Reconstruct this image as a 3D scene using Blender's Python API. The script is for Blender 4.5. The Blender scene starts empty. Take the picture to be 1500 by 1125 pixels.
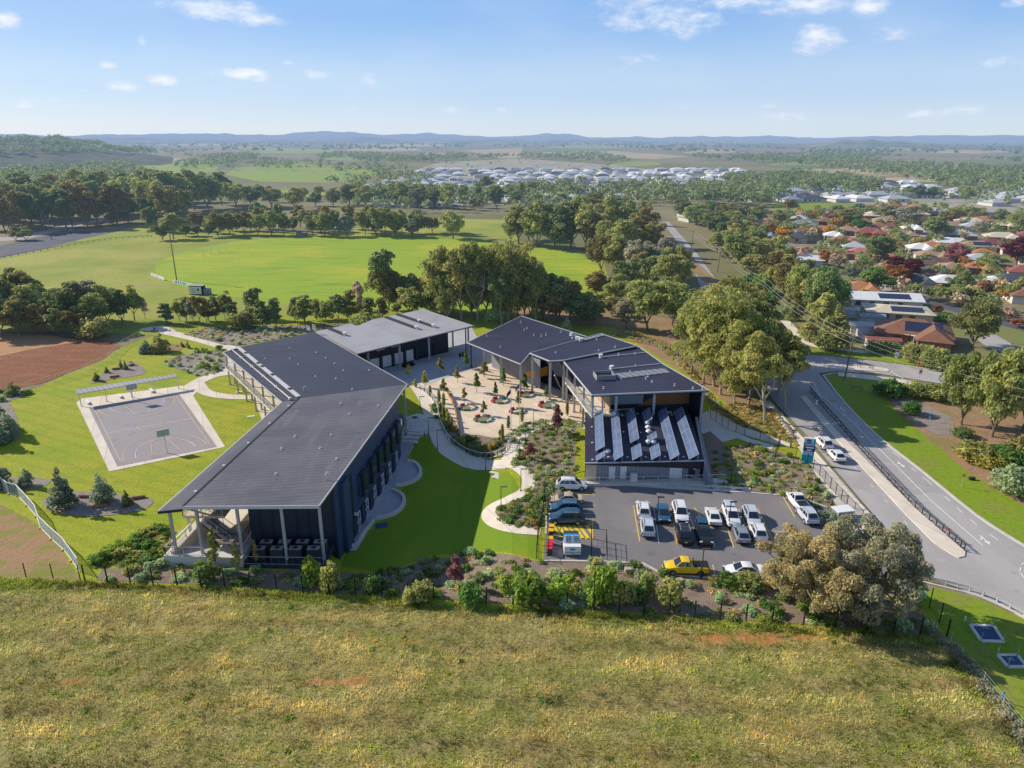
import bpy, bmesh, math, random
import numpy as np
from mathutils import Vector, Matrix
random.seed(7); rng = np.random.default_rng(7)
R = math.radians
S = bpy.context.scene
COL = S.collection
PI = math.pi

# ------------------------------------------------------------------ survey: lens, terrain
FL = 1050.0; CAMH = 50.0; PITCH = math.atan((562.5 - 200.0) / FL)
CP, SP = math.cos(PITCH), math.sin(PITCH)

def sst(t):
    t = max(0.0, min(1.0, t)); return t * t * (3 - 2 * t)

def east_edge(y):
    return -22.2 + (y - 76.0) * 0.098

DROP = 2.2
def terrain(x, y):
    if x < -30 or x > 8 or y < 66 or y > 122: return 0.0
    w = sst((x - (east_edge(y) - 3.2)) / 2.0)
    e = 1 - sst((x + 9.0) / 11.0)
    s = sst((y - 70.0) / 7.5)
    n = 1 - sst((y - 108.0) / 11.0)
    return -DROP * w * e * s * n

def ground_point(px, py, z=None):
    a = (px - 750.0) / FL; b = (562.5 - py) / FL
    dx, dy, dz = a, CP + b * SP, -SP + b * CP
    zz = 0.0 if z is None else z
    for _ in range(1 if z is not None else 8):
        t = (zz - CAMH) / dz
        x, y = dx * t, dy * t
        if z is None: zz = terrain(x, y)
    return Vector((x, y, zz))
g = ground_point

def height_to(p, ytop):
    k = (562.5 - ytop) / FL
    return CAMH + p.y * (k * CP - SP) / (CP + k * SP) - p.z

def px_len(p, npx):
    d = p.y * CP - (p.z - CAMH) * SP
    return npx * d / FL

def gp(pts, z=None):
    return [g(x, y, z) for x, y in pts]

# ------------------------------------------------------------------ materials
HAZE_L = 5600.0
def nmat(name, base, rough=0.8, noise=None, haze=True, metal=0.0, spec=0.3, coat=0.0, attr=False, objrand=0.0,
         translucent=0.0, bump=None, ribs=None, emit=None):
    """base: colour; noise: list of (scale, colour, lo, hi, detail) overlays in world space; ribs: (dir, spacing, strength)"""
    gain = 2.1 if attr and translucent else 1.22
    lift = lambda c: tuple(min(.86, v * gain) for v in c)
    base = lift(base); noise = [(n[0], lift(n[1])) + tuple(n[2:]) for n in (noise or [])]
    m = bpy.data.materials.new(name); m.use_nodes = True
    nt = m.node_tree; N = nt.nodes; L = nt.links
    N.clear()
    out = N.new('ShaderNodeOutputMaterial')
    bs = N.new('ShaderNodeBsdfPrincipled')
    bs.inputs['Roughness'].default_value = rough
    bs.inputs['Metallic'].default_value = metal
    bs.inputs['Specular IOR Level'].default_value = spec
    if coat: bs.inputs['Coat Weight'].default_value = coat
    geo = N.new('ShaderNodeNewGeometry')
    col = N.new('ShaderNodeRGB'); col.outputs[0].default_value = (*base, 1)
    cur = col.outputs[0]
    for n in (noise or []):
        sc, c2, lo, hi = n[:4]; det = n[4] if len(n) > 4 else 4
        stretch = n[5] if len(n) > 5 else None
        tx = N.new('ShaderNodeTexNoise'); tx.inputs['Scale'].default_value = sc; tx.inputs['Detail'].default_value = det
        tx.inputs['Roughness'].default_value = 0.62
        if stretch:
            mp = N.new('ShaderNodeMapping'); mp.inputs['Scale'].default_value = stretch[:3]
            if len(stretch) > 3: mp.inputs['Rotation'].default_value = (0, 0, stretch[3])
            L.new(geo.outputs['Position'], mp.inputs['Vector']); L.new(mp.outputs[0], tx.inputs['Vector'])
        else:
            L.new(geo.outputs['Position'], tx.inputs['Vector'])
        mr = N.new('ShaderNodeMapRange'); mr.inputs['From Min'].default_value = lo; mr.inputs['From Max'].default_value = hi
        L.new(tx.outputs['Fac'], mr.inputs['Value'])
        mx = N.new('ShaderNodeMix'); mx.data_type = 'RGBA'
        L.new(mr.outputs[0], mx.inputs['Factor']); L.new(cur, mx.inputs['A']); mx.inputs['B'].default_value = (*c2, 1)
        cur = mx.outputs['Result']
    if ribs:
        d, sp, st = ribs[:3]; thr = ribs[3] if len(ribs) > 3 else .3
        dt = N.new('ShaderNodeVectorMath'); dt.operation = 'DOT_PRODUCT'; dt.inputs[1].default_value = (d[0], d[1], d[2] if len(d) > 2 else 0)
        L.new(geo.outputs['Position'], dt.inputs[0])
        mm = N.new('ShaderNodeMath'); mm.operation = 'MULTIPLY'; mm.inputs[1].default_value = 2 * PI / sp
        L.new(dt.outputs['Value'], mm.inputs[0])
        sn = N.new('ShaderNodeMath'); sn.operation = 'SINE'; L.new(mm.outputs[0], sn.inputs[0])
        pw = N.new('ShaderNodeMapRange'); pw.inputs['From Min'].default_value = thr; pw.inputs['From Max'].default_value = 1.0
        pw.inputs['To Min'].default_value = 1.0; pw.inputs['To Max'].default_value = 1.0 - st
        L.new(sn.outputs[0], pw.inputs['Value'])
        hs = N.new('ShaderNodeHueSaturation'); L.new(cur, hs.inputs['Color']); L.new(pw.outputs[0], hs.inputs['Value'])
        cur = hs.outputs[0]
        bp0 = N.new('ShaderNodeBump'); bp0.inputs['Strength'].default_value = 0.5; bp0.inputs['Distance'].default_value = 0.03
        L.new(sn.outputs[0], bp0.inputs['Height']); L.new(bp0.outputs[0], bs.inputs['Normal'])
    if attr:
        at = N.new('ShaderNodeAttribute'); at.attribute_name = 'tint'
        mx = N.new('ShaderNodeMix'); mx.data_type = 'RGBA'; mx.blend_type = 'MULTIPLY'; mx.inputs['Factor'].default_value = 1
        L.new(cur, mx.inputs['A']); L.new(at.outputs['Color'], mx.inputs['B']); cur = mx.outputs['Result']
    if objrand:
        oi = N.new('ShaderNodeObjectInfo')
        hs = N.new('ShaderNodeHueSaturation')
        mr = N.new('ShaderNodeMapRange'); mr.inputs['To Min'].default_value = 1 - objrand; mr.inputs['To Max'].default_value = 1 + objrand
        L.new(oi.outputs['Random'], mr.inputs['Value']); L.new(mr.outputs[0], hs.inputs['Value'])
        m2 = N.new('ShaderNodeMath'); m2.operation = 'MULTIPLY'; m2.inputs[1].default_value = 7.31
        m3 = N.new('ShaderNodeMath'); m3.operation = 'FRACT'
        L.new(oi.outputs['Random'], m2.inputs[0]); L.new(m2.outputs[0], m3.inputs[0])
        m4 = N.new('ShaderNodeMapRange'); m4.inputs['To Min'].default_value = 0.5 - objrand * 0.09; m4.inputs['To Max'].default_value = 0.5 + objrand * 0.07
        L.new(m3.outputs[0], m4.inputs['Value']); L.new(m4.outputs[0], hs.inputs['Hue'])
        L.new(cur, hs.inputs['Color']); cur = hs.outputs[0]
    L.new(cur, bs.inputs['Base Color'])
    if bump:
        tx = N.new('ShaderNodeTexNoise'); tx.inputs['Scale'].default_value = bump[0]; tx.inputs['Detail'].default_value = 5
        L.new(geo.outputs['Position'], tx.inputs['Vector'])
        bp = N.new('ShaderNodeBump'); bp.inputs['Strength'].default_value = bump[1]; bp.inputs['Distance'].default_value = bump[2]
        L.new(tx.outputs['Fac'], bp.inputs['Height']); L.new(bp.outputs[0], bs.inputs['Normal'])
    sh = bs.outputs[0]
    if translucent:
        tr = N.new('ShaderNodeBsdfTranslucent'); L.new(cur, tr.inputs['Color'])
        ms = N.new('ShaderNodeMixShader'); ms.inputs[0].default_value = translucent
        L.new(sh, ms.inputs[1]); L.new(tr.outputs[0], ms.inputs[2]); sh = ms.outputs[0]
    if haze:  # aerial haze painted onto surfaces: bluish glow mixed in with distance from origin
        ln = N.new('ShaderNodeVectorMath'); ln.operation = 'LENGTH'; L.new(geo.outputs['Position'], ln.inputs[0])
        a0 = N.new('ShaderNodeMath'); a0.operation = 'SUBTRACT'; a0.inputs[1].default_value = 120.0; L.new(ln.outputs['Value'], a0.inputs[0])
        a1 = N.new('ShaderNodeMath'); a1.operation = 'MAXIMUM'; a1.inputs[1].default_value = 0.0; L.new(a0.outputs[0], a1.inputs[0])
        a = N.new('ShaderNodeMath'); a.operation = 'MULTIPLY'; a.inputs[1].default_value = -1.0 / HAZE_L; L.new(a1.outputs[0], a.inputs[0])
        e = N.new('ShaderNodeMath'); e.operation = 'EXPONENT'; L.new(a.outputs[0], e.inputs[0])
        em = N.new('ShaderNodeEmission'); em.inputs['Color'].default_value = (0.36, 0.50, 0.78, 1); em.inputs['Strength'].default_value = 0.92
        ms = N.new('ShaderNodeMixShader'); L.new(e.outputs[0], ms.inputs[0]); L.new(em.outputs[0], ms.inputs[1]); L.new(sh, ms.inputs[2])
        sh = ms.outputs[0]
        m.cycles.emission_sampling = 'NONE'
    L.new(sh, out.inputs['Surface'])
    return m

M = {}
def mk(key, *a, **k):
    M[key] = nmat(key, *a, **k); return M[key]

# ground covers
mk('ground', (0.24, 0.205, 0.105), 0.95, [(0.004, (0.15, 0.155, 0.06), .42, .58, 3), (0.0013, (0.29, 0.22, 0.13), .5, .62, 3), (0.0028, (0.13, 0.19, 0.05), .56, .62, 2), (0.05, (0.14, 0.13, 0.06), .45, .75, 5)])
mk('weedy field', (0.27, 0.23, 0.085), 0.95, [(0.09, (0.20, 0.20, 0.05), .44, .62, 6), (0.35, (0.34, 0.26, 0.12), .5, .7, 6), (0.10, (0.36, 0.16, 0.06), .68, .76, 5, (0.35, 1.6, 1)), (1.6, (0.16, 0.165, 0.045), .5, .72, 5)], bump=(1.5, 0.8, 0.3), attr=True)
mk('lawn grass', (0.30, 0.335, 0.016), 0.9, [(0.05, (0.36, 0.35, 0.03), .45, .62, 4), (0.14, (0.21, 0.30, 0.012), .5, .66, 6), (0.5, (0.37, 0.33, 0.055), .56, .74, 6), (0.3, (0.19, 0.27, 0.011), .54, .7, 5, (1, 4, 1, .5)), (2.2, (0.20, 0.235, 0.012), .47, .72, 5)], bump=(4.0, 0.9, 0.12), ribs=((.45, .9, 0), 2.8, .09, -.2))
mk('shaded lawn', (0.15, 0.24, 0.012), 0.9, [(0.12, (0.22, 0.27, 0.012), .5, .7, 4), (2.2, (0.13, 0.21, 0.012), .5, .8, 4)], bump=(5.0, 0.5, 0.06))  # same turf as the lawn, with the wing's cast shadow put into the green
mk('oval turf', (0.25, 0.36, 0.016), 0.9, [(0.02, (0.37, 0.39, 0.022), .47, .64, 4), (0.12, (0.15, 0.25, 0.011), .55, .75, 4, (0.3, 1, 1)), (0.6, (0.22, 0.27, 0.014), .5, .8, 3)], ribs=((.2, .98, 0), 9.0, .05, -.3))
mk('dry turf', (0.33, 0.33, 0.06), 0.95, [(0.018, (0.21, 0.26, 0.025), .42, .6, 4), (0.08, (0.32, 0.27, 0.09), .55, .75, 5), (0.7, (0.2, 0.21, 0.04), .5, .8, 3)])
mk('verge grass', (0.19, 0.27, 0.016), 0.9, [(0.12, (0.24, 0.22, 0.05), .5, .68, 4), (1.2, (0.12, 0.18, 0.012), .5, .75, 4)], bump=(5.0, 0.5, 0.06))
mk('pasture', (0.22, 0.31, 0.04), 0.95, [(0.01, (0.24, 0.27, 0.06), .45, .65, 3)])
mk('dry pasture', (0.42, 0.33, 0.18), 0.95, [(0.006, (0.30, 0.26, 0.13), .45, .65, 3)])
mk('red soil', (0.22, 0.085, 0.04), 0.95, [(0.12, (0.28, 0.12, 0.06), .45, .65, 5, (1, 3, 1, 0.6)), (1.2, (0.15, 0.06, 0.03), .5, .75, 5)], bump=(1.2, 0.8, 0.25))
mk('tan soil', (0.42, 0.24, 0.12), 0.95, [(0.2, (0.33, 0.17, 0.08), .45, .7, 5, (1, 3, 1, 0.6))], bump=(1.2, 0.7, 0.2))
mk('bare earth', (0.33, 0.20, 0.115), 0.95, [(0.25, (0.26, 0.18, 0.10), .45, .65, 5), (0.12, (0.20, 0.19, 0.06), .5, .66, 4), (1.8, (0.2, 0.12, 0.06), .5, .75, 4)], bump=(2, 0.6, 0.12))
mk('field margin', (0.30, 0.25, 0.09), 0.95, [(0.3, (0.2, 0.2, 0.05), .44, .62, 6)])
mk('rough paddock', (0.33, 0.20, 0.11), 0.95, [(0.22, (0.19, 0.22, 0.03), .46, .6, 6), (1.5, (0.25, 0.16, 0.08), .5, .75, 5)], bump=(2, 0.6, 0.15))
mk('mulch', (0.24, 0.18, 0.135), 0.95, [(0.5, (0.17, 0.125, 0.09), .45, .7, 6), (4.0, (0.32, 0.26, 0.2), .55, .75, 5)], bump=(6, 0.8, 0.1))
mk('grey mulch', (0.27, 0.23, 0.205), 0.95, [(0.6, (0.2, 0.165, 0.14), .45, .7, 6), (4.0, (0.36, 0.32, 0.29), .55, .75, 5)], bump=(6, 0.8, 0.1))
mk('asphalt', (0.175, 0.163, 0.165), 0.85, [(0.15, (0.19, 0.178, 0.178), .4, .65, 5), (0.5, (0.12, 0.113, 0.12), .58, .75, 5), (0.35, (0.10, 0.095, 0.10), .63, .7, 6), (0.05, (0.2, 0.185, 0.185), .5, .54, 7), (12, (0.2, 0.19, 0.19), .5, .8, 2)], bump=(20, 0.3, 0.02))
mk('road asphalt', (0.40, 0.37, 0.355), 0.85, [(0.045, (0.34, 0.315, 0.305), .5, .53, 7), (0.3, (0.27, 0.25, 0.24), .61, .68, 6), (0.12, (0.33, 0.31, 0.3), .42, .66, 5, (1.2, 0.25, 1, -0.6)), (0.5, (0.42, 0.39, 0.365), .55, .75, 5), (12, (0.38, 0.355, 0.34), .5, .8, 2)], bump=(20, 0.3, 0.02))
mk('dark asphalt', (0.085, 0.09, 0.115), 0.85, [(0.1, (0.11, 0.115, 0.135), .45, .65, 4)])
mk('court asphalt', (0.29, 0.265, 0.27), 0.85, [(0.12, (0.30, 0.275, 0.28), .42, .65, 5, (1, 0.3, 1)), (0.3, (0.21, 0.195, 0.205), .56, .72, 5), (10, (0.29, 0.27, 0.28), .5, .8, 2)])
mk('concrete', (0.66, 0.585, 0.49), 0.85, [(0.25, (0.56, 0.49, 0.41), .45, .7, 6), (2.5, (0.68, 0.61, 0.52), .55, .8, 4)], ribs=((0.9, 0.4, 0), 3.0, 0.3, .985))
mk('pale concrete', (0.60, 0.56, 0.50), 0.85, [(0.25, (0.53, 0.49, 0.44), .45, .7, 6)])
mk('paving', (0.63, 0.50, 0.365), 0.85, [(0.1, (0.70, 0.58, 0.45), .42, .62, 5), (0.35, (0.54, 0.425, 0.31), .52, .7, 6), (3, (0.66, 0.54, 0.41), .55, .8, 3), (.9, (.5, .4, .3), .63, .7, 5)], ribs=((.8, .6, 0), 4.0, .22, .985))
mk('grey paving', (0.43, 0.43, 0.44), 0.85, [(0.2, (0.36, 0.36, 0.38), .45, .7, 5)])
mk('kerb', (0.55, 0.51, 0.46), 0.85, [(0.6, (0.45, 0.42, 0.38), .45, .7, 5)])
mk('line white', (0.72, 0.70, 0.67), 0.8, [(1.5, (0.5, 0.48, 0.46), .5, .75, 5)])
mk('line yellow', (0.75, 0.48, 0.10), 0.8, [(1.5, (0.55, 0.37, 0.12), .5, .75, 5)])
mk('hatch yellow', (0.82, 0.52, 0.03), 0.8, [(1.2, (0.66, 0.42, 0.05), .5, .75, 5)])
mk('court yellow', (0.62, 0.45, 0.2), 0.8)
mk('estate earth', (0.34, 0.30, 0.24), 0.95, [(0.02, (0.25, 0.25, 0.15), .45, .6, 4), (0.05, (0.40, 0.36, 0.31), .55, .7, 3)])
mk('suburb ground', (0.20, 0.17, 0.09), 0.95, [(0.03, (0.17, 0.19, 0.05), .45, .6, 4), (0.02, (0.3, 0.22, 0.14), .55, .66, 4)])
mk('hill', (0.14, 0.155, 0.08), 0.95, [(0.002, (0.28, 0.26, 0.12), .5, .62, 4), (0.006, (0.08, 0.105, 0.05), .48, .6, 4)])
mk('forest hill', (0.05, 0.065, 0.03), 0.95, [(0.02, (0.09, 0.1, 0.05), .45, .6, 5)])
# buildings
mk('wing roof sunlit', (0.102, 0.098, 0.110), 0.5, [(0.5, (0.15, 0.142, 0.15), .54, .7, 6, (1.6, .25, 1)), (.16, (.09, .087, .098), .55, .6, 6, (.5, 3, 1)), (0.08, (0.145, 0.136, 0.147), .45, .65, 3), (0.6, (0.108, 0.103, 0.115), .55, .75, 4, (1, .2, 1))], haze=False, spec=0.4, ribs=((-0.09, 0.995, 0), 0.85, 0.09))  # nearer fold: sun glare painted into a lighter grey
mk('wing roof less lit', (0.043, 0.045, 0.064), 0.5, [(0.4, (0.06, 0.062, 0.08), .55, .7, 6, (.4, 1.6, 1)), (0.08, (0.052, 0.054, 0.073), .45, .65, 3)], haze=False, spec=0.35, ribs=((0.72, 0.69, 0), 0.85, 0.12))  # same sheeting as the nearer fold, darker colour stands in for less glare
mk('roof pale', (0.40, 0.39, 0.39), 0.5, [(0.15, (0.34, 0.33, 0.335), .45, .65, 4)], haze=False, spec=0.4, ribs=((0.70, 0.72, 0), 0.9, 0.16))
mk('roof navy', (0.033, 0.033, 0.058), 0.5, [(0.4, (0.05, 0.05, 0.075), .55, .7, 6, (.4, 1.6, 1)), (0.08, (0.042, 0.042, 0.067), .45, .65, 3)], haze=False, spec=0.35, ribs=((0.78, 0.62, 0), 0.85, 0.2))
mk('roof panel grey', (0.25, 0.25, 0.275), 0.5, haze=False, ribs=((0.9, 0.43, 0), 1.25, 0.5))
mk('trim', (0.5, 0.5, 0.52), 0.5, haze=False)
mk('fascia', (0.03, 0.032, 0.045), 0.5, haze=False)
mk('dark wall', (0.035, 0.042, 0.062), 0.55, [(0.4, (0.045, 0.052, 0.07), .45, .7, 4)], haze=False, ribs=((0.3, 0.95, 0), 0.5, 0.3))
mk('navy wall', (0.035, 0.065, 0.13), 0.5, [(0.4, (0.045, 0.075, 0.14), .45, .7, 4)], haze=False, ribs=((0.6, 0.8, 0), 0.7, 0.25))
mk('grey wall', (0.27, 0.28, 0.31), 0.6, [(0.5, (0.23, 0.24, 0.27), .45, .7, 4)], haze=False, ribs=((1, 0, 0), 0.45, 0.25))
mk('cream wall', (0.58, 0.46, 0.34), 0.8, [(0.6, (0.52, 0.40, 0.29), .45, .7, 4)], haze=False)
mk('timber wall', (0.48, 0.33, 0.2), 0.7, [(0.6, (0.4, 0.27, 0.16), .45, .7, 4)], haze=False, ribs=((0, 0, 1), 0.3, 0.25))
mk('orange panel', (0.80, 0.34, 0.03), 0.5, [(0.6, (0.72, 0.29, 0.03), .5, .7, 3)], haze=False)
mk('brown panel', (0.30, 0.14, 0.06), 0.5, haze=False)
mk('steel', (0.38, 0.39, 0.40), 0.45, [(1.0, (0.44, 0.45, 0.46), .45, .7, 3)], haze=False, metal=0.2)
mk('galvanised', (0.60, 0.61, 0.62), 0.4, [(2.0, (0.5, 0.51, 0.52), .45, .7, 3)], haze=False, metal=0.45)
mk('white paint', (0.78, 0.78, 0.77), 0.5, [(0.8, (0.7, 0.7, 0.69), .5, .75, 4)], haze=False)
mk('black metal', (0.018, 0.018, 0.02), 0.5, haze=False)
mk('dark metal', (0.05, 0.052, 0.055), 0.5, haze=False)
mk('window glass', (0.02, 0.03, 0.045), 0.08, haze=False, spec=0.8)
mk('pale glass', (0.30, 0.36, 0.38), 0.12, haze=False, spec=0.7)
mk('white blind', (0.62, 0.63, 0.65), 0.6, haze=False)
mk('solar cell', (0.085, 0.125, 0.22), 0.25, [(0.6, (0.12, 0.165, 0.27), .45, .65, 2)], haze=False, spec=0.9)
mk('cell line', (0.30, 0.33, 0.38), 0.4, haze=False)
mk('dark cell', (0.02, 0.025, 0.055), 0.15, spec=0.8)
mk('red', (0.44, 0.05, 0.035), 0.5, haze=False)
mk('green seat', (0.09, 0.22, 0.10), 0.6, haze=False)
mk('pale seat', (0.55, 0.54, 0.50), 0.6, haze=False)
mk('bin yellow', (0.75, 0.42, 0.02), 0.5, haze=False)
mk('bin body', (0.07, 0.055, 0.05), 0.5, haze=False)
mk('bin red', (0.65, 0.03, 0.06), 0.5, haze=False)
mk('skip blue', (0.02, 0.26, 0.55), 0.5, haze=False)
mk('teal', (0.01, 0.36, 0.46), 0.45, haze=False)
mk('sign white', (0.74, 0.76, 0.80), 0.5, haze=False)
mk('sign lilac', (0.42, 0.46, 0.68), 0.5, haze=False)
mk('sign navy', (0.02, 0.05, 0.13), 0.5, haze=False)
mk('blue cover', (0.03, 0.07, 0.14), 0.6, [(1.5, (0.045, 0.09, 0.17), .45, .7, 3)], haze=False)
mk('bright blue', (0.0, 0.36, 0.78), 0.5, haze=False)
mk('timber', (0.30, 0.17, 0.08), 0.8, [(1.5, (0.22, 0.12, 0.06), .45, .7, 4)], haze=False)
mk('pole timber', (0.23, 0.19, 0.15), 0.85, [(1.5, (0.17, 0.14, 0.11), .45, .7, 4)])
mk('rock', (0.42, 0.36, 0.29), 0.9, [(1.0, (0.3, 0.25, 0.2), .45, .7, 5)], haze=False)
mk('wire', (0.55, 0.54, 0.52), 0.5)
mk('mesh cloth', (0.55, 0.58, 0.55), 0.7, haze=False)
mk('boxing white', (0.75, 0.75, 0.73), 0.6)
mk('bark', (0.17, 0.13, 0.095), 0.9, [(1.5, (0.26, 0.22, 0.17), .5, .7, 4)])
mk('pale bark', (0.38, 0.33, 0.27), 0.9, [(1.0, (0.22, 0.17, 0.13), .5, .65, 4)])
# foliage
def leafmat(k, c, tr=0.5, rnd=0.2, haze=True):
    mk(k, c, 0.65, None, haze=haze, spec=0.25, attr=True, objrand=rnd, translucent=tr)
leafmat('leaf olive', (0.230, 0.242, 0.080))
leafmat('leaf dark', (0.156, 0.192, 0.073))
leafmat('leaf bronze', (0.196, 0.172, 0.060))
leafmat('leaf light', (0.265, 0.262, 0.085))
leafmat('leaf grey', (0.250, 0.240, 0.155))
leafmat('leaf tan', (0.330, 0.275, 0.140), rnd=0.05)
leafmat('leaf brown', (0.350, 0.210, 0.088), rnd=0.05)
leafmat('leaf bright', (0.190, 0.255, 0.045))
leafmat('leaf green', (0.095, 0.165, 0.040))
leafmat('leaf sage', (0.289, 0.359, 0.184))
leafmat('leaf bluegrey', (0.170, 0.215, 0.150))
leafmat('leaf yellow', (0.420, 0.280, 0.030))
leafmat('leaf orange', (0.272, 0.140, 0.038))
leafmat('leaf red', (0.230, 0.060, 0.040))
leafmat('leaf crimson', (0.104, 0.024, 0.029))
leafmat('leaf plum', (0.240, 0.120, 0.105))
leafmat('leaf bare', (0.420, 0.306, 0.210))
leafmat('leaf straw', (0.429, 0.319, 0.130), rnd=0.1)
leafmat('leaf golden', (0.290, 0.240, 0.055))

# ------------------------------------------------------------------ mesh helpers
class MB:
    def __init__(s): s.v = []; s.f = []; s.mi = []; s.cur = 0
    def add(s, vs, fs):
        o = len(s.v); s.v += [tuple(v) for v in vs]
        for f in fs: s.f.append(tuple(i + o for i in f)); s.mi.append(s.cur)
        return s
    def box(s, c, sz, rz=0.0, tilt=None):
        x, y, z = sz[0] / 2, sz[1] / 2, sz[2] / 2
        m = Matrix.Rotation(rz, 3, 'Z')
        if tilt is not None: m = m @ tilt
        vs = [Vector(c) + m @ Vector((a * x, b * y, d * z)) for d in (-1, 1) for a, b in ((-1, -1), (1, -1), (1, 1), (-1, 1))]
        return s.add(vs, [(3, 2, 1, 0), (4, 5, 6, 7), (0, 1, 5, 4), (1, 2, 6, 5), (2, 3, 7, 6), (3, 0, 4, 7)])
    def tube(s, p, q, r0, r1=None, n=8, cap=True):
        r1 = r0 if r1 is None else r1
        p = Vector(p); q = Vector(q); d = q - p
        if d.length < 1e-6: return s
        d.normalize()
        u = d.orthogonal().normalized(); w = d.cross(u)
        vs = []
        for (c, r) in ((p, r0), (q, r1)):
            for k in range(n):
                a = 2 * PI * k / n; vs.append(c + u * (r * math.cos(a)) + w * (r * math.sin(a)))
        fs = [(k, (k + 1) % n, n + (k + 1) % n, n + k) for k in range(n)]
        if cap: fs += [tuple(reversed(range(n))), tuple(range(n, 2 * n))]
        return s.add(vs, fs)
    def path(s, pts, r0, r1=None, n=6):
        r1 = r0 if r1 is None else r1
        k = len(pts) - 1
        for i in range(k):
            s.tube(pts[i], pts[i + 1], r0 + (r1 - r0) * i / k, r0 + (r1 - r0) * (i + 1) / k, n)
        return s
    def bar(s, p, q, w, h):
        """rectangular bar from p to q: width w (horizontal), height h"""
        p = Vector(p); q = Vector(q); d = (q - p).normalized()
        u = d.cross(Vector((0, 0, 1)))
        if u.length < 1e-4: u = Vector((1, 0, 0))
        u.normalize(); n = u.cross(d)
        vs = []
        for c in (p, q):
            for a, b in ((-1, -1), (1, -1), (1, 1), (-1, 1)):
                vs.append(c + u * (a * w / 2) + n * (b * h / 2))
        return s.add(vs, [(3, 2, 1, 0), (4, 5, 6, 7), (0, 1, 5, 4), (1, 2, 6, 5), (2, 3, 7, 6), (3, 0, 4, 7)])
    def prism(s, pts, z0, z1):
        """pts: plan polygon; z0/z1: number or function(x,y)"""
        n = len(pts); a = sum(pts[i][0] * pts[(i + 1) % n][1] - pts[(i + 1) % n][0] * pts[i][1] for i in range(n))
        if a < 0: pts = list(reversed(pts))
        fz = lambda z, p: z(p[0], p[1]) if callable(z) else z
        vs = [(p[0], p[1], fz(z0, p)) for p in pts] + [(p[0], p[1], fz(z1, p)) for p in pts]
        return s.add(vs, [tuple(reversed(range(n))), tuple(range(n, 2 * n))] + [(i, (i + 1) % n, n + (i + 1) % n, n + i) for i in range(n)])
    def wall(s, p, q, z0, z1, th=0.2):
        """upright wall from p to q; z0,z1 numbers or functions"""
        p = Vector((p[0], p[1])); q = Vector((q[0], q[1])); d = (q - p).normalized(); u = Vector((-d.y, d.x)) * th / 2
        return s.prism([p + u, q + u, q - u, p - u], z0, z1)
    def quad(s, a, b, c, d): return s.add([a, b, c, d], [(0, 1, 2, 3)])
    def disc(s, c, r, z, n=24, r2=None):
        if r2 is None:
            return s.add([(c[0] + r * math.cos(2 * PI * k / n), c[1] + r * math.sin(2 * PI * k / n), z) for k in range(n)], [tuple(range(n))])
    def build(s, name, mat, parent=None, loc=None, bevel=0.0, smooth=False):
        me = bpy.data.meshes.new(name)
        loc = Vector(loc) if loc is not None else None
        off = Vector((0, 0, 0)) if loc is None else loc.copy()
        up = parent
        while up is not None: off += up.location; up = up.parent
        vs = s.v
        me.from_pydata([(v[0] - off[0], v[1] - off[1], v[2] - off[2]) for v in vs] if off.length else vs, [], s.f)
        mats = mat if isinstance(mat, (list, tuple)) else [mat]
        for m in mats: me.materials.append(m)
        if len(mats) > 1: me.polygons.foreach_set('material_index', s.mi)
        if bevel:
            bm = bmesh.new(); bm.from_mesh(me)
            bmesh.ops.remove_doubles(bm, verts=bm.verts, dist=1e-4)
            es = [e for e in bm.edges if len(e.link_faces) == 2 and e.calc_face_angle(0) > 0.5]
            bmesh.ops.bevel(bm, geom=es, offset=bevel, segments=2, affect='EDGES', profile=0.5)
            bm.to_mesh(me); bm.free()
        if smooth: me.polygons.foreach_set('use_smooth', [True] * len(me.polygons))
        me.update()
        o = bpy.data.objects.new(name, me); COL.objects.link(o)
        if parent is not None: o.parent = parent
        elif loc is not None: o.location = loc
        return o

def tag(o, label=None, cat=None, group=None, kind=None):
    if label: o['label'] = label
    if cat: o['category'] = cat
    if group: o['group'] = group
    if kind: o['kind'] = kind
    return o

def thing(name, label, cat, loc=(0, 0, 0), rz=0.0, group=None):
    o = bpy.data.objects.new(name, None); COL.objects.link(o)
    o.empty_display_size = 0.3
    o.location = loc; o.rotation_euler = (0, 0, rz)
    return tag(o, label, cat, group)

def local_thing(name, label, cat, group=None):
    """a thing built around its own origin (its children carry local coordinates)"""
    return thing(name, label, cat, (0, 0, 0), 0, group)

KIDS = {}
def dup(root, loc, rz=0.0, sc=1.0, label=None, group=None, mats=None):
    r = root.copy(); COL.objects.link(r)
    r.location = loc; r.rotation_euler = (0, 0, rz); r.scale = (sc, sc, sc) if not isinstance(sc, tuple) else sc
    if label: r['label'] = label
    if group: r['group'] = group
    def paint(c):
        if mats:
            for sl in c.material_slots:
                k = sl.material.name if sl.material else None
                if k in mats: sl.link = 'OBJECT'; sl.material = mats[k]
    paint(r)
    if root.name not in KIDS: KIDS[root.name] = [(ch, list(ch.children)) for ch in root.children]
    for ch, grand in KIDS[root.name]:
        c = ch.copy(); COL.objects.link(c); c.parent = r; paint(c)
        for gch in grand:
            d = gch.copy(); COL.objects.link(d); d.parent = c; paint(d)
    return r

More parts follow.
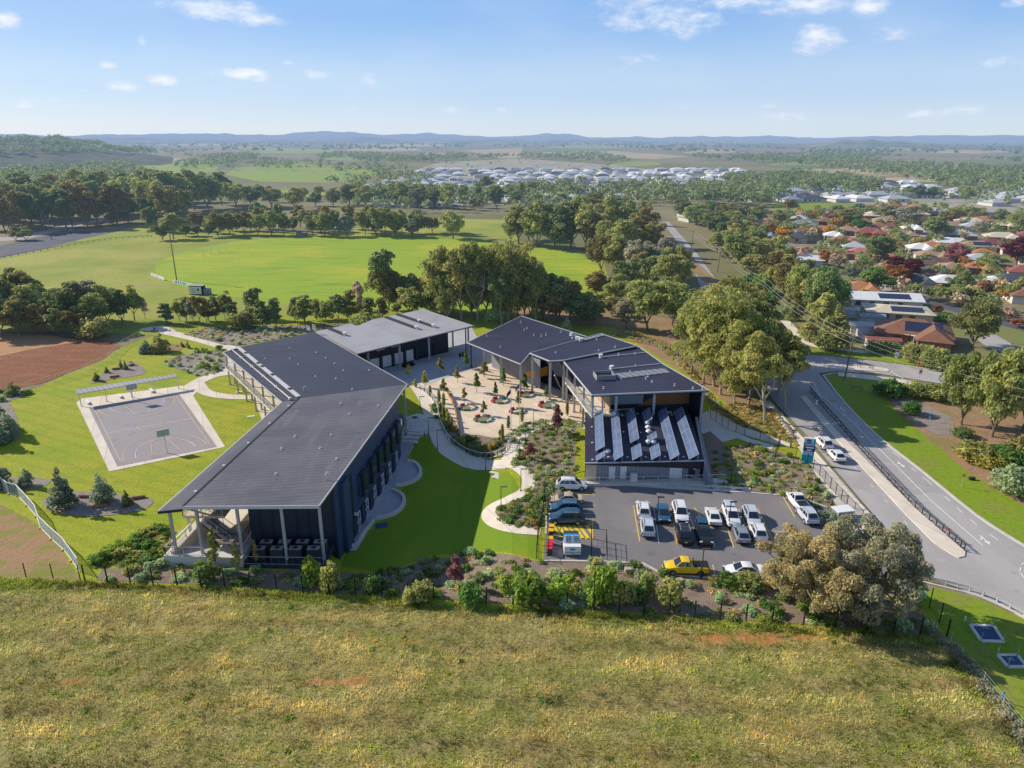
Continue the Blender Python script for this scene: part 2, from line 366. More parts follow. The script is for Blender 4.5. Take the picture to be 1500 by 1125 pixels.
ONES = ['', 'first', 'second', 'third', 'fourth', 'fifth', 'sixth', 'seventh', 'eighth', 'ninth', 'tenth', 'eleventh', 'twelfth', 'thirteenth', 'fourteenth', 'fifteenth', 'sixteenth', 'seventeenth', 'eighteenth', 'nineteenth']
TENS = {20: ('twentieth', 'twenty'), 30: ('thirtieth', 'thirty'), 40: ('fortieth', 'forty'), 50: ('fiftieth', 'fifty'), 60: ('sixtieth', 'sixty'), 70: ('seventieth', 'seventy'), 80: ('eightieth', 'eighty'), 90: ('ninetieth', 'ninety')}
def ordn(n):
    if n < 20: return ONES[n]
    t = n // 10 * 10
    if n >= 100: return 'hundred and ' + ordn(n - 100) if n > 100 else 'hundredth'
    return TENS[t][0] if n == t else TENS[t][1] + '-' + ONES[n - t]

LABELS = {}
def number_group(objs, what, where, key=None):
    """give things that look alike their place in the row, counted from the left of the picture"""
    key = key or (lambda o: o.location.x / max(1.0, o.location.y))
    for i, o in enumerate(sorted(objs, key=key)):
        o['label'] = '%s, %s from the left %s' % (what, ordn(i + 1), where)

# ---- sheets laid on the ground
LAYER = 0.012
NSHEET = [0]
def clip_half(poly, a, b):
    out = []; n = len(poly)
    for i in range(n):
        p, q = poly[i], poly[(i + 1) % n]
        dp = (b[0] - a[0]) * (p[1] - a[1]) - (b[1] - a[1]) * (p[0] - a[0])
        dq = (b[0] - a[0]) * (q[1] - a[1]) - (b[1] - a[1]) * (q[0] - a[0])
        if dp >= 0: out.append(p)
        if dp * dq < 0:
            t = dp / (dp - dq); out.append((p[0] + (q[0] - p[0]) * t, p[1] + (q[1] - p[1]) * t))
    return out
def ccw(pts):
    n = len(pts); a = sum(pts[i][0] * pts[(i + 1) % n][1] - pts[(i + 1) % n][0] * pts[i][1] for i in range(n))
    return pts if a > 0 else list(reversed(pts))
RX0, RX1, RY0, RY1, CELL = -30.0, 8.0, 66.0, 122.0, 2.0
def drape_into(mb, tri, off):
    """one convex piece of a sheet, cut along the cells of the sunken area so that it lies on the slope"""
    xs = [p[0] for p in tri]; ys = [p[1] for p in tri]
    x0, x1, y0, y1 = min(xs), max(xs), min(ys), max(ys)
    if x1 <= RX0 or x0 >= RX1 or y1 <= RY0 or y0 >= RY1:
        mb.add([(p[0], p[1], off) for p in tri], [tuple(range(len(tri)))]); return
    cuts = [((RX0, -1e5), (RX0, 1e5)), ((RX1, 1e5), (RX1, -1e5)), ((1e5, RY0), (-1e5, RY0)), ((-1e5, RY1), (1e5, RY1))]
    rest = tri
    for a, b in cuts:                     # peel off what lies outside the sunken rectangle
        outp = clip_half(rest, a, b); inp = clip_half(rest, b, a)
        if len(outp) > 2: mb.add([(p[0], p[1], off) for p in outp], [tuple(range(len(outp)))])
        rest = inp
        if len(rest) < 3: return
    xs = [p[0] for p in rest]; ys = [p[1] for p in rest]
    for i in range(int((min(xs) - RX0) // CELL), int((max(xs) - RX0) // CELL) + 1):
        a = RX0 + i * CELL
        c1 = clip_half(clip_half(rest, (a, 1e5), (a, -1e5)), (a + CELL, -1e5), (a + CELL, 1e5))
        if len(c1) < 3: continue
        ys = [p[1] for p in c1]
        for j in range(int((min(ys) - RY0) // CELL), int((max(ys) - RY0) // CELL) + 1):
            b = RY0 + j * CELL
            c2 = clip_half(clip_half(c1, (-1e5, b), (1e5, b)), (1e5, b + CELL), (-1e5, b + CELL))
            if len(c2) < 3: continue
            z00, z10, z11, z01 = terrain(a, b), terrain(a + CELL, b), terrain(a + CELL, b + CELL), terrain(a, b + CELL)
            for half in (0, 1):
                A, B = ((a, b), (a + CELL, b + CELL))
                c3 = clip_half(c2, A, B) if half else clip_half(c2, B, A)
                if len(c3) < 3: continue
                vs = []
                for p in c3:
                    u, v = (p[0] - a) / CELL, (p[1] - b) / CELL
                    z = z00 + (u * (z11 - z01) + v * (z01 - z00)) if half else z00 + (u * (z10 - z00) + v * (z11 - z10))
                    vs.append((p[0], p[1], z + off))
                mb.add(vs, [tuple(range(len(vs)))])
def tess(pts):
    from mathutils.geometry import tessellate_polygon
    pts = ccw([(p[0], p[1]) for p in pts])
    out = []
    for t in tessellate_polygon([[Vector((p[0], p[1], 0)) for p in pts]]):
        out.append(ccw([pts[i] for i in t]))
    return out
def fix_up(o):
    me = o.data
    bm = bmesh.new(); bm.from_mesh(me)
    for f in bm.faces:
        f.normal_update()
        if f.normal.z < 0: f.normal_flip()
    bmesh.ops.dissolve_degenerate(bm, dist=1e-5, edges=bm.edges)
    bm.to_mesh(me); bm.free()
def sheet(name, pts, layer, mat, kind='structure', label=None, parts=None):
    mb = MB(); NSHEET[0] += 1       # no two sheets at quite the same height
    for poly in (parts or [pts]):
        for t in tess(poly): drape_into(mb, t, layer * LAYER + NSHEET[0] * 7e-5)
    o = mb.build(name, mat); fix_up(o)
    tag(o, label, None, None, kind)
    return o
def ribbon(pts, w):
    """outline of a strip of width w along a centre line"""
    L, Rr = [], []
    n = len(pts)
    for i in range(n):
        a = Vector(pts[max(0, i - 1)][:2]); b = Vector(pts[min(n - 1, i + 1)][:2]); d = (b - a).normalized(); u = Vector((-d.y, d.x)) * w / 2
        p = Vector(pts[i][:2]); L.append(p + u); Rr.append(p - u)
    return L, Rr
def strip_quads(pts, w):
    L, Rr = ribbon(pts, w)
    return [[L[i], Rr[i], Rr[i + 1], L[i + 1]] for i in range(len(pts) - 1)]
def smooth_line(pts, k=6):
    """Catmull-Rom through the points"""
    P = [Vector(p) for p in pts]; out = []
    for i in range(len(P) - 1):
        p0 = P[max(0, i - 1)]; p1 = P[i]; p2 = P[i + 1]; p3 = P[min(len(P) - 1, i + 2)]
        for j in range(k):
            t = j / k
            out.append(0.5 * ((2 * p1) + (p2 - p0) * t + (2 * p0 - 5 * p1 + 4 * p2 - p3) * t * t + (3 * p1 - p0 - 3 * p2 + p3) * t ** 3))
    out.append(P[-1]); return out
def smooth_loop(pts, k=5):
    n = len(pts); out = []
    P = [Vector(p) for p in pts]
    for i in range(n):
        p0, p1, p2, p3 = P[i - 1], P[i], P[(i + 1) % n], P[(i + 2) % n]
        for j in range(k):
            t = j / k
            out.append(0.5 * ((2 * p1) + (p2 - p0) * t + (2 * p0 - 5 * p1 + 4 * p2 - p3) * t * t + (3 * p1 - p0 - 3 * p2 + p3) * t ** 3))
    return out
def ellipse(c, rx, ry, n=40, rot=0.0):
    cr, sr = math.cos(rot), math.sin(rot)
    return [Vector((c[0] + rx * math.cos(2 * PI * k / n) * cr - ry * math.sin(2 * PI * k / n) * sr, c[1] + rx * math.cos(2 * PI * k / n) * sr + ry * math.sin(2 * PI * k / n) * cr, 0)) for k in range(n)]
def in_poly(p, poly):
    x, y = p[0], p[1]; c = False; n = len(poly); j = n - 1
    for i in range(n):
        xi, yi, xj, yj = poly[i][0], poly[i][1], poly[j][0], poly[j][1]
        if (yi > y) != (yj > y) and x < (xj - xi) * (y - yi) / (yj - yi) + xi: c = not c
        j = i
    return c
def scatter(poly, n, mind, tries=40):
    xs = [p[0] for p in poly]; ys = [p[1] for p in poly]; out = []
    for _ in range(n * tries):
        if len(out) >= n: break
        p = (random.uniform(min(xs), max(xs)), random.uniform(min(ys), max(ys)))
        if in_poly(p, poly) and all((p[0] - q[0]) ** 2 + (p[1] - q[1]) ** 2 > mind * mind for q in out): out.append(p)
    return out
# ================================================================== THE GROUND
FAR = 32000.0
def build_ground():
    mb = MB(); z = -0.04
    for (x0, y0, x1, y1) in ((-FAR, -400, RX0, FAR), (RX1, -400, FAR, FAR), (RX0, -400, RX1, RY0), (RX0, RY1, RX1, FAR)):
        mb.add([(x0, y0, z), (x1, y0, z), (x1, y1, z), (x0, y1, z)], [(0, 1, 2, 3)])
    nx, ny = int((RX1 - RX0) / CELL), int((RY1 - RY0) / CELL)
    for i in range(nx):
        for j in range(ny):
            a, b = RX0 + i * CELL, RY0 + j * CELL
            q = [(a, b), (a + CELL, b), (a + CELL, b + CELL), (a, b + CELL)]
            mb.add([(x, y, terrain(x, y) + z) for x, y in q], [(0, 1, 2), (0, 2, 3)])
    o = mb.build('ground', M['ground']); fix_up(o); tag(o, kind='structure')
build_ground()

def px_sheet(name, pts, layer, mat, smooth=0, **k):
    P = gp(pts)
    if smooth: P = smooth_loop(P, smooth)
    return sheet(name, P, layer, M[mat], **k)

# foreground field: gently uneven ground, one mesh
FENCE = gp([(-60, 846), (0, 848), (120, 851), (330, 862), (560, 876), (870, 897), (1130, 915), (1270, 925), (1388, 936)])
FIELD_EDGE_R = gp([(1388, 936), (1408, 962), (1440, 1000), (1480, 1050), (1540, 1135)])
def fence_y(x):
    for i in range(len(FENCE) - 1):
        if FENCE[i].x <= x <= FENCE[i + 1].x:
            t = (x - FENCE[i].x) / (FENCE[i + 1].x - FENCE[i].x); return FENCE[i].y + t * (FENCE[i + 1].y - FENCE[i].y)
    return FENCE[0].y if x < FENCE[0].x else -1e9
def edge_x(y):
    for i in range(len(FIELD_EDGE_R) - 1):
        a, b = FIELD_EDGE_R[i], FIELD_EDGE_R[i + 1]
        if min(a.y, b.y) <= y <= max(a.y, b.y):
            t = (y - a.y) / (b.y - a.y); return a.x + t * (b.x - a.x)
    return FIELD_EDGE_R[0].x if y > FIELD_EDGE_R[0].y else FIELD_EDGE_R[-1].x
from mathutils import noise as mnoise
def field_z(x, y):
    return 0.10 + 0.22 * mnoise.noise((x * 0.11, y * 0.2, 0)) + 0.10 * mnoise.noise((x * 0.5, y * 0.6, 3)) + 0.05 * mnoise.noise((x * 1.3, y * 1.3, 5))
def soil(x, y):
    u = mnoise.noise((x * .05, y * .42, 31)) + .35 * mnoise.noise((x * .3, y * .9, 12))
    patch = math.exp(-((x - 25) / 8) ** 2 - ((y - (fence_y(25) - 2.6) + .3 * math.sin(x)) / 1.2) ** 2)
    return max(0, min(.8, (u - .50) * 4)) if patch < .3 else min(.85, patch * 1.3 * (.75 + mnoise.noise((x * .5, y, 4))))
def build_field():
    xs = np.arange(-64, 54, 0.7); ys = np.arange(30, 76, 0.7)
    idx = {}; mb = MB()
    for x in xs:
        for y in ys:
            if y < fence_y(x) - 0.8 and x < edge_x(y) - 0.6:
                d = min(fence_y(x) - y, (edge_x(y) - x), 3.0) / 3.0
                idx[(round(x, 2), round(y, 2))] = len(mb.v); mb.v.append((x, y, 0.015 + (field_z(x, y) + 0.18) * max(0, d)))
    for x in xs:
        for y in ys:
            k = [idx.get((round(a, 2), round(b, 2))) for a, b in ((x, y), (x + .7, y), (x + .7, y + .7), (x, y + .7))]
            if None not in k: mb.f.append(tuple(k)); mb.mi.append(0)
    o = mb.build('weedy_field', M['weedy field'], smooth=True); tag(o, kind='structure')
    at = o.data.color_attributes.new('tint', 'FLOAT_COLOR', 'POINT')
    for i, v in enumerate(mb.v):
        s = soil(v[0], v[1]); at.data[i].color = (1 + .55 * s, 1 - .25 * s, 1 - .35 * s, 1)
build_field()
strip_z = 1
sheet('field_margin', [(-75, 25), (62, 25)] + [tuple(p[:2]) for p in reversed(FIELD_EDGE_R)] + [tuple(p[:2]) for p in reversed(FENCE)] + [(-75, 73)], 1, M['field margin'])

# school lawn (the whole site), slightly greener than the reserve
LAWN = gp([(-60, 720), (-30, 590), (60, 566), (160, 517), (215, 494), (250, 486), (340, 470), (470, 462), (640, 450), (800, 440), (960, 485), (1060, 540), (1140, 612), (1190, 668), (1275, 755), (1345, 842), (1390, 936)]) + list(reversed(FENCE[1:-1])) + gp([(-60, 846)])
sheet('lawn', LAWN, 1, M['lawn grass'])
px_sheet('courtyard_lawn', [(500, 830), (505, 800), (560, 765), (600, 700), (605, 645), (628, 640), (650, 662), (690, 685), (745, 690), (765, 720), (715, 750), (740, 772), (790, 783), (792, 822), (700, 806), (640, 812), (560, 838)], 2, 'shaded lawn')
# bare paddock in the bottom-left corner outside the white fence
px_sheet('bare_paddock', [(-60, 700), (0, 738), (50, 765), (85, 800), (118, 848), (60, 848), (-60, 845)], 2, 'rough paddock')
# ploughed paddock on the left
px_sheet('ploughed_paddock', [(-80, 488), (60, 489), (165, 499), (178, 507), (150, 528), (60, 562), (0, 572), (-80, 578)], 2, 'red soil')
px_sheet('paddock_headland', [(-80, 486), (0, 488), (80, 492), (120, 500), (40, 513), (-80, 540)], 3, 'tan soil')
# sports reserve
sheet('sports_reserve', gp([(-120, 420), (-40, 380), (20, 372), (80, 350), (170, 340), (230, 322), (330, 335), (470, 340), (640, 344), (820, 360), (880, 372), (900, 430), (880, 470), (700, 470), (400, 478), (215, 492), (120, 486), (-120, 486)]), .5, M['dry turf'])
oc = [(228, 398), (240, 380), (300, 362), (380, 350), (470, 346), (560, 346), (650, 350), (740, 358), (830, 368), (870, 384), (880, 405), (868, 428), (800, 447), (700, 456), (560, 454), (430, 446), (320, 432), (255, 415)]
px_sheet('playing_oval', oc, 2, 'oval turf', smooth=4)
px_sheet('car_park_of_reserve', [(-60, 364), (0, 360), (70, 345), (120, 338), (163, 341), (120, 350), (60, 366), (0, 378), (-60, 388)], 3, 'dark asphalt')
px_sheet('access_road', [(-60, 352), (30, 346), (100, 329), (150, 321), (150, 324), (105, 334), (35, 351), (-60, 358)], 3, 'road asphalt')
px_sheet('gum_grove_floor', [(700, 445), (800, 438), (900, 455), (1000, 470), (1060, 520), (1120, 600), (1085, 610), (1040, 570), (960, 520), (900, 480), (760, 462)], 1.5, 'bare earth')
# far fields
px_sheet('tan_field', [(60, 229), (180, 227), (265, 232), (250, 238), (120, 239), (70, 236)], 1, 'dry pasture')
px_sheet('green_field', [(190, 242), (250, 236), (320, 238), (318, 251), (260, 256), (205, 248)], 1, 'pasture')
px_sheet('green_field', [(330, 256), (345, 246), (430, 240), (520, 244), (560, 256), (480, 268), (380, 266)], 1, 'pasture')
px_sheet('tan_field', [(215, 207), (330, 205), (420, 210), (330, 214), (240, 213)], 1, 'dry pasture')
px_sheet('tan_field', [(470, 207), (560, 206), (640, 211), (560, 214)], 1, 'pasture')
px_sheet('ploughed_field', [(680, 220), (765, 217), (762, 231), (735, 232)], 1, 'dry pasture')
px_sheet('tan_field', [(780, 223), (900, 221), (1010, 229), (960, 233), (820, 229)], 1, 'dry pasture')
px_sheet('tan_field', [(1150, 248), (1260, 246), (1400, 257), (1560, 262), (1560, 274), (1300, 264)], 1, 'dry pasture')
px_sheet('dry_grassland', [(340, 305), (500, 306), (680, 318), (770, 325), (760, 352), (640, 346), (480, 338), (330, 330)], 2, 'ground')
px_sheet('scrub_field', [(560, 318), (740, 322), (760, 352), (640, 346), (500, 340)], 3, 'dry turf')
px_sheet('green_field', [(1128, 297), (1200, 295), (1270, 300), (1255, 312), (1140, 311)], 3, 'verge grass')
px_sheet('green_field', [(880, 276), (960, 272), (1040, 277), (1000, 285), (890, 286)], 3, 'pasture')
for x, y, w_, h_, m_ in ((430, 221, 70, 4, 'pasture'), (560, 219, 60, 3, 'dry pasture'), (150, 221, 50, 3, 'dry pasture'), (350, 216, 45, 2.5, 'pasture'), (600, 213, 60, 2, 'dry pasture'), (860, 215, 70, 2.5, 'pasture'), (930, 240, 40, 3.5, 'pasture'), (1040, 222, 40, 3, 'dry pasture'), (1190, 240, 70, 3, 'pasture'), (1300, 219, 70, 3, 'pasture'), (1420, 222, 60, 3, 'dry pasture'), (1430, 246, 60, 4, 'dry pasture'), (1240, 213, 60, 2, 'dry pasture'), (520, 232, 50, 3, 'pasture'), (640, 226, 30, 2.5, 'dry pasture'), (460, 285, 60, 4, 'dry turf'), (390, 280, 40, 3, 'pasture')):
    px_sheet('green_field' if m_ == 'pasture' else 'tan_field', [(x - w_, y + h_ * .6), (x - w_ * .5, y - h_), (x + w_ * .8, y - h_ * .7), (x + w_, y + h_ * .4), (x + w_ * .1, y + h_)], 1, m_)
# estate and suburb grounds
px_sheet('estate_ground', [(520, 282), (640, 238), (760, 232), (900, 242), (1060, 262), (1090, 268), (1060, 276), (940, 274), (780, 268), (740, 300), (560, 300)], 2, 'estate earth')
px_sheet('estate_ground', [(1030, 283), (1120, 274), (1300, 280), (1420, 276), (1600, 290), (1600, 318), (1440, 312), (1200, 294), (1060, 294)], 2, 'estate earth')
px_sheet('suburb_ground', [(1040, 330), (1130, 305), (1300, 300), (1600, 320), (1700, 520), (1440, 500), (1330, 520), (1240, 512), (1180, 490), (1110, 400)], 1.5, 'suburb ground')
# residential streets
def street(name, pts, w, layer=4, mat='road asphalt', sm=4):
    P = smooth_line(gp(pts), sm)
    return sheet(name, None, layer, M[mat], parts=strip_quads(P, w))
street('suburb_street', [(1298, 426), (1325, 432), (1358, 440), (1400, 452), (1450, 466), (1540, 490)], 8, mat='dark asphalt')
street('suburb_street', [(1150, 362), (1185, 366), (1250, 384), (1298, 426)], 7)
street('suburb_street', [(1438, 490), (1455, 500), (1475, 512), (1540, 530)], 7)
street('suburb_street', [(1180, 352), (1300, 345), (1420, 350), (1540, 356)], 7)
street('suburb_street', [(1340, 335), (1400, 372), (1460, 420), (1540, 450)], 7)

# ---------------------------------------------------------------- the road on the right
kerbL = gp([(1360, 850), (1330, 822), (1290, 770), (1225, 700), (1180, 650), (1140, 605), (1124, 588)])
def G2(l): return [Vector(p) for p in gp(l)]
CARR_L = [(1800, 1090), (1640, 985), (1500, 905), (1440, 878), (1395, 858), (1352, 845), (1320, 800), (1272, 745), (1225, 690), (1180, 636), (1140, 595), (1100, 545), (1075, 505), (1052, 470), (1030, 430), (1018, 400), (1004, 370), (985, 345), (970, 325)]
CARR_R = [(980, 325), (998, 345), (1020, 370), (1042, 400), (1062, 430), (1092, 468), (1128, 505), (1165, 535), (1200, 548), (1235, 590), (1285, 640), (1350, 690), (1430, 755), (1500, 800), (1560, 840), (1700, 930), (1800, 995)]
px_sheet('main_road', CARR_L + CARR_R, 4, 'road asphalt')
px_sheet('cross_road', [(1175, 520), (1210, 521), (1290, 530), (1400, 545), (1560, 570), (1560, 585), (1400, 566), (1290, 548), (1225, 544), (1190, 548), (1150, 540)], 5, 'road asphalt')
# verge strip right of the road, with bare ground beyond it
px_sheet('road_verge', [(1206, 549), (1285, 549), (1330, 565), (1385, 600), (1440, 640), (1560, 740), (1800, 900), (1800, 994), (1700, 928), (1560, 839), (1500, 798), (1430, 753), (1350, 688), (1287, 640), (1237, 590)], 3, 'verge grass')
px_sheet('bare_verge', [(1290, 575), (1345, 585), (1400, 590), (1800, 640), (1800, 900), (1560, 775), (1480, 730), (1415, 690), (1370, 650), (1320, 610)], 4, 'bare earth')
px_sheet('gravel_patch', [(1300, 582), (1345, 588), (1395, 612), (1400, 640), (1370, 636), (1335, 618)], 5, 'grey mulch')
px_sheet('cross_road_verge', [(1185, 506), (1300, 520), (1420, 535), (1560, 552), (1560, 568), (1400, 544), (1290, 529), (1178, 517)], 3, 'verge grass')
street('footpath', [(1150, 470), (1180, 500), (1215, 510), (1300, 519), (1400, 533), (1540, 552)], 2.6, 5, 'concrete')
street('footpath', [(1228, 548), (1270, 553), (1340, 562)], 3.0, 6, 'concrete')
street('track', [(975, 345), (1000, 372), (1030, 402), (1060, 428), (1100, 470), (1140, 497), (1185, 512)], 5.5, 5, 'bare earth')
# footpath along the school side of the road
FP_R = [(1290, 772), (1225, 698), (1185, 652), (1150, 612), (1128, 588)]
FP_L = [(1112, 586), (1128, 606), (1150, 632), (1172, 660), (1198, 700), (1228, 745), (1262, 790)]
px_sheet('footpath', FP_L + FP_R, 5, 'concrete')
px_sheet('footpath', [(1038, 600), (1052, 602), (1085, 622), (1120, 634), (1150, 640), (1160, 655), (1140, 652), (1105, 642), (1070, 632), (1042, 622)], 4, 'concrete')
px_sheet('terrace', [(1012, 622), (1034, 602), (1052, 612), (1075, 632), (1100, 643), (1135, 653), (1128, 660), (1080, 642), (1050, 650)], 3, 'pale concrete')

def kerb_line(name, pts, w=0.3, h=0.14, mat='kerb', px=True, sm=3):
    P = gp(pts) if px else [Vector(p) for p in pts]
    if sm > 1: P = smooth_line(P, sm)
    L, Rr = ribbon(P, w)
    mb = MB(); n = len(L)
    for i in range(n):
        zt = terrain(P[i].x, P[i].y)
        mb.v += [(L[i].x, L[i].y, zt - 0.05), (L[i].x, L[i].y, zt + h), (Rr[i].x, Rr[i].y, zt + h), (Rr[i].x, Rr[i].y, zt - 0.05)]
    for i in range(n - 1):
        a = i * 4; b = a + 4
        for k in range(3): mb.f.append((a + k, b + k, b + k + 1, a + k + 1)); mb.mi.append(0)
    mb.f += [(0, 1, 2, 3), (n * 4 - 1, n * 4 - 2, n * 4 - 3, n * 4 - 4)]; mb.mi += [0, 0]
    o = mb.build(name, M[mat]); tag(o, kind='structure'); return o
kerb_line('kerb', [(1206, 550), (1237, 590), (1287, 640), (1350, 690), (1430, 755), (1500, 800), (1560, 838), (1800, 993)], 0.45)
kerb_line('kerb', [(1290, 772), (1225, 698), (1180, 647), (1140, 604), (1126, 588)], 0.3)
kerb_line('kerb', [(1206, 550), (1226, 547), (1270, 550), (1340, 559)], 0.35)
# median island with rails
MEDL = [(1394, 813), (1370, 798), (1330, 758), (1290, 715), (1250, 672), (1215, 634), (1190, 604), (1172, 582)]
MEDR = [(1180, 580), (1200, 604), (1228, 634), (1266, 672), (1310, 715), (1358, 758), (1400, 797), (1414, 808), (1413, 816), (1404, 818)]
med = gp(MEDL + MEDR)
mbm = MB(); mbm.prism([(p.x, p.y) for p in med], -0.02, 0.16); o = mbm.build('median_island', M['concrete']); tag(o, kind='structure')
# lane markings
def dashes(name, pts, w, on, off, mat='line white', layer=6):
    P = gp(pts); quads = []; acc = 0.0; 
    for i in range(len(P) - 1):
        a, b = P[i], P[i + 1]; L = (b - a).length; d = (b - a) / L; u = Vector((-d.y, d.x, 0)) * w / 2; t = 0.0
        while t < L:
            e = min(L, t + on)
            p, q = a + d * t, a + d * e; quads.append([p + u, p - u, q - u, q + u]); t += on + off
    return sheet(name, None, layer, M[mat], parts=quads)
dashes('lane_line', [(1440, 800), (1405, 770), (1365, 735), (1325, 695), (1285, 655), (1250, 620), (1215, 590), (1190, 568)], 0.14, 500, 0)
dashes('lane_dashes', [(1462, 792), (1431, 770), (1410, 752), (1392, 735), (1360, 706), (1342, 692), (1315, 668), (1280, 640), (1240, 610), (1210, 580)], 0.13, 1.6, 3.6)
dashes('lane_dashes', [(1330, 770), (1280, 715), (1240, 672), (1200, 628), (1165, 590)], 0.10, 1.2, 5.0)
dashes('edge_line', [(1500, 848), (1494, 838), (1496, 828), (1510, 818)], 0.12, 1.2, 0.8)
dashes('holding_line', [(1298, 540), (1325, 556)], 0.35, 0.6, 0.5)
dashes('lane_line', [(1190, 556), (1208, 596), (1222, 612)], 0.12, 500, 0)
def arrow(px, py, s, rz):
    c = g(px, py); r = Matrix.Rotation(rz, 2)
    def T(l): return [Vector((c.x, c.y)) + r @ Vector(p) for p in l]
    parts = [T([(-.15 * s, -1.6 * s), (.15 * s, -1.6 * s), (.15 * s, .5 * s), (-.15 * s, .5 * s)]), T([(-.5 * s, .5 * s), (.5 * s, .5 * s), (0, 1.7 * s)]), T([(.15 * s, -.9 * s), (.75 * s, -.3 * s), (.75 * s, .1 * s), (.15 * s, -.4 * s)])]
    sheet('road_arrow', None, 7, M['line white'], parts=parts)
rd = (g(1225, 690) - g(1320, 800)); RDANG = math.atan2(rd.y, rd.x)
arrow(1320, 681, .72, RDANG - PI / 2 + PI); arrow(1443, 792, .72, RDANG - PI / 2 + PI); arrow(1234, 600, .72, RDANG - PI / 2 + PI)

# ---------------------------------------------------------------- school hard surfaces
COURTYARD = [(598, 566), (588, 530), (640, 505), (700, 500), (735, 520), (830, 560), (870, 590), (880, 612), (864, 628), (815, 622), (775, 626), (750, 643), (722, 641), (700, 637), (674, 641), (669, 622), (655, 600), (634, 583), (612, 570)]
sheet('courtyard_paving', gp(COURTYARD), 3, M['paving'])
px_sheet('covered_paving', [(540, 540), (523, 518), (590, 500), (690, 478), (705, 505), (712, 527), (690, 541), (655, 553), (612, 569), (598, 562)], 4.5, 'grey paving')  # same surface as the courtyard; shade between the wings painted as grey
px_sheet('undercroft_paving', [(688, 512), (712, 530), (765, 556), (820, 570), (862, 605), (884, 612), (900, 560), (770, 500), (705, 495)], 4, 'concrete')
# rings worn into the courtyard paving
for (cx, cy, r) in ((690, 560, 6.5), (735, 585, 7.0), (770, 600, 6.0)):
    c = g(cx, cy); sheet('paving_band', None, 4, M['concrete'], parts=[[c + Vector((math.cos(a) * (r + k), math.sin(a) * (r + k), 0)) for a, k in ((2 * PI * i / 40, 0), (2 * PI * (i + 1) / 40, 0), (2 * PI * (i + 1) / 40, .5), (2 * PI * i / 40, .5))] for i in range(40)])
# sunken planted garden inside the curved balustrade
px_sheet('garden_bed', [(612, 572), (634, 584), (655, 601), (669, 623), (675, 641), (700, 638), (722, 641), (743, 648), (748, 656), (738, 668), (715, 674), (690, 670), (668, 656), (652, 636), (640, 610), (628, 592)], 4, 'mulch')
# winding paths
PATH_A = [(607, 560), (622, 580), (632, 602), (638, 626), (650, 652), (676, 672), (712, 682), (745, 680)]
street('winding_path', PATH_A, 3.2, 5, 'concrete')
PATH_B = [(745, 680), (763, 688), (774, 702), (768, 720), (742, 733), (720, 744), (716, 757), (732, 769), (760, 776), (792, 779)]
street('winding_path', PATH_B, 2.0, 6, 'concrete')
PATH_C = [(740, 682), (752, 664), (757, 645), (768, 632), (790, 625), (830, 623), (862, 624)]
street('winding_path', PATH_C, 3.0, 7, 'concrete')
px_sheet('stair_landing', [(590, 612), (612, 606), (628, 610), (634, 634), (608, 640), (596, 630)], 4, 'concrete')
# apron along the wing with two curved terraces
APRON = [(480, 822), (496, 806), (522, 807), (548, 764), (572, 755), (590, 740), (592, 728), (578, 716), (596, 710), (612, 697), (616, 688), (606, 677), (594, 676), (606, 655), (606, 640), (592, 628), (575, 650), (540, 720), (505, 775)]
px_sheet('apron', APRON, 4, 'grey paving')
# path round the back wing to the court
street('court_path', [(245, 487), (290, 497), (322, 506), (345, 512)], 3.5, 4, 'concrete')
street('court_path', [(210, 484), (232, 480), (247, 487)], 4.0, 4, 'concrete')
street('court_path', [(272, 572), (293, 558), (318, 549), (345, 546), (372, 545)], 3.2, 5, 'concrete')
street('court_path', [(290, 562), (300, 574), (322, 580), (350, 582), (378, 582)], 2.6, 6, 'concrete')
px_sheet('verandah_paving', [(325, 548), (345, 545), (372, 582), (384, 616), (420, 600), (400, 560), (350, 515), (330, 520)], 4, 'concrete')
# ball court
px_sheet('court_surround', [(112, 590), (120, 584), (200, 574), (262, 566), (287, 564), (291, 572), (283, 580), (330, 655), (250, 672), (160, 691)], 4, 'concrete')
CT = [(130, 597), (262, 577), (318, 655), (172, 684)]
px_sheet('ball_court', CT, 5, 'court asphalt')
A, B, C_, D = [g(*p) for p in CT]
def ctp(u, v): return A * (1 - u) * (1 - v) + B * u * (1 - v) + C_ * u * v + D * (1 - u) * v
def court_line(mat, uv, w=0.09, closed=False, layer=6):
    P = [ctp(u, v) for u, v in uv]
    if closed: P.append(P[0]); P.append(P[1])
    sheet('court_line', None, layer, M[mat], parts=strip_quads(P, w))
court_line('court yellow', [(.05, .06), (.95, .06)], .1); court_line('court yellow', [(.95, .06), (.95, .94)], .1); court_line('court yellow', [(.95, .94), (.05, .94)], .1); court_line('court yellow', [(.05, .94), (.05, .06)], .1)
court_line('line white', [(.05, .5), (.95, .5)])
court_line('court yellow', [(.5 + .13 * math.cos(2 * PI * k / 32), .5 + .075 * math.sin(2 * PI * k / 32)) for k in range(32)], .1, True, 7)
for s, v0 in ((1, .06), (-1, .94)):
    court_line('court yellow', [(.5 + .42 * math.cos(PI * k / 24), v0 + s * .27 * math.sin(PI * k / 24)) for k in range(25)], .11, layer=7)
    court_line('line white', [(.5 + .3 * math.cos(PI * k / 24), v0 + s * .2 * math.sin(PI * k / 24)) for k in range(25)], .08, layer=8)
    court_line('court yellow', [(.36, v0), (.42, v0 + s * .2)], .09, layer=8); court_line('court yellow', [(.64, v0), (.58, v0 + s * .2)], .09, layer=8); court_line('court yellow', [(.42, v0 + s * .2), (.58, v0 + s * .2)], .09, layer=9)

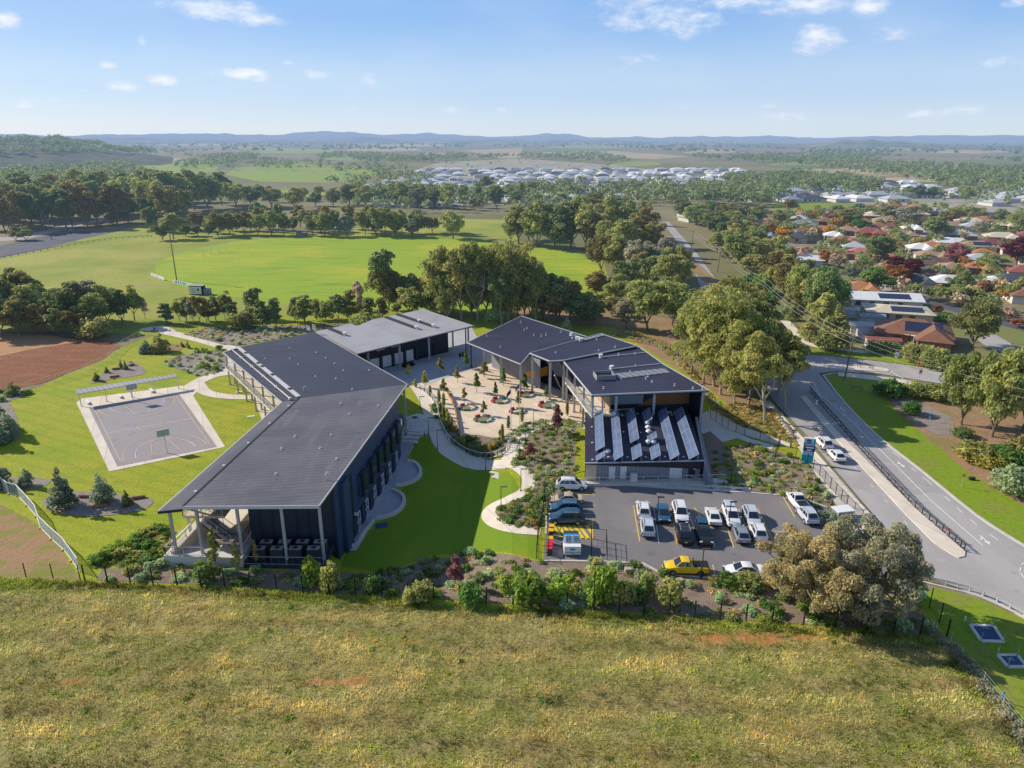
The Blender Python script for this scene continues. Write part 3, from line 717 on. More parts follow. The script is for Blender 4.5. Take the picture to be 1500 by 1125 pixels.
# ---------------------------------------------------------------- planted beds
BEDS = {}
def bed(key, pts, mat='mulch', layer=4, sm=3):
    BEDS[key] = smooth_loop(gp(pts), sm) if sm else gp(pts)
    sheet('garden_bed', BEDS[key], layer, M[mat])
bed('east', [(762, 640), (790, 630), (843, 626), (843, 690), (835, 722), (808, 745), (790, 760), (768, 740), (772, 722), (779, 702), (768, 687), (752, 680), (758, 660)])
bed('south east', [(733, 744), (770, 730), (795, 722), (803, 700), (812, 705), (792, 772), (764, 770), (738, 764), (727, 755)], layer=4.4)
bed('courtyard edge', [(722, 645), (742, 640), (770, 622), (815, 615), (864, 619), (862, 626), (800, 628), (768, 634), (752, 650)])
bed('front', [(140, 850), (150, 834), (240, 830), (420, 838), (470, 836), (500, 840), (560, 842), (620, 822), (690, 808), (790, 824), (885, 824), (942, 828), (968, 842), (1040, 850), (1200, 850), (1340, 858), (1352, 900), (1386, 936), (1270, 921), (1130, 912), (870, 893), (560, 872), (330, 858)], sm=0)
bed('road side', [(1044, 665), (1070, 655), (1105, 650), (1140, 662), (1180, 676), (1215, 722), (1225, 745), (1190, 745), (1170, 728), (1095, 720), (1050, 712)], layer=4.2, sm=0)
bed('driveway corner', [(1175, 735), (1225, 742), (1260, 790), (1285, 810), (1230, 810), (1190, 765)], sm=0)
bed('gum bank', [(1045, 600), (1080, 590), (1130, 600), (1160, 628), (1172, 655), (1130, 640), (1080, 622)], 'bare earth', 5, sm=0)
bed('back', [(268, 490), (300, 481), (420, 477), (560, 474), (545, 482), (465, 484), (350, 507), (325, 505)], 'grey mulch', 4, sm=0)
bed('north west', [(240, 532), (262, 522), (300, 515), (328, 516), (330, 540), (300, 552), (275, 546)], 'grey mulch')
bed('court end', [(132, 562), (150, 548), (190, 530), (206, 536), (212, 548), (165, 556)], 'grey mulch')
bed('upper lawn', [(204, 516), (220, 505), (265, 505), (262, 514), (226, 520)], 'bare earth')
bed('near west', [(62, 737), (80, 724), (115, 720), (165, 724), (215, 728), (224, 737), (205, 748), (140, 757), (88, 752)], 'grey mulch')
bed('far west', [(-40, 702), (0, 700), (60, 701), (74, 707), (50, 716), (0, 720), (-40, 720)], 'grey mulch')
bed('west edge', [(-60, 600), (0, 585), (20, 600), (28, 640), (0, 650), (-60, 670)], 'grey mulch')
bed('shed corner', [(-30, 580), (0, 574), (42, 570), (38, 580), (0, 590), (-30, 594)], 'grey mulch')
bed('bank', [(130, 828), (150, 812), (185, 796), (240, 772), (250, 800), (240, 828)], sm=0)
bed('hall bank', [(890, 488), (960, 505), (1000, 540), (1045, 596), (1060, 600), (1010, 540), (975, 505), (930, 485)], 'mulch', 4, sm=0)
px_sheet('lawn_strip', [(844, 622), (858, 622), (858, 690), (842, 694)], 6, 'lawn grass')
px_sheet('shaded_bank', [(1020, 640), (1040, 632), (1066, 655), (1082, 708), (1046, 708)], 5, 'mulch')
px_sheet('loading_apron', [(856, 700), (1100, 708), (1098, 722), (980, 716), (868, 709)], 4.5, 'concrete')
# pads and pit covers flush with the lawn
def cover(px, py, w, d, mat, label):
    c = g(px, py); mb = MB(); mb.box((c.x, c.y, c.z + 0.05), (w, d, 0.06), 0.3); o = mb.build('pit_cover', M[mat], loc=c); tag(o, label, 'pit cover')
cover(352, 574, 1.8, .8, 'pale concrete', 'pale concrete slab cover in the lawn inside the curved path'); cover(368, 610, 1.4, .7, 'pale concrete', 'small pale slab cover in the lawn beside the verandah posts')
cover(559, 770, 1.7, 1.3, 'blue cover', 'square blue pit cover in the shaded lawn beside the curved seat wall')
c = g(728, 694); mb = MB(); mb.box((c.x, c.y, c.z + .06), (2.6, .6, .08), -.5); mb.box((c.x + .3, c.y - 1.3, c.z + .06), (2.0, 1.3, .08), -.5); o = mb.build('pit_cover', M['pale concrete'], loc=c); tag(o, 'pale concrete pit cover in the lawn in the bend of the path', 'pit cover')
# car park
CARPARK = [(800, 783), (800, 745), (803, 715), (812, 703), (862, 703), (870, 709), (980, 716), (1095, 722), (1170, 728), (1212, 744), (1250, 790), (1345, 845), (1352, 868), (1240, 862), (1130, 852), (1040, 845), (968, 838), (942, 826), (885, 823), (796, 822)]
px_sheet('car_park', CARPARK, 5, 'asphalt')
kerb_line('kerb', [(800, 783), (800, 745), (803, 715)], 0.25, sm=1)
kerb_line('kerb', [(866, 708), (980, 716), (1095, 722), (1170, 728), (1212, 744)], 0.3, sm=1)
kerb_line('kerb', [(796, 822), (885, 823), (942, 826), (968, 840), (1040, 847), (1130, 854), (1240, 864), (1352, 869)], 0.3, sm=1)
def bay(a, b, mat='line yellow', w=0.13): sheet('bay_line', None, 6, M[mat], parts=strip_quads(gp([a, b]), w))
for a, b in (((928, 741), (937, 794)), ((1017, 744), (1036, 772)), ((1056, 746), (1075, 803)), ((958, 745), (965, 796)), ((983, 745), (992, 798)), ((1027, 800), (1008, 752)), ((1047, 802), (1040, 775)), ((1147, 728), (1164, 758)), ((1082, 746), (1105, 800)), ((1110, 746), (1135, 800))):
    bay(a, b, 'line yellow' if a[0] not in (958, 1027, 1047) else 'line white')
bay((955, 768), (1062, 774)); bay((1062, 774), (1150, 780))
for y in (724.5, 740, 752, 765): bay((806, y), (872, y + 1))
for x in (972, 1046, 1120): bay((x - 2, 828), (x + 1, 842))
bay((868, 762), (868, 789))
# yellow hatched zone
HZ = gp([(806, 768), (868, 769), (868, 791), (804, 788)])
def hz(u, v): return HZ[0] * (1 - u) * (1 - v) + HZ[1] * u * (1 - v) + HZ[2] * u * v + HZ[3] * (1 - u) * v
sheet('hatched_zone', None, 6, M['hatch yellow'], parts=[[hz(a, 0), hz(min(1, a + .085), 0), hz(min(1, a + .335), 1), hz(min(1, a + .25), 1)] for a in np.arange(0, .75, .125)] + [[hz(0, .45), hz(0, .9), hz(.16, 1), hz(.08, 1)], [hz(.80, 0), hz(.88, 0), hz(1, .5), hz(1, .8)], [hz(0, 0), hz(1, 0), hz(1, .06), hz(0, .06)], [hz(0, .94), hz(1, .94), hz(1, 1), hz(0, 1)]])
# small reserve in the lower right corner
px_sheet('reserve_lawn', [(1392, 940), (1352, 870), (1372, 862), (1440, 880), (1500, 907), (1640, 988), (1800, 1094), (1800, 1400), (1600, 1200), (1500, 1078), (1440, 1000)], 2, 'verge grass')
kerb_line('kerb', [(1345, 852), (1372, 858), (1440, 876), (1500, 905), (1640, 986), (1800, 1092)], 0.25)

# ================================================================== HILLS
RIDGE_Z = []
def ridge(name, R0, R1, az0, az1, peaks, base, seed, mat='hill', n=220):
    mb = MB(); rows = 7
    RIDGE_Z.append((R0, R1, az0, az1, mb.v, n, rows))
    for i in range(n + 1):
        az = az0 + (az1 - az0) * i / n
        px = 750 + FL * math.tan(az) * 1.0
        h = base * (0.6 + 0.5 * mnoise.noise((az * 14, seed, 0)) + 0.25 * mnoise.noise((az * 45, seed, 2)))
        for (pk, wd, hh) in peaks: h += hh * math.exp(-((px - pk) / wd) ** 2)
        edge = min(1, i / 12, (n - i) / 12)
        for j in range(rows):
            t = j / (rows - 1); rr = R0 + (R1 - R0) * t
            prof = math.sin(PI * t) ** 1.0
            hz_ = max(0, h) * prof * edge * (1 + 0.25 * mnoise.noise((az * 60, t * 4, seed + 9)))
            mb.v.append((rr * math.sin(az), rr * math.cos(az), hz_ - 1))
    for i in range(n):
        for j in range(rows - 1):
            a = i * rows + j; mb.f.append((a, a + rows, a + rows + 1, a + 1)); mb.mi.append(0)
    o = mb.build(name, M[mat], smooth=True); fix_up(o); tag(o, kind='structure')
ridge('hills', 9000, 14500, -0.75, 0.75, [(420, 90, 45), (540, 70, 60), (660, 60, 30), (810, 40, 50), (90, 150, 30), (270, 90, 30), (1390, 160, 20)], 75, 3)
ridge('hills', 6000, 7600, -0.75, 0.2, [(520, 60, 15), (180, 90, 15)], 42, 11)
ridge('hills', 3400, 5200, 0.28, 0.62, [(1215, 45, 26), (1290, 60, 14)], 16, 17)
ridge('hills', 1500, 2300, -0.85, -0.42, [(60, 120, 26), (150, 90, 10), (-50, 100, 12)], 10, 23, 'forest hill')
# ================================================================== PLANTS
def leaf_cloud(name, clusters, n, size, mat, parent=None, seed=1, outward=0.85, rnd=0.7, up=0.25, aspect=0.6, loc=None, shade=0.35, shell=0.62, hue=0.10):
    r = np.random.default_rng(seed)
    C = np.array([c[:3] for c in clusters], float); Rd = np.array([c[3:6] for c in clusters], float)
    w = Rd[:, 0] * Rd[:, 1] + Rd[:, 0] * Rd[:, 2]; w = w / w.sum()
    k = r.choice(len(clusters), n, p=w)
    d = r.normal(size=(n, 3)); d /= np.linalg.norm(d, axis=1)[:, None]
    lowf = d[:, 2] < -0.55; d[lowf, 2] *= -1
    rad = shell + (1.08 - shell) * r.random(n) ** 0.6
    P = C[k] + d * Rd[k] * rad[:, None]
    nrm = d / Rd[k] * Rd[k].mean(axis=1)[:, None]
    nrm = nrm * outward + r.normal(size=(n, 3)) * rnd + np.array([0, 0, up])
    nrm /= np.linalg.norm(nrm, axis=1)[:, None]
    t = r.normal(size=(n, 3)); t -= (t * nrm).sum(1)[:, None] * nrm; t /= np.linalg.norm(t, axis=1)[:, None]
    b = np.cross(nrm, t)
    s = size * (0.6 + 0.8 * r.random(n))[:, None]
    V = np.empty((n, 4, 3)); V[:, 0] = P - t * s; V[:, 1] = P + b * s * aspect - t * s * .15; V[:, 2] = P + t * s; V[:, 3] = P - b * s * aspect + t * s * .15
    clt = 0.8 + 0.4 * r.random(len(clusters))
    tint = clt[k] * (0.72 + 0.56 * r.random(n)) * (1 - shade * (1.08 - rad) / (1.08 - shell))  # inner leaves darkened: the clump's self-shade is put into the tint
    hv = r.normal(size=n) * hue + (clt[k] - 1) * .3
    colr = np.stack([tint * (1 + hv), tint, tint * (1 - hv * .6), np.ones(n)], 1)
    me = bpy.data.meshes.new(name)
    me.vertices.add(4 * n); me.vertices.foreach_set('co', V.reshape(-1))
    me.loops.add(4 * n); me.loops.foreach_set('vertex_index', np.arange(4 * n, dtype=np.int32))
    me.polygons.add(n); me.polygons.foreach_set('loop_start', np.arange(0, 4 * n, 4, dtype=np.int32)); 
    at = me.color_attributes.new('tint', 'FLOAT_COLOR', 'POINT')
    at.data.foreach_set('color', np.clip(np.repeat(colr, 4, axis=0), 0, 3).reshape(-1).astype(np.float32))
    me.materials.append(mat); me.update(calc_edges=True); me.validate()
    o = bpy.data.objects.new(name, me); COL.objects.link(o)
    if parent is not None: o.parent = parent
    if loc is not None: o.location = loc
    return o

def crown_clusters(n, c, rad, cr, seed, flat=0.78, mind=0.62):
    r = random.Random(seed); out = []
    for _ in range(4000):
        if len(out) >= n: break
        d = Vector((r.gauss(0, 1), r.gauss(0, 1), r.gauss(0.15, 1))).normalized(); q = (0.35 + 0.65 * r.random() ** 0.5)
        p = Vector((c[0] + d.x * rad[0] * q, c[1] + d.y * rad[1] * q, c[2] + d.z * rad[2] * q))
        s = cr * r.uniform(0.7, 1.25)
        if all((p - Vector(o[:3])).length > (s + o[3]) * 0.5 * mind * 1.25 for o in out):
            out.append((p.x, p.y, p.z, s, s * r.uniform(.85, 1.15), s * flat * r.uniform(.8, 1.1)))
    return out

PROTO = {}; PROTO_OBJS = []
def gum(key, H, W, base, ncl, cr, nleaf, lsize, seed, trunk_r=0.3, leaf='leaf olive', bark='bark', forks=3, name='gum_tree', flat=.78, lean=0.0, keep=False, rnd=.7, subs=3):
    """a tree of the eucalypt kind: trunk that forks into limbs, each carrying clumps of foliage"""
    r = random.Random(seed * 13 + 1)
    root = thing(name, 'tree', 'tree')
    cz = H * (base + (1 - base) * 0.5); big = crown_clusters(ncl, (lean * H, 0, cz), (W / 2 - cr * .8, W / 2 - cr * .8, H * (1 - base) / 2 - cr * .6), cr, seed, flat)
    cl = []
    for c in big:            # each clump is itself a handful of smaller tufts, so that the outline is ragged
        for j in range(subs):
            d = Vector((r.gauss(0, 1), r.gauss(0, 1), r.gauss(.2, 1))).normalized() * c[3] * .55
            s = r.uniform(.42, .68); cl.append((c[0] + d.x, c[1] + d.y, c[2] + d.z * .8, c[3] * s, c[4] * s, c[5] * s))
    mb = MB(); fz = H * base * r.uniform(.75, .95)
    f = Vector((lean * H * .4 + r.uniform(-.3, .3), r.uniform(-.3, .3), fz))
    mb.path([(0, 0, -.3), (f.x * .4 + r.uniform(-.15, .15), f.y * .4, fz * .5), f], trunk_r, trunk_r * .75, 8)
    forkpts = []
    for i in range(forks):
        a = 2 * PI * i / forks + r.uniform(-.5, .5); L = (H - fz) * r.uniform(.3, .5)
        q = f + Vector((math.cos(a) * L * .55 + lean * L, math.sin(a) * L * .55, L * .85)); mid = (f + q) / 2 + Vector((r.uniform(-.3, .3), r.uniform(-.3, .3), 0.1))
        mb.path([f, mid, q], trunk_r * .62, trunk_r * .38, 6); forkpts.append(q)
    for c in big:
        p = Vector(c[:3]); q = min(forkpts, key=lambda k: (k - p).length)
        mb.path([q, (q + p) / 2 + Vector((r.uniform(-.2, .2), r.uniform(-.2, .2), -.15)), p], trunk_r * .34, trunk_r * .1, 5)
    mb.build('trunk', M[bark], root)
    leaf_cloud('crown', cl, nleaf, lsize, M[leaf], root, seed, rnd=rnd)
    root['_H'] = H; root['_W'] = W; root['_leaf'] = leaf
    PROTO[key] = root; PROTO_OBJS.append(root); PROTO_OBJS.extend(root.children)
    return root
def shrub_proto(key, clusters, n, ls, leaf, seed, name='shrub', W=1.0, H=1.0, trunk=None, **k):
    if trunk:
        root = thing(name, 'tree', 'tree')
        mb = MB(); mb.path(trunk[0], trunk[1], trunk[2], 6)
        for c in clusters: mb.path([(trunk[0][-1][0] * .6, 0, trunk[0][-1][2] * .7), c[:3]], trunk[2], trunk[2] * .4, 4)
        mb.build('trunk', M['bark'], root)
        leaf_cloud('crown', clusters, n, ls, M[leaf], root, seed, **k)
    else:
        root = leaf_cloud(name, clusters, n, ls, M[leaf], None, seed, **k)
    root['_H'] = H; root['_W'] = W; root['_leaf'] = leaf
    PROTO[key] = root; PROTO_OBJS.append(root); PROTO_OBJS.extend(root.children)
# mid-distance gums
for i, (H, W, base, ncl, cr) in enumerate(((15, 13, .12, 22, 2.6), (15, 11, .16, 19, 2.4), (14, 14, .08, 24, 2.7), (16, 12, .18, 18, 2.5), (14, 12, .08, 22, 2.6))):
    gum('gum%d' % i, H, W, base, ncl, cr, 4200, .45, 31 + i)
# young slender gums of the rows behind the school
for i, (H, W, base, ncl, cr) in enumerate(((9, 6, .2, 13, 1.5), (9, 5, .16, 12, 1.35), (9, 7, .24, 13, 1.5))):
    gum('slim%d' % i, H, W, base, ncl, cr, 1900, .33, 51 + i, trunk_r=.16)
# close tall gums on the right
for i, (H, W, base, ncl, cr) in enumerate(((20, 14, .12, 34, 2.6), (20, 15, .08, 38, 2.7), (19, 13, .17, 30, 2.5))):
    gum('tall%d' % i, H, W, base, ncl, cr, 9000, .33, 71 + i, trunk_r=.36, bark='pale bark', subs=4)
gum('lean', 15, 13, .26, 22, 2.1, 8000, .3, 83, trunk_r=.3, bark='pale bark', lean=.12, forks=4)
# the big spreading tree at the car park
gum('spread', 13, 20, .06, 52, 1.8, 44000, .18, 97, trunk_r=.42, leaf='leaf tan', forks=5, subs=5, flat=.85, name='spreading_tree')
gum('spread2', 12, 14, .1, 32, 2.3, 11000, .3, 99, trunk_r=.36, leaf='leaf olive', forks=4, subs=4, flat=.85)
# rounded garden trees and far trees
for i, (H, W, base, ncl, cr) in enumerate(((8, 7.5, .08, 15, 1.9), (8, 9, .06, 17, 2.0), (9, 6.5, .06, 15, 1.8))):
    gum('round%d' % i, H, W, base, ncl, cr, 1300, .42, 111 + i, trunk_r=.18, name='tree')
for i, (H, W, base, ncl, cr) in enumerate(((14, 12, .16, 11, 2.6), (14, 14, .12, 12, 2.7), (15, 10, .2, 10, 2.4))):
    gum('far%d' % i, H, W, base, ncl, cr, 620, .85, 131 + i, trunk_r=.35, name='tree')
def cone_clusters(H, W, n, seed, z0=.1):
    r = random.Random(seed); out = []
    for i in range(n):
        t = (i + .5) / n; z = H * (z0 + (1 - z0) * t); rr = W / 2 * (1 - t) ** .7
        for k in range(max(1, int(4 * (1 - t) + 1))):
            a = r.uniform(0, 2 * PI); out.append((math.cos(a) * rr * .55, math.sin(a) * rr * .6, z, rr * .66 + .16, rr * .66 + .16, H / n * .9))
    return out
shrub_proto('conifer', cone_clusters(10, 6, 8, 5), 2600, .36, 'leaf dark', 141, 'conifer', 6, 10, ([(0, 0, -.2), (0, 0, 6)], .25, .1))
for i in range(2):
    shrub_proto('younggum%d' % i, cone_clusters(5, 3.3, 8, 15 + i, .06), 2200, .2, 'leaf bluegrey', 151 + i, 'young_gum_tree', 2.9, 5, ([(0, 0, -.2), (0, 0, 3.4)], .08, .04))
for i in range(3):   # courtyard saplings
    r_ = random.Random(60 + i); cl = [(r_.uniform(-.6, .6) * (1 - k * .09), r_.uniform(-.6, .6) * (1 - k * .09), 1.2 + .24 * k, .46 * (1 - k * .06), .46 * (1 - k * .06), .34) for k in range(10)]
    shrub_proto('sapling%d' % i, cl, 760, .15, 'leaf dark', 161 + i, 'sapling', 1.4, 3.6, ([(0, 0, -.1), (0, 0, 3.0)], .05, .025), rnd=1.0)
shrub_proto('column', [(0, 0, .5 + .35 * k, .42 - .03 * abs(k - 3), .42 - .03 * abs(k - 3), .4) for k in range(8)], 700, .14, 'leaf green', 171, 'columnar_tree', .9, 3.5, ([(0, 0, -.1), (0, 0, 2.6)], .05, .03))
# shrubs
def mound(W, H, n, seed):
    r = random.Random(seed)
    return [(r.uniform(-.3, .3) * W, r.uniform(-.3, .3) * W, H * r.uniform(.25, .5), W * r.uniform(.2, .32), W * r.uniform(.2, .32), H * r.uniform(.3, .5)) for _ in range(n)]
for i in range(3): shrub_proto('mound%d' % i, mound(1.6, 1.0, 8, 181 + i), 330, .14, 'leaf sage', 181 + i, 'shrub', 1.6, 1.0)
for i in range(3): shrub_proto('bush%d' % i, mound(2.4, 2.2, 12, 191 + i), 900, .17, 'leaf bright', 191 + i, 'bush', 2.4, 2.2)
for i in range(2): shrub_proto('tuft%d' % i, mound(.9, .6, 4, 201 + i), 110, .15, 'leaf sage', 201 + i, 'tussock', .9, .6, rnd=1.2, aspect=.25)
for i in range(2): shrub_proto('bigbush%d' % i, mound(4.5, 3.4, 16, 211 + i), 1900, .26, 'leaf olive', 211 + i, 'bush', 4.5, 3.4)
for i in range(2): shrub_proto('leafyweed%d' % i, mound(1.1, .5, 6, 221 + i), 150, .16, 'leaf green', 221 + i, 'weed', 1.1, .5, rnd=.9)
for o in PROTO_OBJS: COL.objects.unlink(o)

NAMED = {}
def plant(kind, pos, H=None, W=None, leaf=None, label='tree', group=None, cat=None, rz=None, name=None):
    p = PROTO[kind]; sz = (H or p['_H']) / p['_H']; sx = (W / p['_W']) if W else sz
    mats = {p['_leaf']: M[leaf]} if leaf and leaf != p['_leaf'] else None
    o = dup(p, pos, random.uniform(0, 6.28) if rz is None else rz, (sx, sx * random.uniform(.93, 1.07), sz), label, group, mats)
    if name: o.name = name
    o['category'] = cat or ('tree' if o.type == 'EMPTY' else 'shrub')
    return o
LEAFWORD = {'leaf olive': 'olive green', 'leaf dark': 'dark green', 'leaf bronze': 'bronze green', 'leaf light': 'yellowish green', 'leaf grey': 'grey green', 'leaf tan': 'tan', 'leaf brown': 'brown', 'leaf bright': 'bright green', 'leaf green': 'deep green', 'leaf sage': 'sage green', 'leaf bluegrey': 'blue-grey', 'leaf yellow': 'yellow', 'leaf orange': 'orange', 'leaf red': 'red', 'leaf crimson': 'crimson', 'leaf plum': 'plum red', 'leaf bare': 'bare brown', 'leaf straw': 'straw-coloured', 'leaf golden': 'golden'}
GROUPS = {}
def ptree(kind, x, yb, yt, wpx=None, leaf='leaf olive', grp=None, label=None, **k):
    pos = g(x, yb); H = height_to(pos, yt); W = px_len(pos, wpx) if wpx else None
    if kind[:3] in ('gum', 'sli'): W = W and W * 1.22; H *= 1.07
    o = plant(kind, pos, H, W, leaf, label or 'tree', grp[1] if grp else None, **k)
    if grp and not label: GROUPS.setdefault(grp, []).append((o, leaf))
    return o
def finish_groups():
    for (where, grp), lst in GROUPS.items():
        lst.sort(key=lambda t: t[0].location.x / max(1, t[0].location.y))
        for i, (o, leaf) in enumerate(lst):
            kind = o.name.split('.')[0].replace('_', ' ')
            o['label'] = '%s %s, %s from left %s' % (LEAFWORD[leaf], kind, ordn(i + 1), where)
rc = random.choice
GUMS = ['gum0', 'gum1', 'gum2', 'gum3', 'gum4']; SLIM = ['slim0', 'slim1', 'slim2']; FAR_ = ['far0', 'far1', 'far2']; RND = ['round0', 'round1', 'round2']

# --- clump at the left edge behind the ploughed paddock
GA = ('behind the ploughed paddock', 'trees behind the ploughed paddock')
for x, yb, yt, w, l in ((-18, 482, 398, 80, 'leaf dark'), (8, 476, 390, 75, 'leaf bronze'), (32, 468, 402, 70, 'leaf dark'), (48, 482, 418, 50, 'leaf olive'), (75, 478, 420, 55, 'leaf olive'), (98, 482, 416, 50, 'leaf dark'), (112, 470, 412, 48, 'leaf olive'), (132, 468, 405, 42, 'leaf grey'), (140, 484, 432, 40, 'leaf olive'), (158, 474, 418, 44, 'leaf olive'), (62, 490, 446, 40, 'leaf bronze'), (30, 492, 440, 44, 'leaf olive'), (180, 476, 424, 30, 'leaf dark'), (118, 492, 450, 36, 'leaf bronze'), (5, 492, 440, 44, 'leaf olive'), (88, 492, 452, 34, 'leaf dark')):
    ptree(rc(GUMS), x, yb, yt, w, l, GA)
ptree('bigbush0', 140, 494, 464, 44, 'leaf olive', label='rounded olive bush at the corner of the ploughed paddock')
# --- row along the near side of the reserve
GB = ('along the near side of the reserve', 'row of trees along the near side of the sports reserve')
for x, yb, yt, w, l in ((198, 470, 422, 28, 'leaf olive'), (213, 468, 440, 14, 'leaf bare'), (245, 474, 444, 22, 'leaf dark'), (263, 470, 440, 18, 'leaf olive'), (273, 472, 436, 18, 'leaf olive'), (284, 474, 440, 16, 'leaf grey'), (294, 478, 433, 24, 'leaf bronze'), (306, 470, 440, 18, 'leaf olive'), (317, 470, 434, 18, 'leaf olive'), (336, 468, 430, 22, 'leaf olive'), (374, 466, 422, 24, 'leaf dark'), (386, 480, 440, 22, 'leaf dark'), (405, 480, 438, 22, 'leaf dark'), (436, 476, 448, 18, 'leaf olive'), (446, 476, 434, 30, 'leaf olive'), (476, 478, 444, 24, 'leaf olive'), (496, 476, 432, 26, 'leaf dark'), (512, 474, 426, 24, 'leaf olive'), (527, 470, 412, 22, 'leaf bare'), (540, 478, 436, 26, 'leaf olive')):
    ptree(rc(SLIM), x, yb, yt, w, l, GB)
for x, yb, yt, w in ((355, 481, 454, 34), (540, 484, 456, 40)): ptree('bigbush1', x, yb, yt, w, 'leaf olive', label='olive bush %s the roof of the back wing' % ('left of' if x < 400 else 'just behind'))
# --- trees directly behind the school
GC = ('in the grove behind the school', 'tall gums of the grove behind the school')
ptree('slim2', 562, 452, 366, 44, 'leaf dark', label='tall thin gum with bare forking limbs, standing alone left of the grove', name='gum_tree')
for x, yb, yt, w, l in ((578, 456, 398, 36, 'leaf bronze'), (600, 456, 397, 42, 'leaf dark'), (618, 450, 408, 36, 'leaf dark'), (638, 462, 382, 40, 'leaf olive'), (650, 464, 352, 62, 'leaf light'), (676, 468, 350, 66, 'leaf light'), (700, 470, 346, 62, 'leaf light'), (722, 466, 348, 64, 'leaf olive'), (745, 472, 344, 64, 'leaf olive'), (768, 466, 352, 58, 'leaf light'), (785, 474, 380, 50, 'leaf olive'), (655, 470, 396, 44, 'leaf olive'), (735, 476, 392, 46, 'leaf dark'), (690, 462, 372, 50, 'leaf olive'), (664, 458, 366, 60, 'leaf light'), (712, 462, 360, 56, 'leaf light'), (758, 460, 358, 54, 'leaf light'), (632, 458, 396, 40, 'leaf light'), (780, 462, 372, 50, 'leaf light'), (735, 458, 356, 56, 'leaf olive')):
    ptree('tall%d' % random.randrange(3), x, yb, yt, w, l, GC)
for x, yb, yt, w, l in ((795, 468, 400, 50, 'leaf dark'), (815, 470, 406, 52, 'leaf dark'), (835, 470, 404, 40, 'leaf bronze'), (850, 478, 432, 50, 'leaf dark'), (868, 478, 438, 36, 'leaf dark')):
    ptree(rc(GUMS), x, yb, yt, w, l, GC)
ptree('younggum0', 725, 470, 446, 26, 'leaf sage', label='pale grey-green young tree in front of the grove', name='tree'); ptree('younggum1', 786, 468, 449, 18, 'leaf light', label='small yellow-green tree behind the roof ridge')
ptree('younggum0', 830, 484, 463, 12, 'leaf sage', label='small pale tree left of the dark green lawn behind the school')
# --- belt of gums between reserve and main road
GD = ('in the gum belt behind the hall', 'belt of gums between reserve and main road')
for x, yb, yt, w, l in ((760, 358, 302, 44, 'leaf olive'), (785, 362, 296, 46, 'leaf olive'), (812, 362, 290, 46, 'leaf dark'), (836, 364, 296, 46, 'leaf dark'), (858, 366, 300, 42, 'leaf olive'), (818, 366, 320, 44, 'leaf dark'), (872, 366, 312, 44, 'leaf bronze'), (895, 352, 290, 44, 'leaf olive'), (920, 352, 296, 48, 'leaf olive'), (940, 362, 304, 50, 'leaf bronze'), (892, 376, 316, 46, 'leaf olive'), (912, 384, 322, 48, 'leaf olive'), (935, 378, 320, 48, 'leaf bronze'), (955, 375, 325, 36, 'leaf bronze'), (880, 402, 338, 44, 'leaf bronze'), (905, 408, 345, 46, 'leaf olive'), (928, 412, 352, 44, 'leaf grey'), (950, 410, 356, 44, 'leaf grey'), (974, 406, 352, 44, 'leaf grey'), (962, 430, 366, 48, 'leaf dark'), (985, 440, 366, 46, 'leaf olive'), (990, 424, 360, 40, 'leaf olive'), (875, 438, 398, 38, 'leaf bronze'), (896, 462, 436, 28, 'leaf bronze'), (905, 445, 402, 40, 'leaf olive'), (948, 484, 400, 72, 'leaf olive'), (918, 482, 438, 40, 'leaf grey'), (985, 472, 428, 50, 'leaf dark'), (1005, 470, 420, 40, 'leaf olive'), (775, 352, 312, 36, 'leaf olive'), (748, 356, 318, 26, 'leaf olive'), (850, 330, 286, 36, 'leaf olive'), (900, 330, 284, 36, 'leaf dark'), (872, 322, 282, 36, 'leaf bronze')):
    ptree(rc(GUMS), x, yb, yt, w, l, GD)
# --- tall gums beside the hall
GE = ('beside the hall', 'tall gums between hall and main road')
for x, yb, yt, w, l, kd in ((1046, 566, 408, 100, 'leaf light', 'tall1'), (1056, 578, 430, 92, 'leaf light', 'tall0'), (1030, 530, 420, 70, 'leaf light', 'tall2'), (1072, 556, 418, 84, 'leaf light', 'tall2'), (1098, 585, 455, 70, 'leaf olive', 'tall0'), (1085, 540, 415, 70, 'leaf olive', 'tall1'), (1012, 545, 436, 70, 'leaf light', 'tall0'), (1030, 562, 424, 76, 'leaf light', 'tall2'), (1076, 592, 462, 70, 'leaf light', 'tall1'), (1100, 560, 436, 76, 'leaf olive', 'tall2'), (1064, 530, 402, 84, 'leaf light', 'tall0'), (1092, 512, 408, 66, 'leaf olive', 'tall1'), (1140, 578, 492, 64, 'leaf light', 'tall2'), (1112, 545, 452, 60, 'leaf olive', 'tall0'), (1022, 500, 415, 60, 'leaf olive', 'tall1')):
    ptree(kd, x, yb, yt, w, l, GE, name='gum_tree')
ptree('lean', 1120, 617, 492, 96, 'leaf light', label='leaning gum with pale forked limbs at the end of the stone row'); ptree('lean', 1150, 600, 490, 80, 'leaf light', label='open-crowned gum overhanging the main road', rz=2.0); ptree('slim0', 1097, 594, 528, 36, 'leaf light', label='slender yellow-green gum left of the leaning gum', name='gum_tree')
# --- the big tree at the car park and its grey neighbour: one broad crown
ptree('spread', 1182, 886, 776, 178, 'leaf tan', rz=.4, label='broad spreading tree with tan-green crown over the end of the car park')
ptree('spread', 1262, 902, 770, 186, 'leaf grey', rz=2.2, label='broad grey-green tree, right half of the crown over the car park corner')
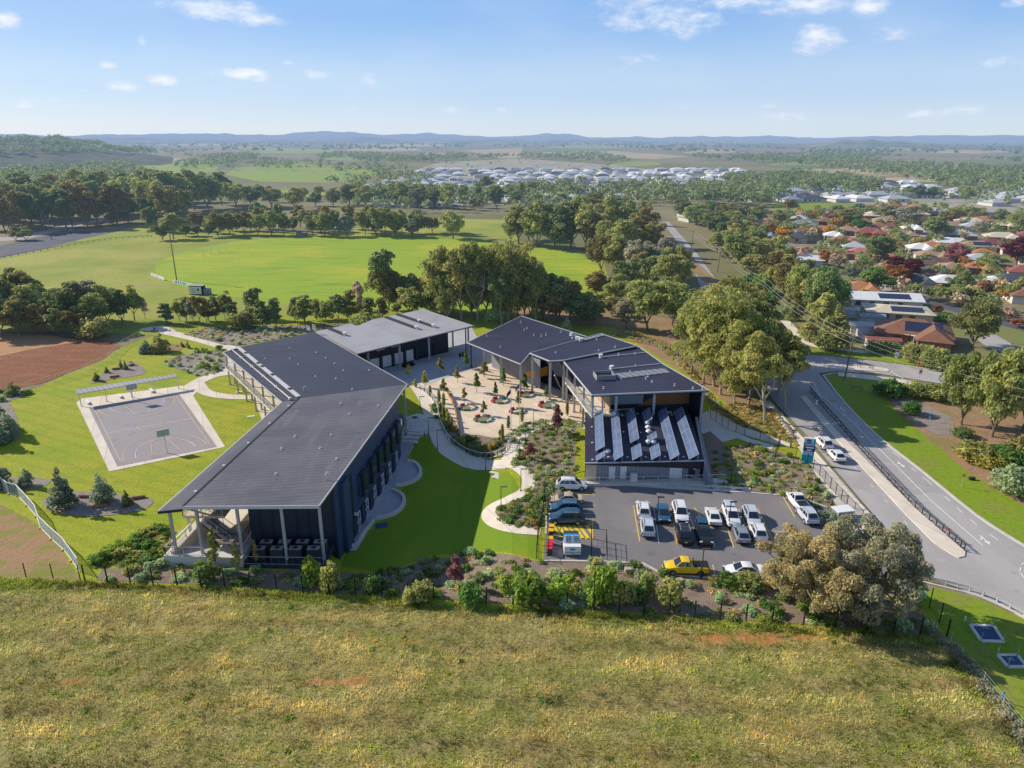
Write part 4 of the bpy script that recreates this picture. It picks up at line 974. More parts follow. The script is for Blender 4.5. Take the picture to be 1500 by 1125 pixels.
# --- road side trees and shrubs on the right
GF = ('beyond the main road', 'trees along the far side of the main road')
for x, yb, yt, w, l, kd in ((1205, 478, 388, 74, 'leaf dark', 'spread2'), (1172, 462, 386, 56, 'leaf olive', 'spread2'), (1188, 470, 400, 46, 'leaf light', 'gum2'), (1150, 440, 378, 44, 'leaf bronze', 'gum0'), (1128, 425, 368, 48, 'leaf bronze', 'gum2'), (1090, 395, 340, 56, 'leaf olive', 'gum4'), (1100, 405, 372, 36, 'leaf olive', 'gum1'), (1115, 432, 400, 44, 'leaf bright', 'round1'), (1098, 428, 398, 34, 'leaf green', 'round0'), (1130, 455, 424, 28, 'leaf green', 'round2'), (1160, 478, 445, 22, 'leaf olive', 'round0'), (1148, 468, 446, 22, 'leaf sage', 'round1'), (1068, 384, 358, 30, 'leaf bronze', 'round1'), (1050, 370, 340, 26, 'leaf olive', 'gum1'), (1072, 356, 318, 44, 'leaf dark', 'gum0'), (1048, 346, 310, 42, 'leaf dark', 'gum2'), (1020, 330, 300, 36, 'leaf olive', 'gum4'), (1000, 322, 292, 32, 'leaf dark', 'gum3')):
    ptree(kd, x, yb, yt, w, l, GF, name='tree')
ROADMID = smooth_line(gp([(960, 312), (975, 325), (992, 345), (1012, 372), (1032, 402), (1046, 430), (1072, 468)]), 8)
for P_, n_, hh, g_ in (([(1042, 332), (1092, 330), (1152, 396), (1232, 462), (1200, 498), (1140, 452), (1082, 388)], 26, (9, 13), GF), ([(862, 330), (960, 318), (985, 350), (1010, 415), (1035, 470), (1000, 505), (940, 470), (880, 440)], 16, (11, 15), GD), ([(1000, 318), (1060, 318), (1120, 330), (1060, 345), (1020, 340)], 10, (9, 12), GF), ([(860, 318), (960, 312), (990, 326), (880, 338)], 8, (11, 14), GD)):
    for q in scatter(gp(P_), n_, 7.0):
        if min((Vector(q) - p.to_2d()).length for p in ROADMID) < 13: continue
        l = rc(['leaf olive', 'leaf olive', 'leaf light', 'leaf dark', 'leaf bronze']); o = plant(rc(GUMS), Vector((q[0], q[1], 0)), random.uniform(*hh), random.uniform(9, 13), l, 'tree', g_[1]); GROUPS.setdefault(g_, []).append((o, l))
ptree('conifer', 1220, 511, 447, 50, 'leaf olive', label='dense dark conifer behind the power pole', name='conifer'); ptree('conifer', 1184, 497, 463, 30, 'leaf light', label='smaller yellow-green conifer left of the dark one', name='conifer')
ptree('spread2', 1424, 508, 441, 76, 'leaf olive', label='wide olive tree on the residential street corner', name='tree')
for x, yb, yt, w, l, t in ((1408, 622, 516, 82, 'leaf olive', 'leftmost of the big trees beyond the verge'), (1452, 640, 508, 104, 'leaf olive', 'middle one of the big trees beyond the verge'), (1498, 632, 494, 90, 'leaf dark', 'rightmost of the big trees beyond the verge'), (1530, 600, 480, 90, 'leaf olive', 'at the right edge behind the big trees')):
    ptree('spread2', x, yb, yt, w, l, label='large ' + LEAFWORD[l] + ' tree, ' + t, name='tree')
GG = ('on the road verge', 'shrubs on the verge beyond the main road')
for x, yb, yt, w, l in ((1302, 580, 556, 40, 'leaf green'), (1352, 580, 558, 44, 'leaf olive'), (1336, 607, 588, 28, 'leaf green'), (1372, 585, 562, 40, 'leaf olive'), (1410, 640, 626, 30, 'leaf dark'), (1428, 672, 648, 56, 'leaf light'), (1448, 684, 664, 36, 'leaf golden'), (1475, 680, 652, 56, 'leaf green'), (1500, 676, 640, 44, 'leaf bronze'), (1490, 724, 684, 56, 'leaf sage'), (1370, 540, 505, 36, 'leaf olive'), (1345, 530, 500, 44, 'leaf olive'), (1360, 536, 516, 28, 'leaf brown'), (1295, 516, 500, 48, 'leaf dark'), (1354, 537, 524, 10, 'leaf green')):
    ptree('bigbush%d' % random.randrange(2), x, yb, yt, w, l, GG)

# --- school trees
for i, (x, yb, yt, w, l, t) in enumerate(((93, 742, 688, 30, 'leaf bluegrey', 'tallest blue-grey young gum, left end of the oval mulch bed'), (153, 738, 694, 26, 'leaf bluegrey', 'blue-grey young gum in the middle of the oval mulch bed'), (186, 740, 719, 14, 'leaf dark', 'small dark young gum at the right end of the oval mulch bed'), (41, 712, 687, 18, 'leaf bluegrey', 'pale young gum alone in the small mulch bed'), (2, 712, 676, 26, 'leaf bluegrey', 'dark young gum at the left edge by the small mulch bed'), (14, 640, 604, 26, 'leaf bluegrey', 'blue-grey young gum nearest the lawn at the left edge'), (2, 632, 592, 30, 'leaf bluegrey', 'bushy young gum at the left edge beside the court lawn'), (-14, 650, 600, 40, 'leaf bluegrey', 'young gum at the very left edge of the lawn'), (20, 578, 560, 16, 'leaf dark', 'dark little tree at the corner of the red paddock'), (142, 558, 545, 9, 'leaf dark', 'tiny tree at the left of the log bed'), (157, 546, 537, 6, 'leaf green', 'tiny tree right of the timber logs'), (178, 540, 527, 6, 'leaf dark', 'thin sapling left of two by the log bed'), (184, 541, 528, 6, 'leaf dark', 'thin sapling right of two by the log bed'), (214, 517, 498, 14, 'leaf bluegrey', 'grey sapling left in the upper lawn bed'), (236, 515, 490, 24, 'leaf olive', 'olive young tree right in the upper lawn bed'), (267, 508, 500, 6, 'leaf light', 'small shrub-like sapling beside the upper path'), (275, 510, 499, 6, 'leaf light', 'thin sapling beside the upper path'))):
    ptree('younggum%d' % (i % 2), x, yb, yt, w, l, label=t)
for x, yb, yt, w, t in ((318, 838, 776, 30, 'thin-crowned pale young tree in front of the stair, left one'), (350, 842, 794, 26, 'thin-crowned young tree in front of the stair, right one'), (376, 832, 792, 13, 'slender golden young tree before the cooling units')): ptree('sapling0', x, yb, yt, w * .62, 'leaf golden' if x > 370 else 'leaf light', label=t, name='young_tree')
GH = ('in the courtyard', 'saplings planted in the courtyard')
def zc(x, y): return (580 + x * .17333, 500 + y * .17333)
for x, y, h, l, kd in ((112, 305, 110, 'leaf yellow', 0), (245, 392, 140, 'leaf golden', 1), (375, 275, 135, 'leaf olive', 2), (592, 232, 145, 'leaf green', 0), (520, 350, 145, 'leaf bronze', 1), (748, 308, 140, 'leaf bronze', 2), (680, 432, 160, 'leaf green', 0), (908, 378, 150, 'leaf green', 1), (405, 470, 155, 'leaf olive', 2), (578, 515, 120, 'leaf olive', 0), (843, 472, 125, 'leaf green', 1), (742, 625, 120, 'leaf olive', 2), (1086, 435, 160, 'leaf green', 0), (1035, 560, 140, 'leaf bronze', 1), (1272, 492, 110, 'leaf green', 2)):
    a, b = zc(x, y); ptree('sapling%d' % kd, a, b, b - h * .17333, None, l, GH)
GI = ('around the courtyard edge', 'columnar trees around the courtyard edge')
for x, y, h in ((168, 392, 80), (290, 470, 110), (365, 520, 120), (405, 560, 140), (950, 745, 135), (1066, 690, 150), (900, 850, 170), (880, 800, 60), (1446, 632, 140), (375, 600, 90), (405, 660, 130), (440, 710, 130), (470, 760, 130), (570, 910, 130), (430, 640, 80)):
    a, b = zc(x, y); ptree('column', a, b, b - h * .16, 5.5, 'leaf olive', GI)
ptree('sapling1', 816, 636, 594, 20, 'leaf plum', label='tall plum-red tree at the bend of the path', name='small_tree'); ptree('sapling2', 776, 673, 649, 16, 'leaf plum', label='short plum-red tree in the mulch bed below the path', name='small_tree')
ptree('sapling0', 667, 860, 815, 24, 'leaf plum', label='pink-leaved small tree in the front bed', name='small_tree')

# --- front bed: bushes and mounds
GJ = ('behind the boundary fence', 'bushes in the front bed')
for x, yb, yt, w, l, kd in ((455, 860, 812, 30, 'leaf bright', 'bush0'), (486, 866, 820, 32, 'leaf light', 'bush1'), (300, 850, 818, 34, 'leaf green', 'bush1'), (775, 880, 834, 52, 'leaf bright', 'bush0'), (745, 868, 842, 34, 'leaf bright', 'bush2'), (820, 876, 842, 36, 'leaf bright', 'bush1'), (885, 880, 825, 40, 'leaf bright', 'bush2'), (868, 884, 838, 34, 'leaf bright', 'bush0'), (915, 884, 846, 34, 'leaf light', 'bush1'), (978, 886, 848, 40, 'leaf olive', 'bush2'), (948, 870, 836, 26, 'leaf olive', 'bush0'), (935, 878, 850, 30, 'leaf green', 'bush1'), (1095, 862, 842, 40, 'leaf olive', 'bush2'), (1065, 858, 840, 34, 'leaf green', 'bush0'), (875, 850, 812, 22, 'leaf light', 'bush1'), (690, 884, 854, 40, 'leaf green', 'bush2'), (620, 880, 850, 34, 'leaf olive', 'bush0'), (600, 884, 858, 24, 'leaf light', 'bush1'), (545, 868, 842, 24, 'leaf green', 'bush2'), (835, 856, 838, 22, 'leaf bright', 'bush0')):
    ptree(kd, x, yb, yt, w, l, GJ)
def bed_fill(key, n, mind, kinds, leaves, where, group, h=(.5, 1.0), w=(.9, 1.8), avoid=None):
    objs = []
    for p in scatter(BEDS[key], n, mind):
        if avoid and avoid(p): continue
        kd = rc(kinds); l = rc(leaves)
        o = plant(kd, Vector((p[0], p[1], terrain(*p) + .0)), random.uniform(*h), random.uniform(*w), l, 'shrub', group)
        GROUPS.setdefault((where, group), []).append((o, l))
COVER = {}
def bed_cover(key, n, mind, leaves, h=(.25, .5), w=(.6, 1.3), avoid=None):
    for p in scatter(BEDS[key], n, mind):
        if avoid and avoid(p): continue
        z = terrain(*p); L_ = COVER.setdefault(rc(leaves), [])
        for _ in range(3): L_.append((p[0] + random.uniform(-.3, .3), p[1] + random.uniform(-.3, .3), z + .12, random.uniform(*w) * .42, random.uniform(*w) * .42, random.uniform(*h) * .75))
MD = ['mound0', 'mound1', 'mound2']; TF = ['tuft0', 'tuft1']
bed_fill('front', 105, 1.5, MD, ['leaf sage', 'leaf green', 'leaf sage', 'leaf dark', 'leaf olive', 'leaf bright'], 'in the front bed', 'low shrubs in the front bed', (.5, 1.3), (1.2, 2.4), lambda p: p[0] < -53)
bed_fill('bank', 34, .9, MD, ['leaf bright', 'leaf light', 'leaf green'], 'on the bank beside the stair', 'shrubs on the bank beside the stair', (.7, 1.3), (1.4, 2.4))
bed_fill('east', 36, 1.2, MD + TF, ['leaf sage', 'leaf olive', 'leaf bright', 'leaf green'], 'in the bed left of the solar panels', 'low shrubs between path and solar-panelled roof', (.3, .6), (.9, 1.9))
bed_fill('south east', 18, .8, MD + TF, ['leaf green', 'leaf olive', 'leaf dark', 'leaf golden'], 'beside the car park gate', 'low shrubs beside the car park gate', (.3, .9), (.9, 2.0))
bed_fill('courtyard edge', 12, .7, MD + TF, ['leaf olive', 'leaf sage', 'leaf golden'], 'along the courtyard edge', 'low shrubs along the courtyard edge', (.3, .6), (.7, 1.3))
bed_fill('road side', 28, 1.0, MD + TF, ['leaf sage', 'leaf bright', 'leaf olive', 'leaf green'], 'between car park and footpath', 'shrubs between car park and footpath', (.4, 1.1), (1.0, 2.1))
bed_fill('driveway corner', 12, 1.4, MD, ['leaf bluegrey', 'leaf dark'], 'at the car park corner', 'shrubs at the car park corner', (.6, 1.4), (1.2, 2.2))
bed_fill('gum bank', 8, 1.5, TF + MD, ['leaf straw', 'leaf golden', 'leaf olive'], 'under the tall gums', 'tussocks under the tall gums', (.3, .7), (.8, 1.6))
bed_fill('back', 24, 1.5, MD + TF, ['leaf olive', 'leaf dark', 'leaf sage', 'leaf bronze'], 'in the grey bed behind the wings', 'shrubs in the grey bed behind the wings', (.5, 1.3), (1.0, 2.0))
bed_fill('north west', 14, 1.4, MD + TF, ['leaf olive', 'leaf sage', 'leaf bright'], 'in the grey bed by the balcony', 'shrubs in the grey bed beside the balcony', (.5, 1.2), (.9, 1.9))
bed_fill('hall bank', 16, 1.3, MD + TF, ['leaf straw', 'leaf sage', 'leaf golden', 'leaf olive'], 'on the bank behind the hall', 'shrubs on the bank behind the hall', (.4, 1.0), (.9, 2.0))
bed_fill('upper lawn', 6, 1.5, TF, ['leaf olive'], 'in the upper lawn bed', 'tussocks in the upper lawn bed', (.4, .6), (.8, 1.2))
bed_fill('shed corner', 12, 1.3, MD, ['leaf bright', 'leaf sage'], 'below the red paddock', 'shrubs at the corner below the red paddock', (.5, 1.2), (1.0, 2.0))
bed_fill('court end', 4, 1.6, TF, ['leaf dark', 'leaf olive'], 'in the log bed', 'tussocks in the log bed', (.3, .5), (.6, 1.0))
for i, (x, y, w) in enumerate(((300, 538, 16), (316, 542, 14), (288, 515, 9), (300, 517, 10), (322, 512, 12))):
    pos = g(x, y); o = plant('mound%d' % (i % 3), pos, 1.3, px_len(pos, w), 'leaf bright', 'bright green bush, %s from the left in the grey bed beside the back wing' % ordn(i + 1), 'bright green bushes beside the back wing')
SG = BEDS.setdefault('sunken', gp([(628, 592), (650, 606), (664, 628), (672, 645), (700, 642), (738, 654), (735, 664), (715, 670), (690, 666), (668, 652), (652, 630)]))
bed_fill('sunken', 20, .9, MD, ['leaf green', 'leaf dark', 'leaf golden'], 'in the sunken garden', 'shrubs in the sunken garden', (.5, 1.3), (1.0, 1.8))

for k_, n_, md, lv in (('front', 200, .9, ['leaf sage', 'leaf green', 'leaf olive', 'leaf straw']), ('bank', 50, .7, ['leaf bright', 'leaf green']), ('east', 120, .9, ['leaf sage', 'leaf sage', 'leaf olive', 'leaf bright']), ('south east', 50, .7, ['leaf green', 'leaf olive']), ('courtyard edge', 70, .5, ['leaf olive', 'leaf sage']), ('road side', 110, .9, ['leaf sage', 'leaf bright', 'leaf straw']), ('gum bank', 120, .8, ['leaf straw', 'leaf golden', 'leaf olive']), ('back', 150, 1.0, ['leaf olive', 'leaf sage', 'leaf straw']), ('north west', 50, 1.0, ['leaf olive', 'leaf sage']), ('hall bank', 160, .8, ['leaf straw', 'leaf golden', 'leaf sage', 'leaf straw']), ('sunken', 40, .7, ['leaf golden', 'leaf green'])): bed_cover(k_, n_, md, lv, avoid=(lambda p: p[0] < -53) if k_ == 'front' else None)
for i, (lf, cl) in enumerate(COVER.items()):
    o = leaf_cloud('ground_cover', cl, len(cl) * 26, .13, M[lf], None, 500 + i, rnd=.8, up=.5); tag(o, kind='stuff')

# --- the wood beyond the reserve, left
GK = ('in the wood beyond the reserve', 'trees along the near edge of the left wood')
for x in range(-20, 265, 14):
    for yb, hh in ((334, 60), (322, 56), (310, 52)):
        xx = x + random.uniform(-6, 6); yy = yb + random.uniform(-4, 4) - max(0, xx - 60) * .055 + (4 if xx < 30 else 0)
        ptree(rc(GUMS), xx, yy, yy - hh * random.uniform(.8, 1.1), random.uniform(30, 44), rc(['leaf olive', 'leaf olive', 'leaf dark', 'leaf bronze']), GK)
GL = ('beyond the playing oval', 'trees on the far side of the playing oval')
for x, yb, yt, w, l in ((24, 352, 332, 20, 'leaf bronze'), (38, 352, 332, 22, 'leaf olive'), (165, 328, 312, 18, 'leaf dark'), (182, 326, 308, 20, 'leaf dark'), (238, 352, 328, 26, 'leaf dark'), (254, 350, 312, 32, 'leaf olive'), (272, 346, 328, 22, 'leaf dark'), (290, 346, 330, 22, 'leaf dark'), (306, 348, 328, 16, 'leaf dark'), (320, 346, 310, 30, 'leaf bronze'), (338, 344, 312, 24, 'leaf olive'), (358, 344, 310, 26, 'leaf bronze'), (378, 344, 310, 24, 'leaf olive'), (398, 345, 308, 28, 'leaf olive'), (416, 344, 312, 22, 'leaf dark'), (430, 342, 318, 16, 'leaf dark'), (458, 345, 312, 26, 'leaf olive'), (476, 346, 308, 24, 'leaf olive'), (490, 346, 308, 22, 'leaf dark'), (508, 346, 316, 26, 'leaf bluegrey'), (535, 344, 306, 26, 'leaf olive'), (558, 346, 300, 32, 'leaf olive'), (580, 346, 310, 24, 'leaf olive'), (612, 342, 308, 28, 'leaf dark'), (604, 348, 324, 18, 'leaf grey'), (664, 350, 310, 36, 'leaf olive')):
    ptree(rc(GUMS), x, yb, yt, w, l, GL)
GM = ('behind the dry grassland', 'trees in the belt behind the dry grassland')
for x, yb, yt, w, l in ((285, 308, 250, 46, 'leaf olive'), (262, 312, 262, 34, 'leaf bronze'), (305, 306, 254, 40, 'leaf dark'), (325, 300, 252, 34, 'leaf dark'), (345, 304, 264, 36, 'leaf olive'), (370, 306, 268, 36, 'leaf dark'), (398, 304, 276, 34, 'leaf olive'), (432, 308, 274, 34, 'leaf olive'), (462, 302, 282, 24, 'leaf dark'), (488, 302, 276, 26, 'leaf olive'), (512, 300, 270, 30, 'leaf dark'), (535, 302, 272, 30, 'leaf olive'), (562, 302, 276, 24, 'leaf dark'), (590, 302, 268, 36, 'leaf olive'), (612, 304, 276, 30, 'leaf dark'), (638, 304, 278, 30, 'leaf dark'), (655, 306, 276, 22, 'leaf olive'), (695, 308, 290, 20, 'leaf grey'), (727, 308, 272, 24, 'leaf dark'), (755, 300, 280, 20, 'leaf dark'), (780, 292, 266, 26, 'leaf dark'), (712, 280, 258, 26, 'leaf dark')):
    ptree(rc(GUMS), x, yb, yt, w, l, GM)

for P_, n_, hh, g_ in (([(225, 346), (420, 340), (680, 350), (680, 341), (420, 333), (225, 338)], 26, (10, 16), GL), ([(270, 306), (480, 300), (760, 306), (770, 292), (480, 288), (270, 296)], 26, (11, 16), GM), ([(215, 488), (230, 478), (560, 470), (600, 462), (560, 466), (300, 470), (200, 476)], 12, (4, 8), GB), ([(560, 462), (700, 470), (860, 478), (880, 462), (700, 452), (560, 452)], 12, (8, 15), GC)):
    for q in scatter(gp(P_), n_, 4.0 if hh[0] < 5 else 6.5):
        l = rc(['leaf olive', 'leaf olive', 'leaf dark', 'leaf bronze']); o = plant(rc(GUMS if hh[0] > 5 else SLIM), Vector((q[0], q[1], 0)), random.uniform(*hh), random.uniform(8, 13) if hh[0] > 5 else random.uniform(3, 6), l, 'tree', g_[1]); GROUPS.setdefault(g_, []).append((o, l))
# --- suburb trees
GN = ('among the suburb houses', 'trees among the houses of the suburb')
for x, yb, yt, w, l in ((1098, 342, 322, 22, 'leaf red'), (1085, 340, 326, 18, 'leaf orange'), (1128, 348, 326, 22, 'leaf orange'), (1147, 352, 330, 28, 'leaf yellow'), (1186, 350, 333, 24, 'leaf orange'), (1212, 346, 330, 18, 'leaf yellow'), (1232, 335, 314, 22, 'leaf yellow'), (1193, 320, 308, 18, 'leaf red'), (1170, 318, 304, 18, 'leaf yellow'), (1206, 390, 364, 28, 'leaf orange'), (1222, 392, 370, 26, 'leaf bare'), (1284, 388, 346, 44, 'leaf dark'), (1262, 384, 372, 26, 'leaf bare'), (1325, 412, 374, 46, 'leaf crimson'), (1312, 420, 388, 38, 'leaf orange'), (1398, 392, 356, 36, 'leaf plum'), (1400, 376, 356, 24, 'leaf crimson'), (1488, 388, 348, 50, 'leaf crimson'), (1344, 364, 346, 24, 'leaf golden'), (1370, 350, 318, 40, 'leaf dark'), (1282, 428, 392, 46, 'leaf green'), (1248, 412, 388, 30, 'leaf bluegrey'), (1262, 440, 422, 26, 'leaf light'), (1240, 334, 306, 36, 'leaf olive'), (1258, 338, 320, 34, 'leaf green'), (1280, 318, 302, 26, 'leaf dark'), (1215, 328, 308, 24, 'leaf plum'), (1300, 322, 300, 34, 'leaf olive'), (1330, 332, 302, 40, 'leaf grey'), (1350, 318, 298, 28, 'leaf olive'), (1395, 324, 302, 34, 'leaf olive'), (1420, 322, 300, 34, 'leaf olive'), (1465, 328, 305, 28, 'leaf dark'), (1490, 338, 310, 34, 'leaf olive'), (1445, 402, 372, 30, 'leaf olive'), (1412, 430, 398, 26, 'leaf dark'), (1380, 416, 392, 22, 'leaf bluegrey'), (1400, 428, 402, 26, 'leaf green'), (1405, 446, 418, 46, 'leaf olive'), (1440, 428, 408, 30, 'leaf brown'), (1462, 430, 404, 22, 'leaf light'), (1480, 440, 414, 30, 'leaf olive'), (1496, 428, 404, 26, 'leaf olive'), (1362, 438, 420, 22, 'leaf green'), (1372, 458, 446, 18, 'leaf orange'), (1382, 470, 458, 34, 'leaf green'), (1475, 470, 448, 32, 'leaf bare'), (1490, 480, 466, 26, 'leaf orange'), (1334, 440, 424, 18, 'leaf bare'), (1460, 352, 330, 24, 'leaf dark'), (1435, 345, 322, 26, 'leaf grey'), (1310, 352, 334, 26, 'leaf olive'), (1265, 360, 346, 24, 'leaf olive'), (1240, 368, 352, 22, 'leaf green'), (1180, 374, 360, 22, 'leaf bare'), (1160, 345, 328, 24, 'leaf dark'), (1140, 330, 306, 26, 'leaf dark'), (1112, 326, 300, 30, 'leaf dark'), (1090, 322, 300, 28, 'leaf dark'), (1068, 322, 296, 30, 'leaf olive'), (1042, 318, 292, 30, 'leaf dark'), (1156, 312, 290, 26, 'leaf bronze'), (1225, 318, 298, 24, 'leaf olive'), (1255, 312, 296, 26, 'leaf dark'), (1310, 306, 290, 26, 'leaf olive'), (1345, 290, 270, 26, 'leaf dark'), (1365, 290, 272, 22, 'leaf green'), (1330, 288, 272, 22, 'leaf dark'), (1415, 296, 272, 20, 'leaf olive')):
    ptree(rc(RND if yb - yt < 28 else GUMS), x, yb, yt, w, l, GN, name='tree')

# --- far woodland: one mass of trees nobody could count
def woodland(name, regions, seed, leaf='leaf dark'):
    r = random.Random(seed); cl = []
    for pts, n, hmin, hmax in regions:
        P = gp(pts); xs = [p.x for p in P]; ys = [p.y for p in P]; k = 0
        lo, hi = math.log(min(ys)), math.log(max(ys))
        for _ in range(n * 14):
            if k >= n: break
            y = math.exp(r.uniform(lo, hi)) if hi - lo > .3 else r.uniform(min(ys), max(ys)); x = r.uniform(min(xs), max(xs))
            if not in_poly((x, y), P): continue
            if n > 290 and n != 1500 and mnoise.noise((x * .0042, y * .0021, seed)) + .4 * mnoise.noise((x * .015, y * .008, seed)) < .02: continue
            k += 1; H = r.uniform(hmin, hmax); W = H * r.uniform(.75, 1.15); 
            zb = 0.0
            rr = math.hypot(x, y); az_ = math.atan2(x, y); q_ = RIDGE_Z[-1]
            if q_[0] < rr < q_[1] and q_[2] < az_ < q_[3]: zb = max(0, q_[4][int((az_ - q_[2]) / (q_[3] - q_[2]) * q_[5]) * q_[6] + int((rr - q_[0]) / (q_[1] - q_[0]) * (q_[6] - 1))][2])
            for _q in range(4): cl.append((x + r.uniform(-.3, .3) * W, y + r.uniform(-.3, .3) * W, zb + H * r.uniform(.42, .75), W * r.uniform(.24, .36), W * r.uniform(.24, .36), H * r.uniform(.2, .32)))
    return cl
W1 = woodland('a', [([(-80, 312), (60, 305), (200, 296), (250, 300), (262, 275), (180, 246), (60, 240), (-80, 236)], 900, 11, 17), ([(-80, 246), (60, 242), (200, 236), (235, 228), (-80, 226)], 1500, 11, 18), ([(20, 218), (120, 222), (260, 232), (330, 236), (330, 226), (210, 216), (90, 208), (20, 208)], 600, 10, 16),
    ([(250, 252), (330, 250), (420, 252), (600, 262), (600, 250), (430, 240), (280, 232)], 170, 9, 15), ([(320, 236), (500, 244), (620, 250), (640, 238), (560, 228), (400, 226), (300, 226)], 420, 9, 15), ([(470, 272), (560, 290), (620, 286), (640, 262), (560, 258)], 60, 8, 13),
    ([(510, 290), (700, 292), (820, 296), (900, 290), (820, 284), (740, 284), (620, 284)], 80, 9, 14), ([(860, 290), (1010, 304), (1060, 300), (1050, 278), (940, 276)], 80, 9, 15), ([(1020, 300), (1120, 305), (1160, 288), (1080, 278), (1020, 284)], 160, 9, 14),
    ([(1130, 282), (1280, 288), (1290, 272), (1180, 262), (1060, 268), (1080, 280)], 260, 10, 15), ([(1060, 248), (1200, 262), (1400, 276), (1560, 290), (1560, 236), (1400, 230), (1200, 228), (1050, 232)], 900, 10, 16), ([(1360, 276), (1560, 300), (1560, 284), (1430, 268)], 60, 9, 14), ([(1000, 238), (1060, 242), (1050, 228), (980, 226), (700, 226), (560, 228), (620, 240), (760, 232), (900, 240)], 420, 8, 14)], 5)
W1 += woodland('d', [([(500, 312), (760, 316), (900, 302), (1010, 305), (1000, 286), (880, 284), (620, 288), (500, 292)], 170, 7, 12), ([(560, 262), (640, 240), (760, 234), (900, 244), (1060, 264), (1040, 274), (900, 270), (740, 292), (560, 292)], 60, 4, 7), ([(1030, 292), (1300, 292), (1560, 314), (1560, 296), (1300, 280), (1040, 280)], 130, 5, 9), ([(760, 300), (860, 285), (860, 272), (780, 276)], 30, 9, 14)], 21)
W2 = woodland('b', [([(-80, 214), (200, 214), (340, 222), (500, 224), (700, 216), (900, 218), (1060, 226), (1560, 230), (1560, 212), (1300, 216), (1150, 214), (1000, 208), (700, 206), (400, 206), (-80, 203)], 2200, 9, 16)], 9)
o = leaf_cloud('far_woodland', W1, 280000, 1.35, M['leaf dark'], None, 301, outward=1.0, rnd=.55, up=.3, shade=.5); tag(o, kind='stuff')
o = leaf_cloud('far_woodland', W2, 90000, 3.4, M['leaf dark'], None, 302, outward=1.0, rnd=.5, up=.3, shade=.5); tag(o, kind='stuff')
W3 = woodland('c', [([(1120, 318), (1300, 302), (1560, 322), (1560, 372), (1440, 400), (1330, 400), (1230, 372), (1120, 350)], 230, 3.5, 6.5), ([(1120, 318), (1300, 302), (1560, 322), (1560, 350), (1300, 340), (1120, 336)], 110, 3.5, 6.5), ([(1200, 372), (1330, 402), (1440, 402), (1560, 452), (1480, 470), (1340, 440), (1230, 415)], 90, 3, 6)], 12)
W3T = [W3[i:i + 4] for i in range(0, len(W3), 4)]
for i, (lf, n_, sl_) in enumerate((('leaf olive', 12000, (0, 1, 2, 3)), ('leaf dark', 9000, (4, 5, 6)), ('leaf bronze', 4000, (7,)), ('leaf orange', 2600, (8,)), ('leaf bare', 3600, (9,)))):
    o = leaf_cloud('garden_greenery', [c for j, tr_ in enumerate(W3T) if j % 10 in sl_ for c in tr_], n_, .6, M[lf], None, 303 + i, outward=1.0, rnd=.6); tag(o, kind='stuff')

# --- field grass: tufts and weeds of the foreground
def tufts(name, pts, mat, blades, h, spread, seed, wid=.05, zf=None):
    r = np.random.default_rng(seed); n = len(pts); P = np.array(pts)
    base = np.repeat(P, blades, axis=0); m = len(base)
    base[:, :2] += r.normal(size=(m, 2)) * spread
    hh = np.repeat(h[0] + (h[1] - h[0]) * r.random(n), blades) * (.6 + .6 * r.random(m))
    a = r.random(m) * 2 * PI; lean = r.normal(size=(m, 2)) * .45
    t = np.stack([np.cos(a), np.sin(a), np.zeros(m)], 1) * wid * (.6 + .8 * r.random(m))[:, None]
    top = base + np.stack([lean[:, 0] * hh, lean[:, 1] * hh, hh], 1)
    V = np.stack([base - t, base + t, top + t * .35, top - t * .35], 1)
    pt = np.array([1 + .8 * mnoise.noise((p[0] * .035, p[1] * .55, 43)) + .5 * mnoise.noise((p[0] * .16, p[1] * .3, 61)) + .55 * mnoise.noise((p[0] * .6, p[1] * .8, 17)) for p in pts])
    tn = np.repeat(np.clip(pt, .35, 1.7) * (.7 + .6 * r.random(n)), blades) * (.75 + .5 * r.random(m)); hv = np.repeat(r.normal(size=n) * .06 + np.array([.12 * mnoise.noise((p[0] * .2, p[1] * .35, 91)) for p in pts]), blades)
    c = np.stack([tn * (1 + hv), tn, tn * (1 - hv), np.ones(m)], 1)
    me = bpy.data.meshes.new(name); me.vertices.add(4 * m); me.vertices.foreach_set('co', V.reshape(-1))
    me.loops.add(4 * m); me.loops.foreach_set('vertex_index', np.arange(4 * m, dtype=np.int32)); me.polygons.add(m); me.polygons.foreach_set('loop_start', np.arange(0, 4 * m, 4, dtype=np.int32))
    at = me.color_attributes.new('tint', 'FLOAT_COLOR', 'POINT'); at.data.foreach_set('color', np.clip(np.repeat(c, 4, axis=0), 0, 3).reshape(-1).astype(np.float32))
    me.materials.append(mat); me.update(calc_edges=True)
    o = bpy.data.objects.new(name, me); COL.objects.link(o); tag(o, kind='stuff'); return o
leafmat('field straw', (0.37, 0.312, 0.118), .4, .05); leafmat('field green', (0.20, 0.225, 0.042), .4, .05)
fr = random.Random(77); straw, green = [], []
while len(straw) + len(green) < 52000:
    y = fr.uniform(40, 74); x = fr.uniform(-1, 1) * (y * .78 + 6)
    if not (y < fence_y(x) - .2 and x < edge_x(y) - .2): continue
    v = mnoise.noise((x * .10, y * .22, 7)) + .6 * mnoise.noise((x * .45, y * .6, 2)); u = soil(x, y)
    near = max(0, 1 - (fence_y(x) - y) / 3.2)
    if u > .25 and near < .5 and fr.random() < u * 1.15: continue
    (green if v + near * .9 > .10 + fr.uniform(-.3, .3) else straw).append((x, y, field_z(x, y) * .9))
tufts('dry_grass', straw, M['field straw'], 6, (.22, .5), .14, 401, .035)
tufts('green_grass', green, M['field green'], 6, (.18, .42), .14, 402, .045)
wl = []
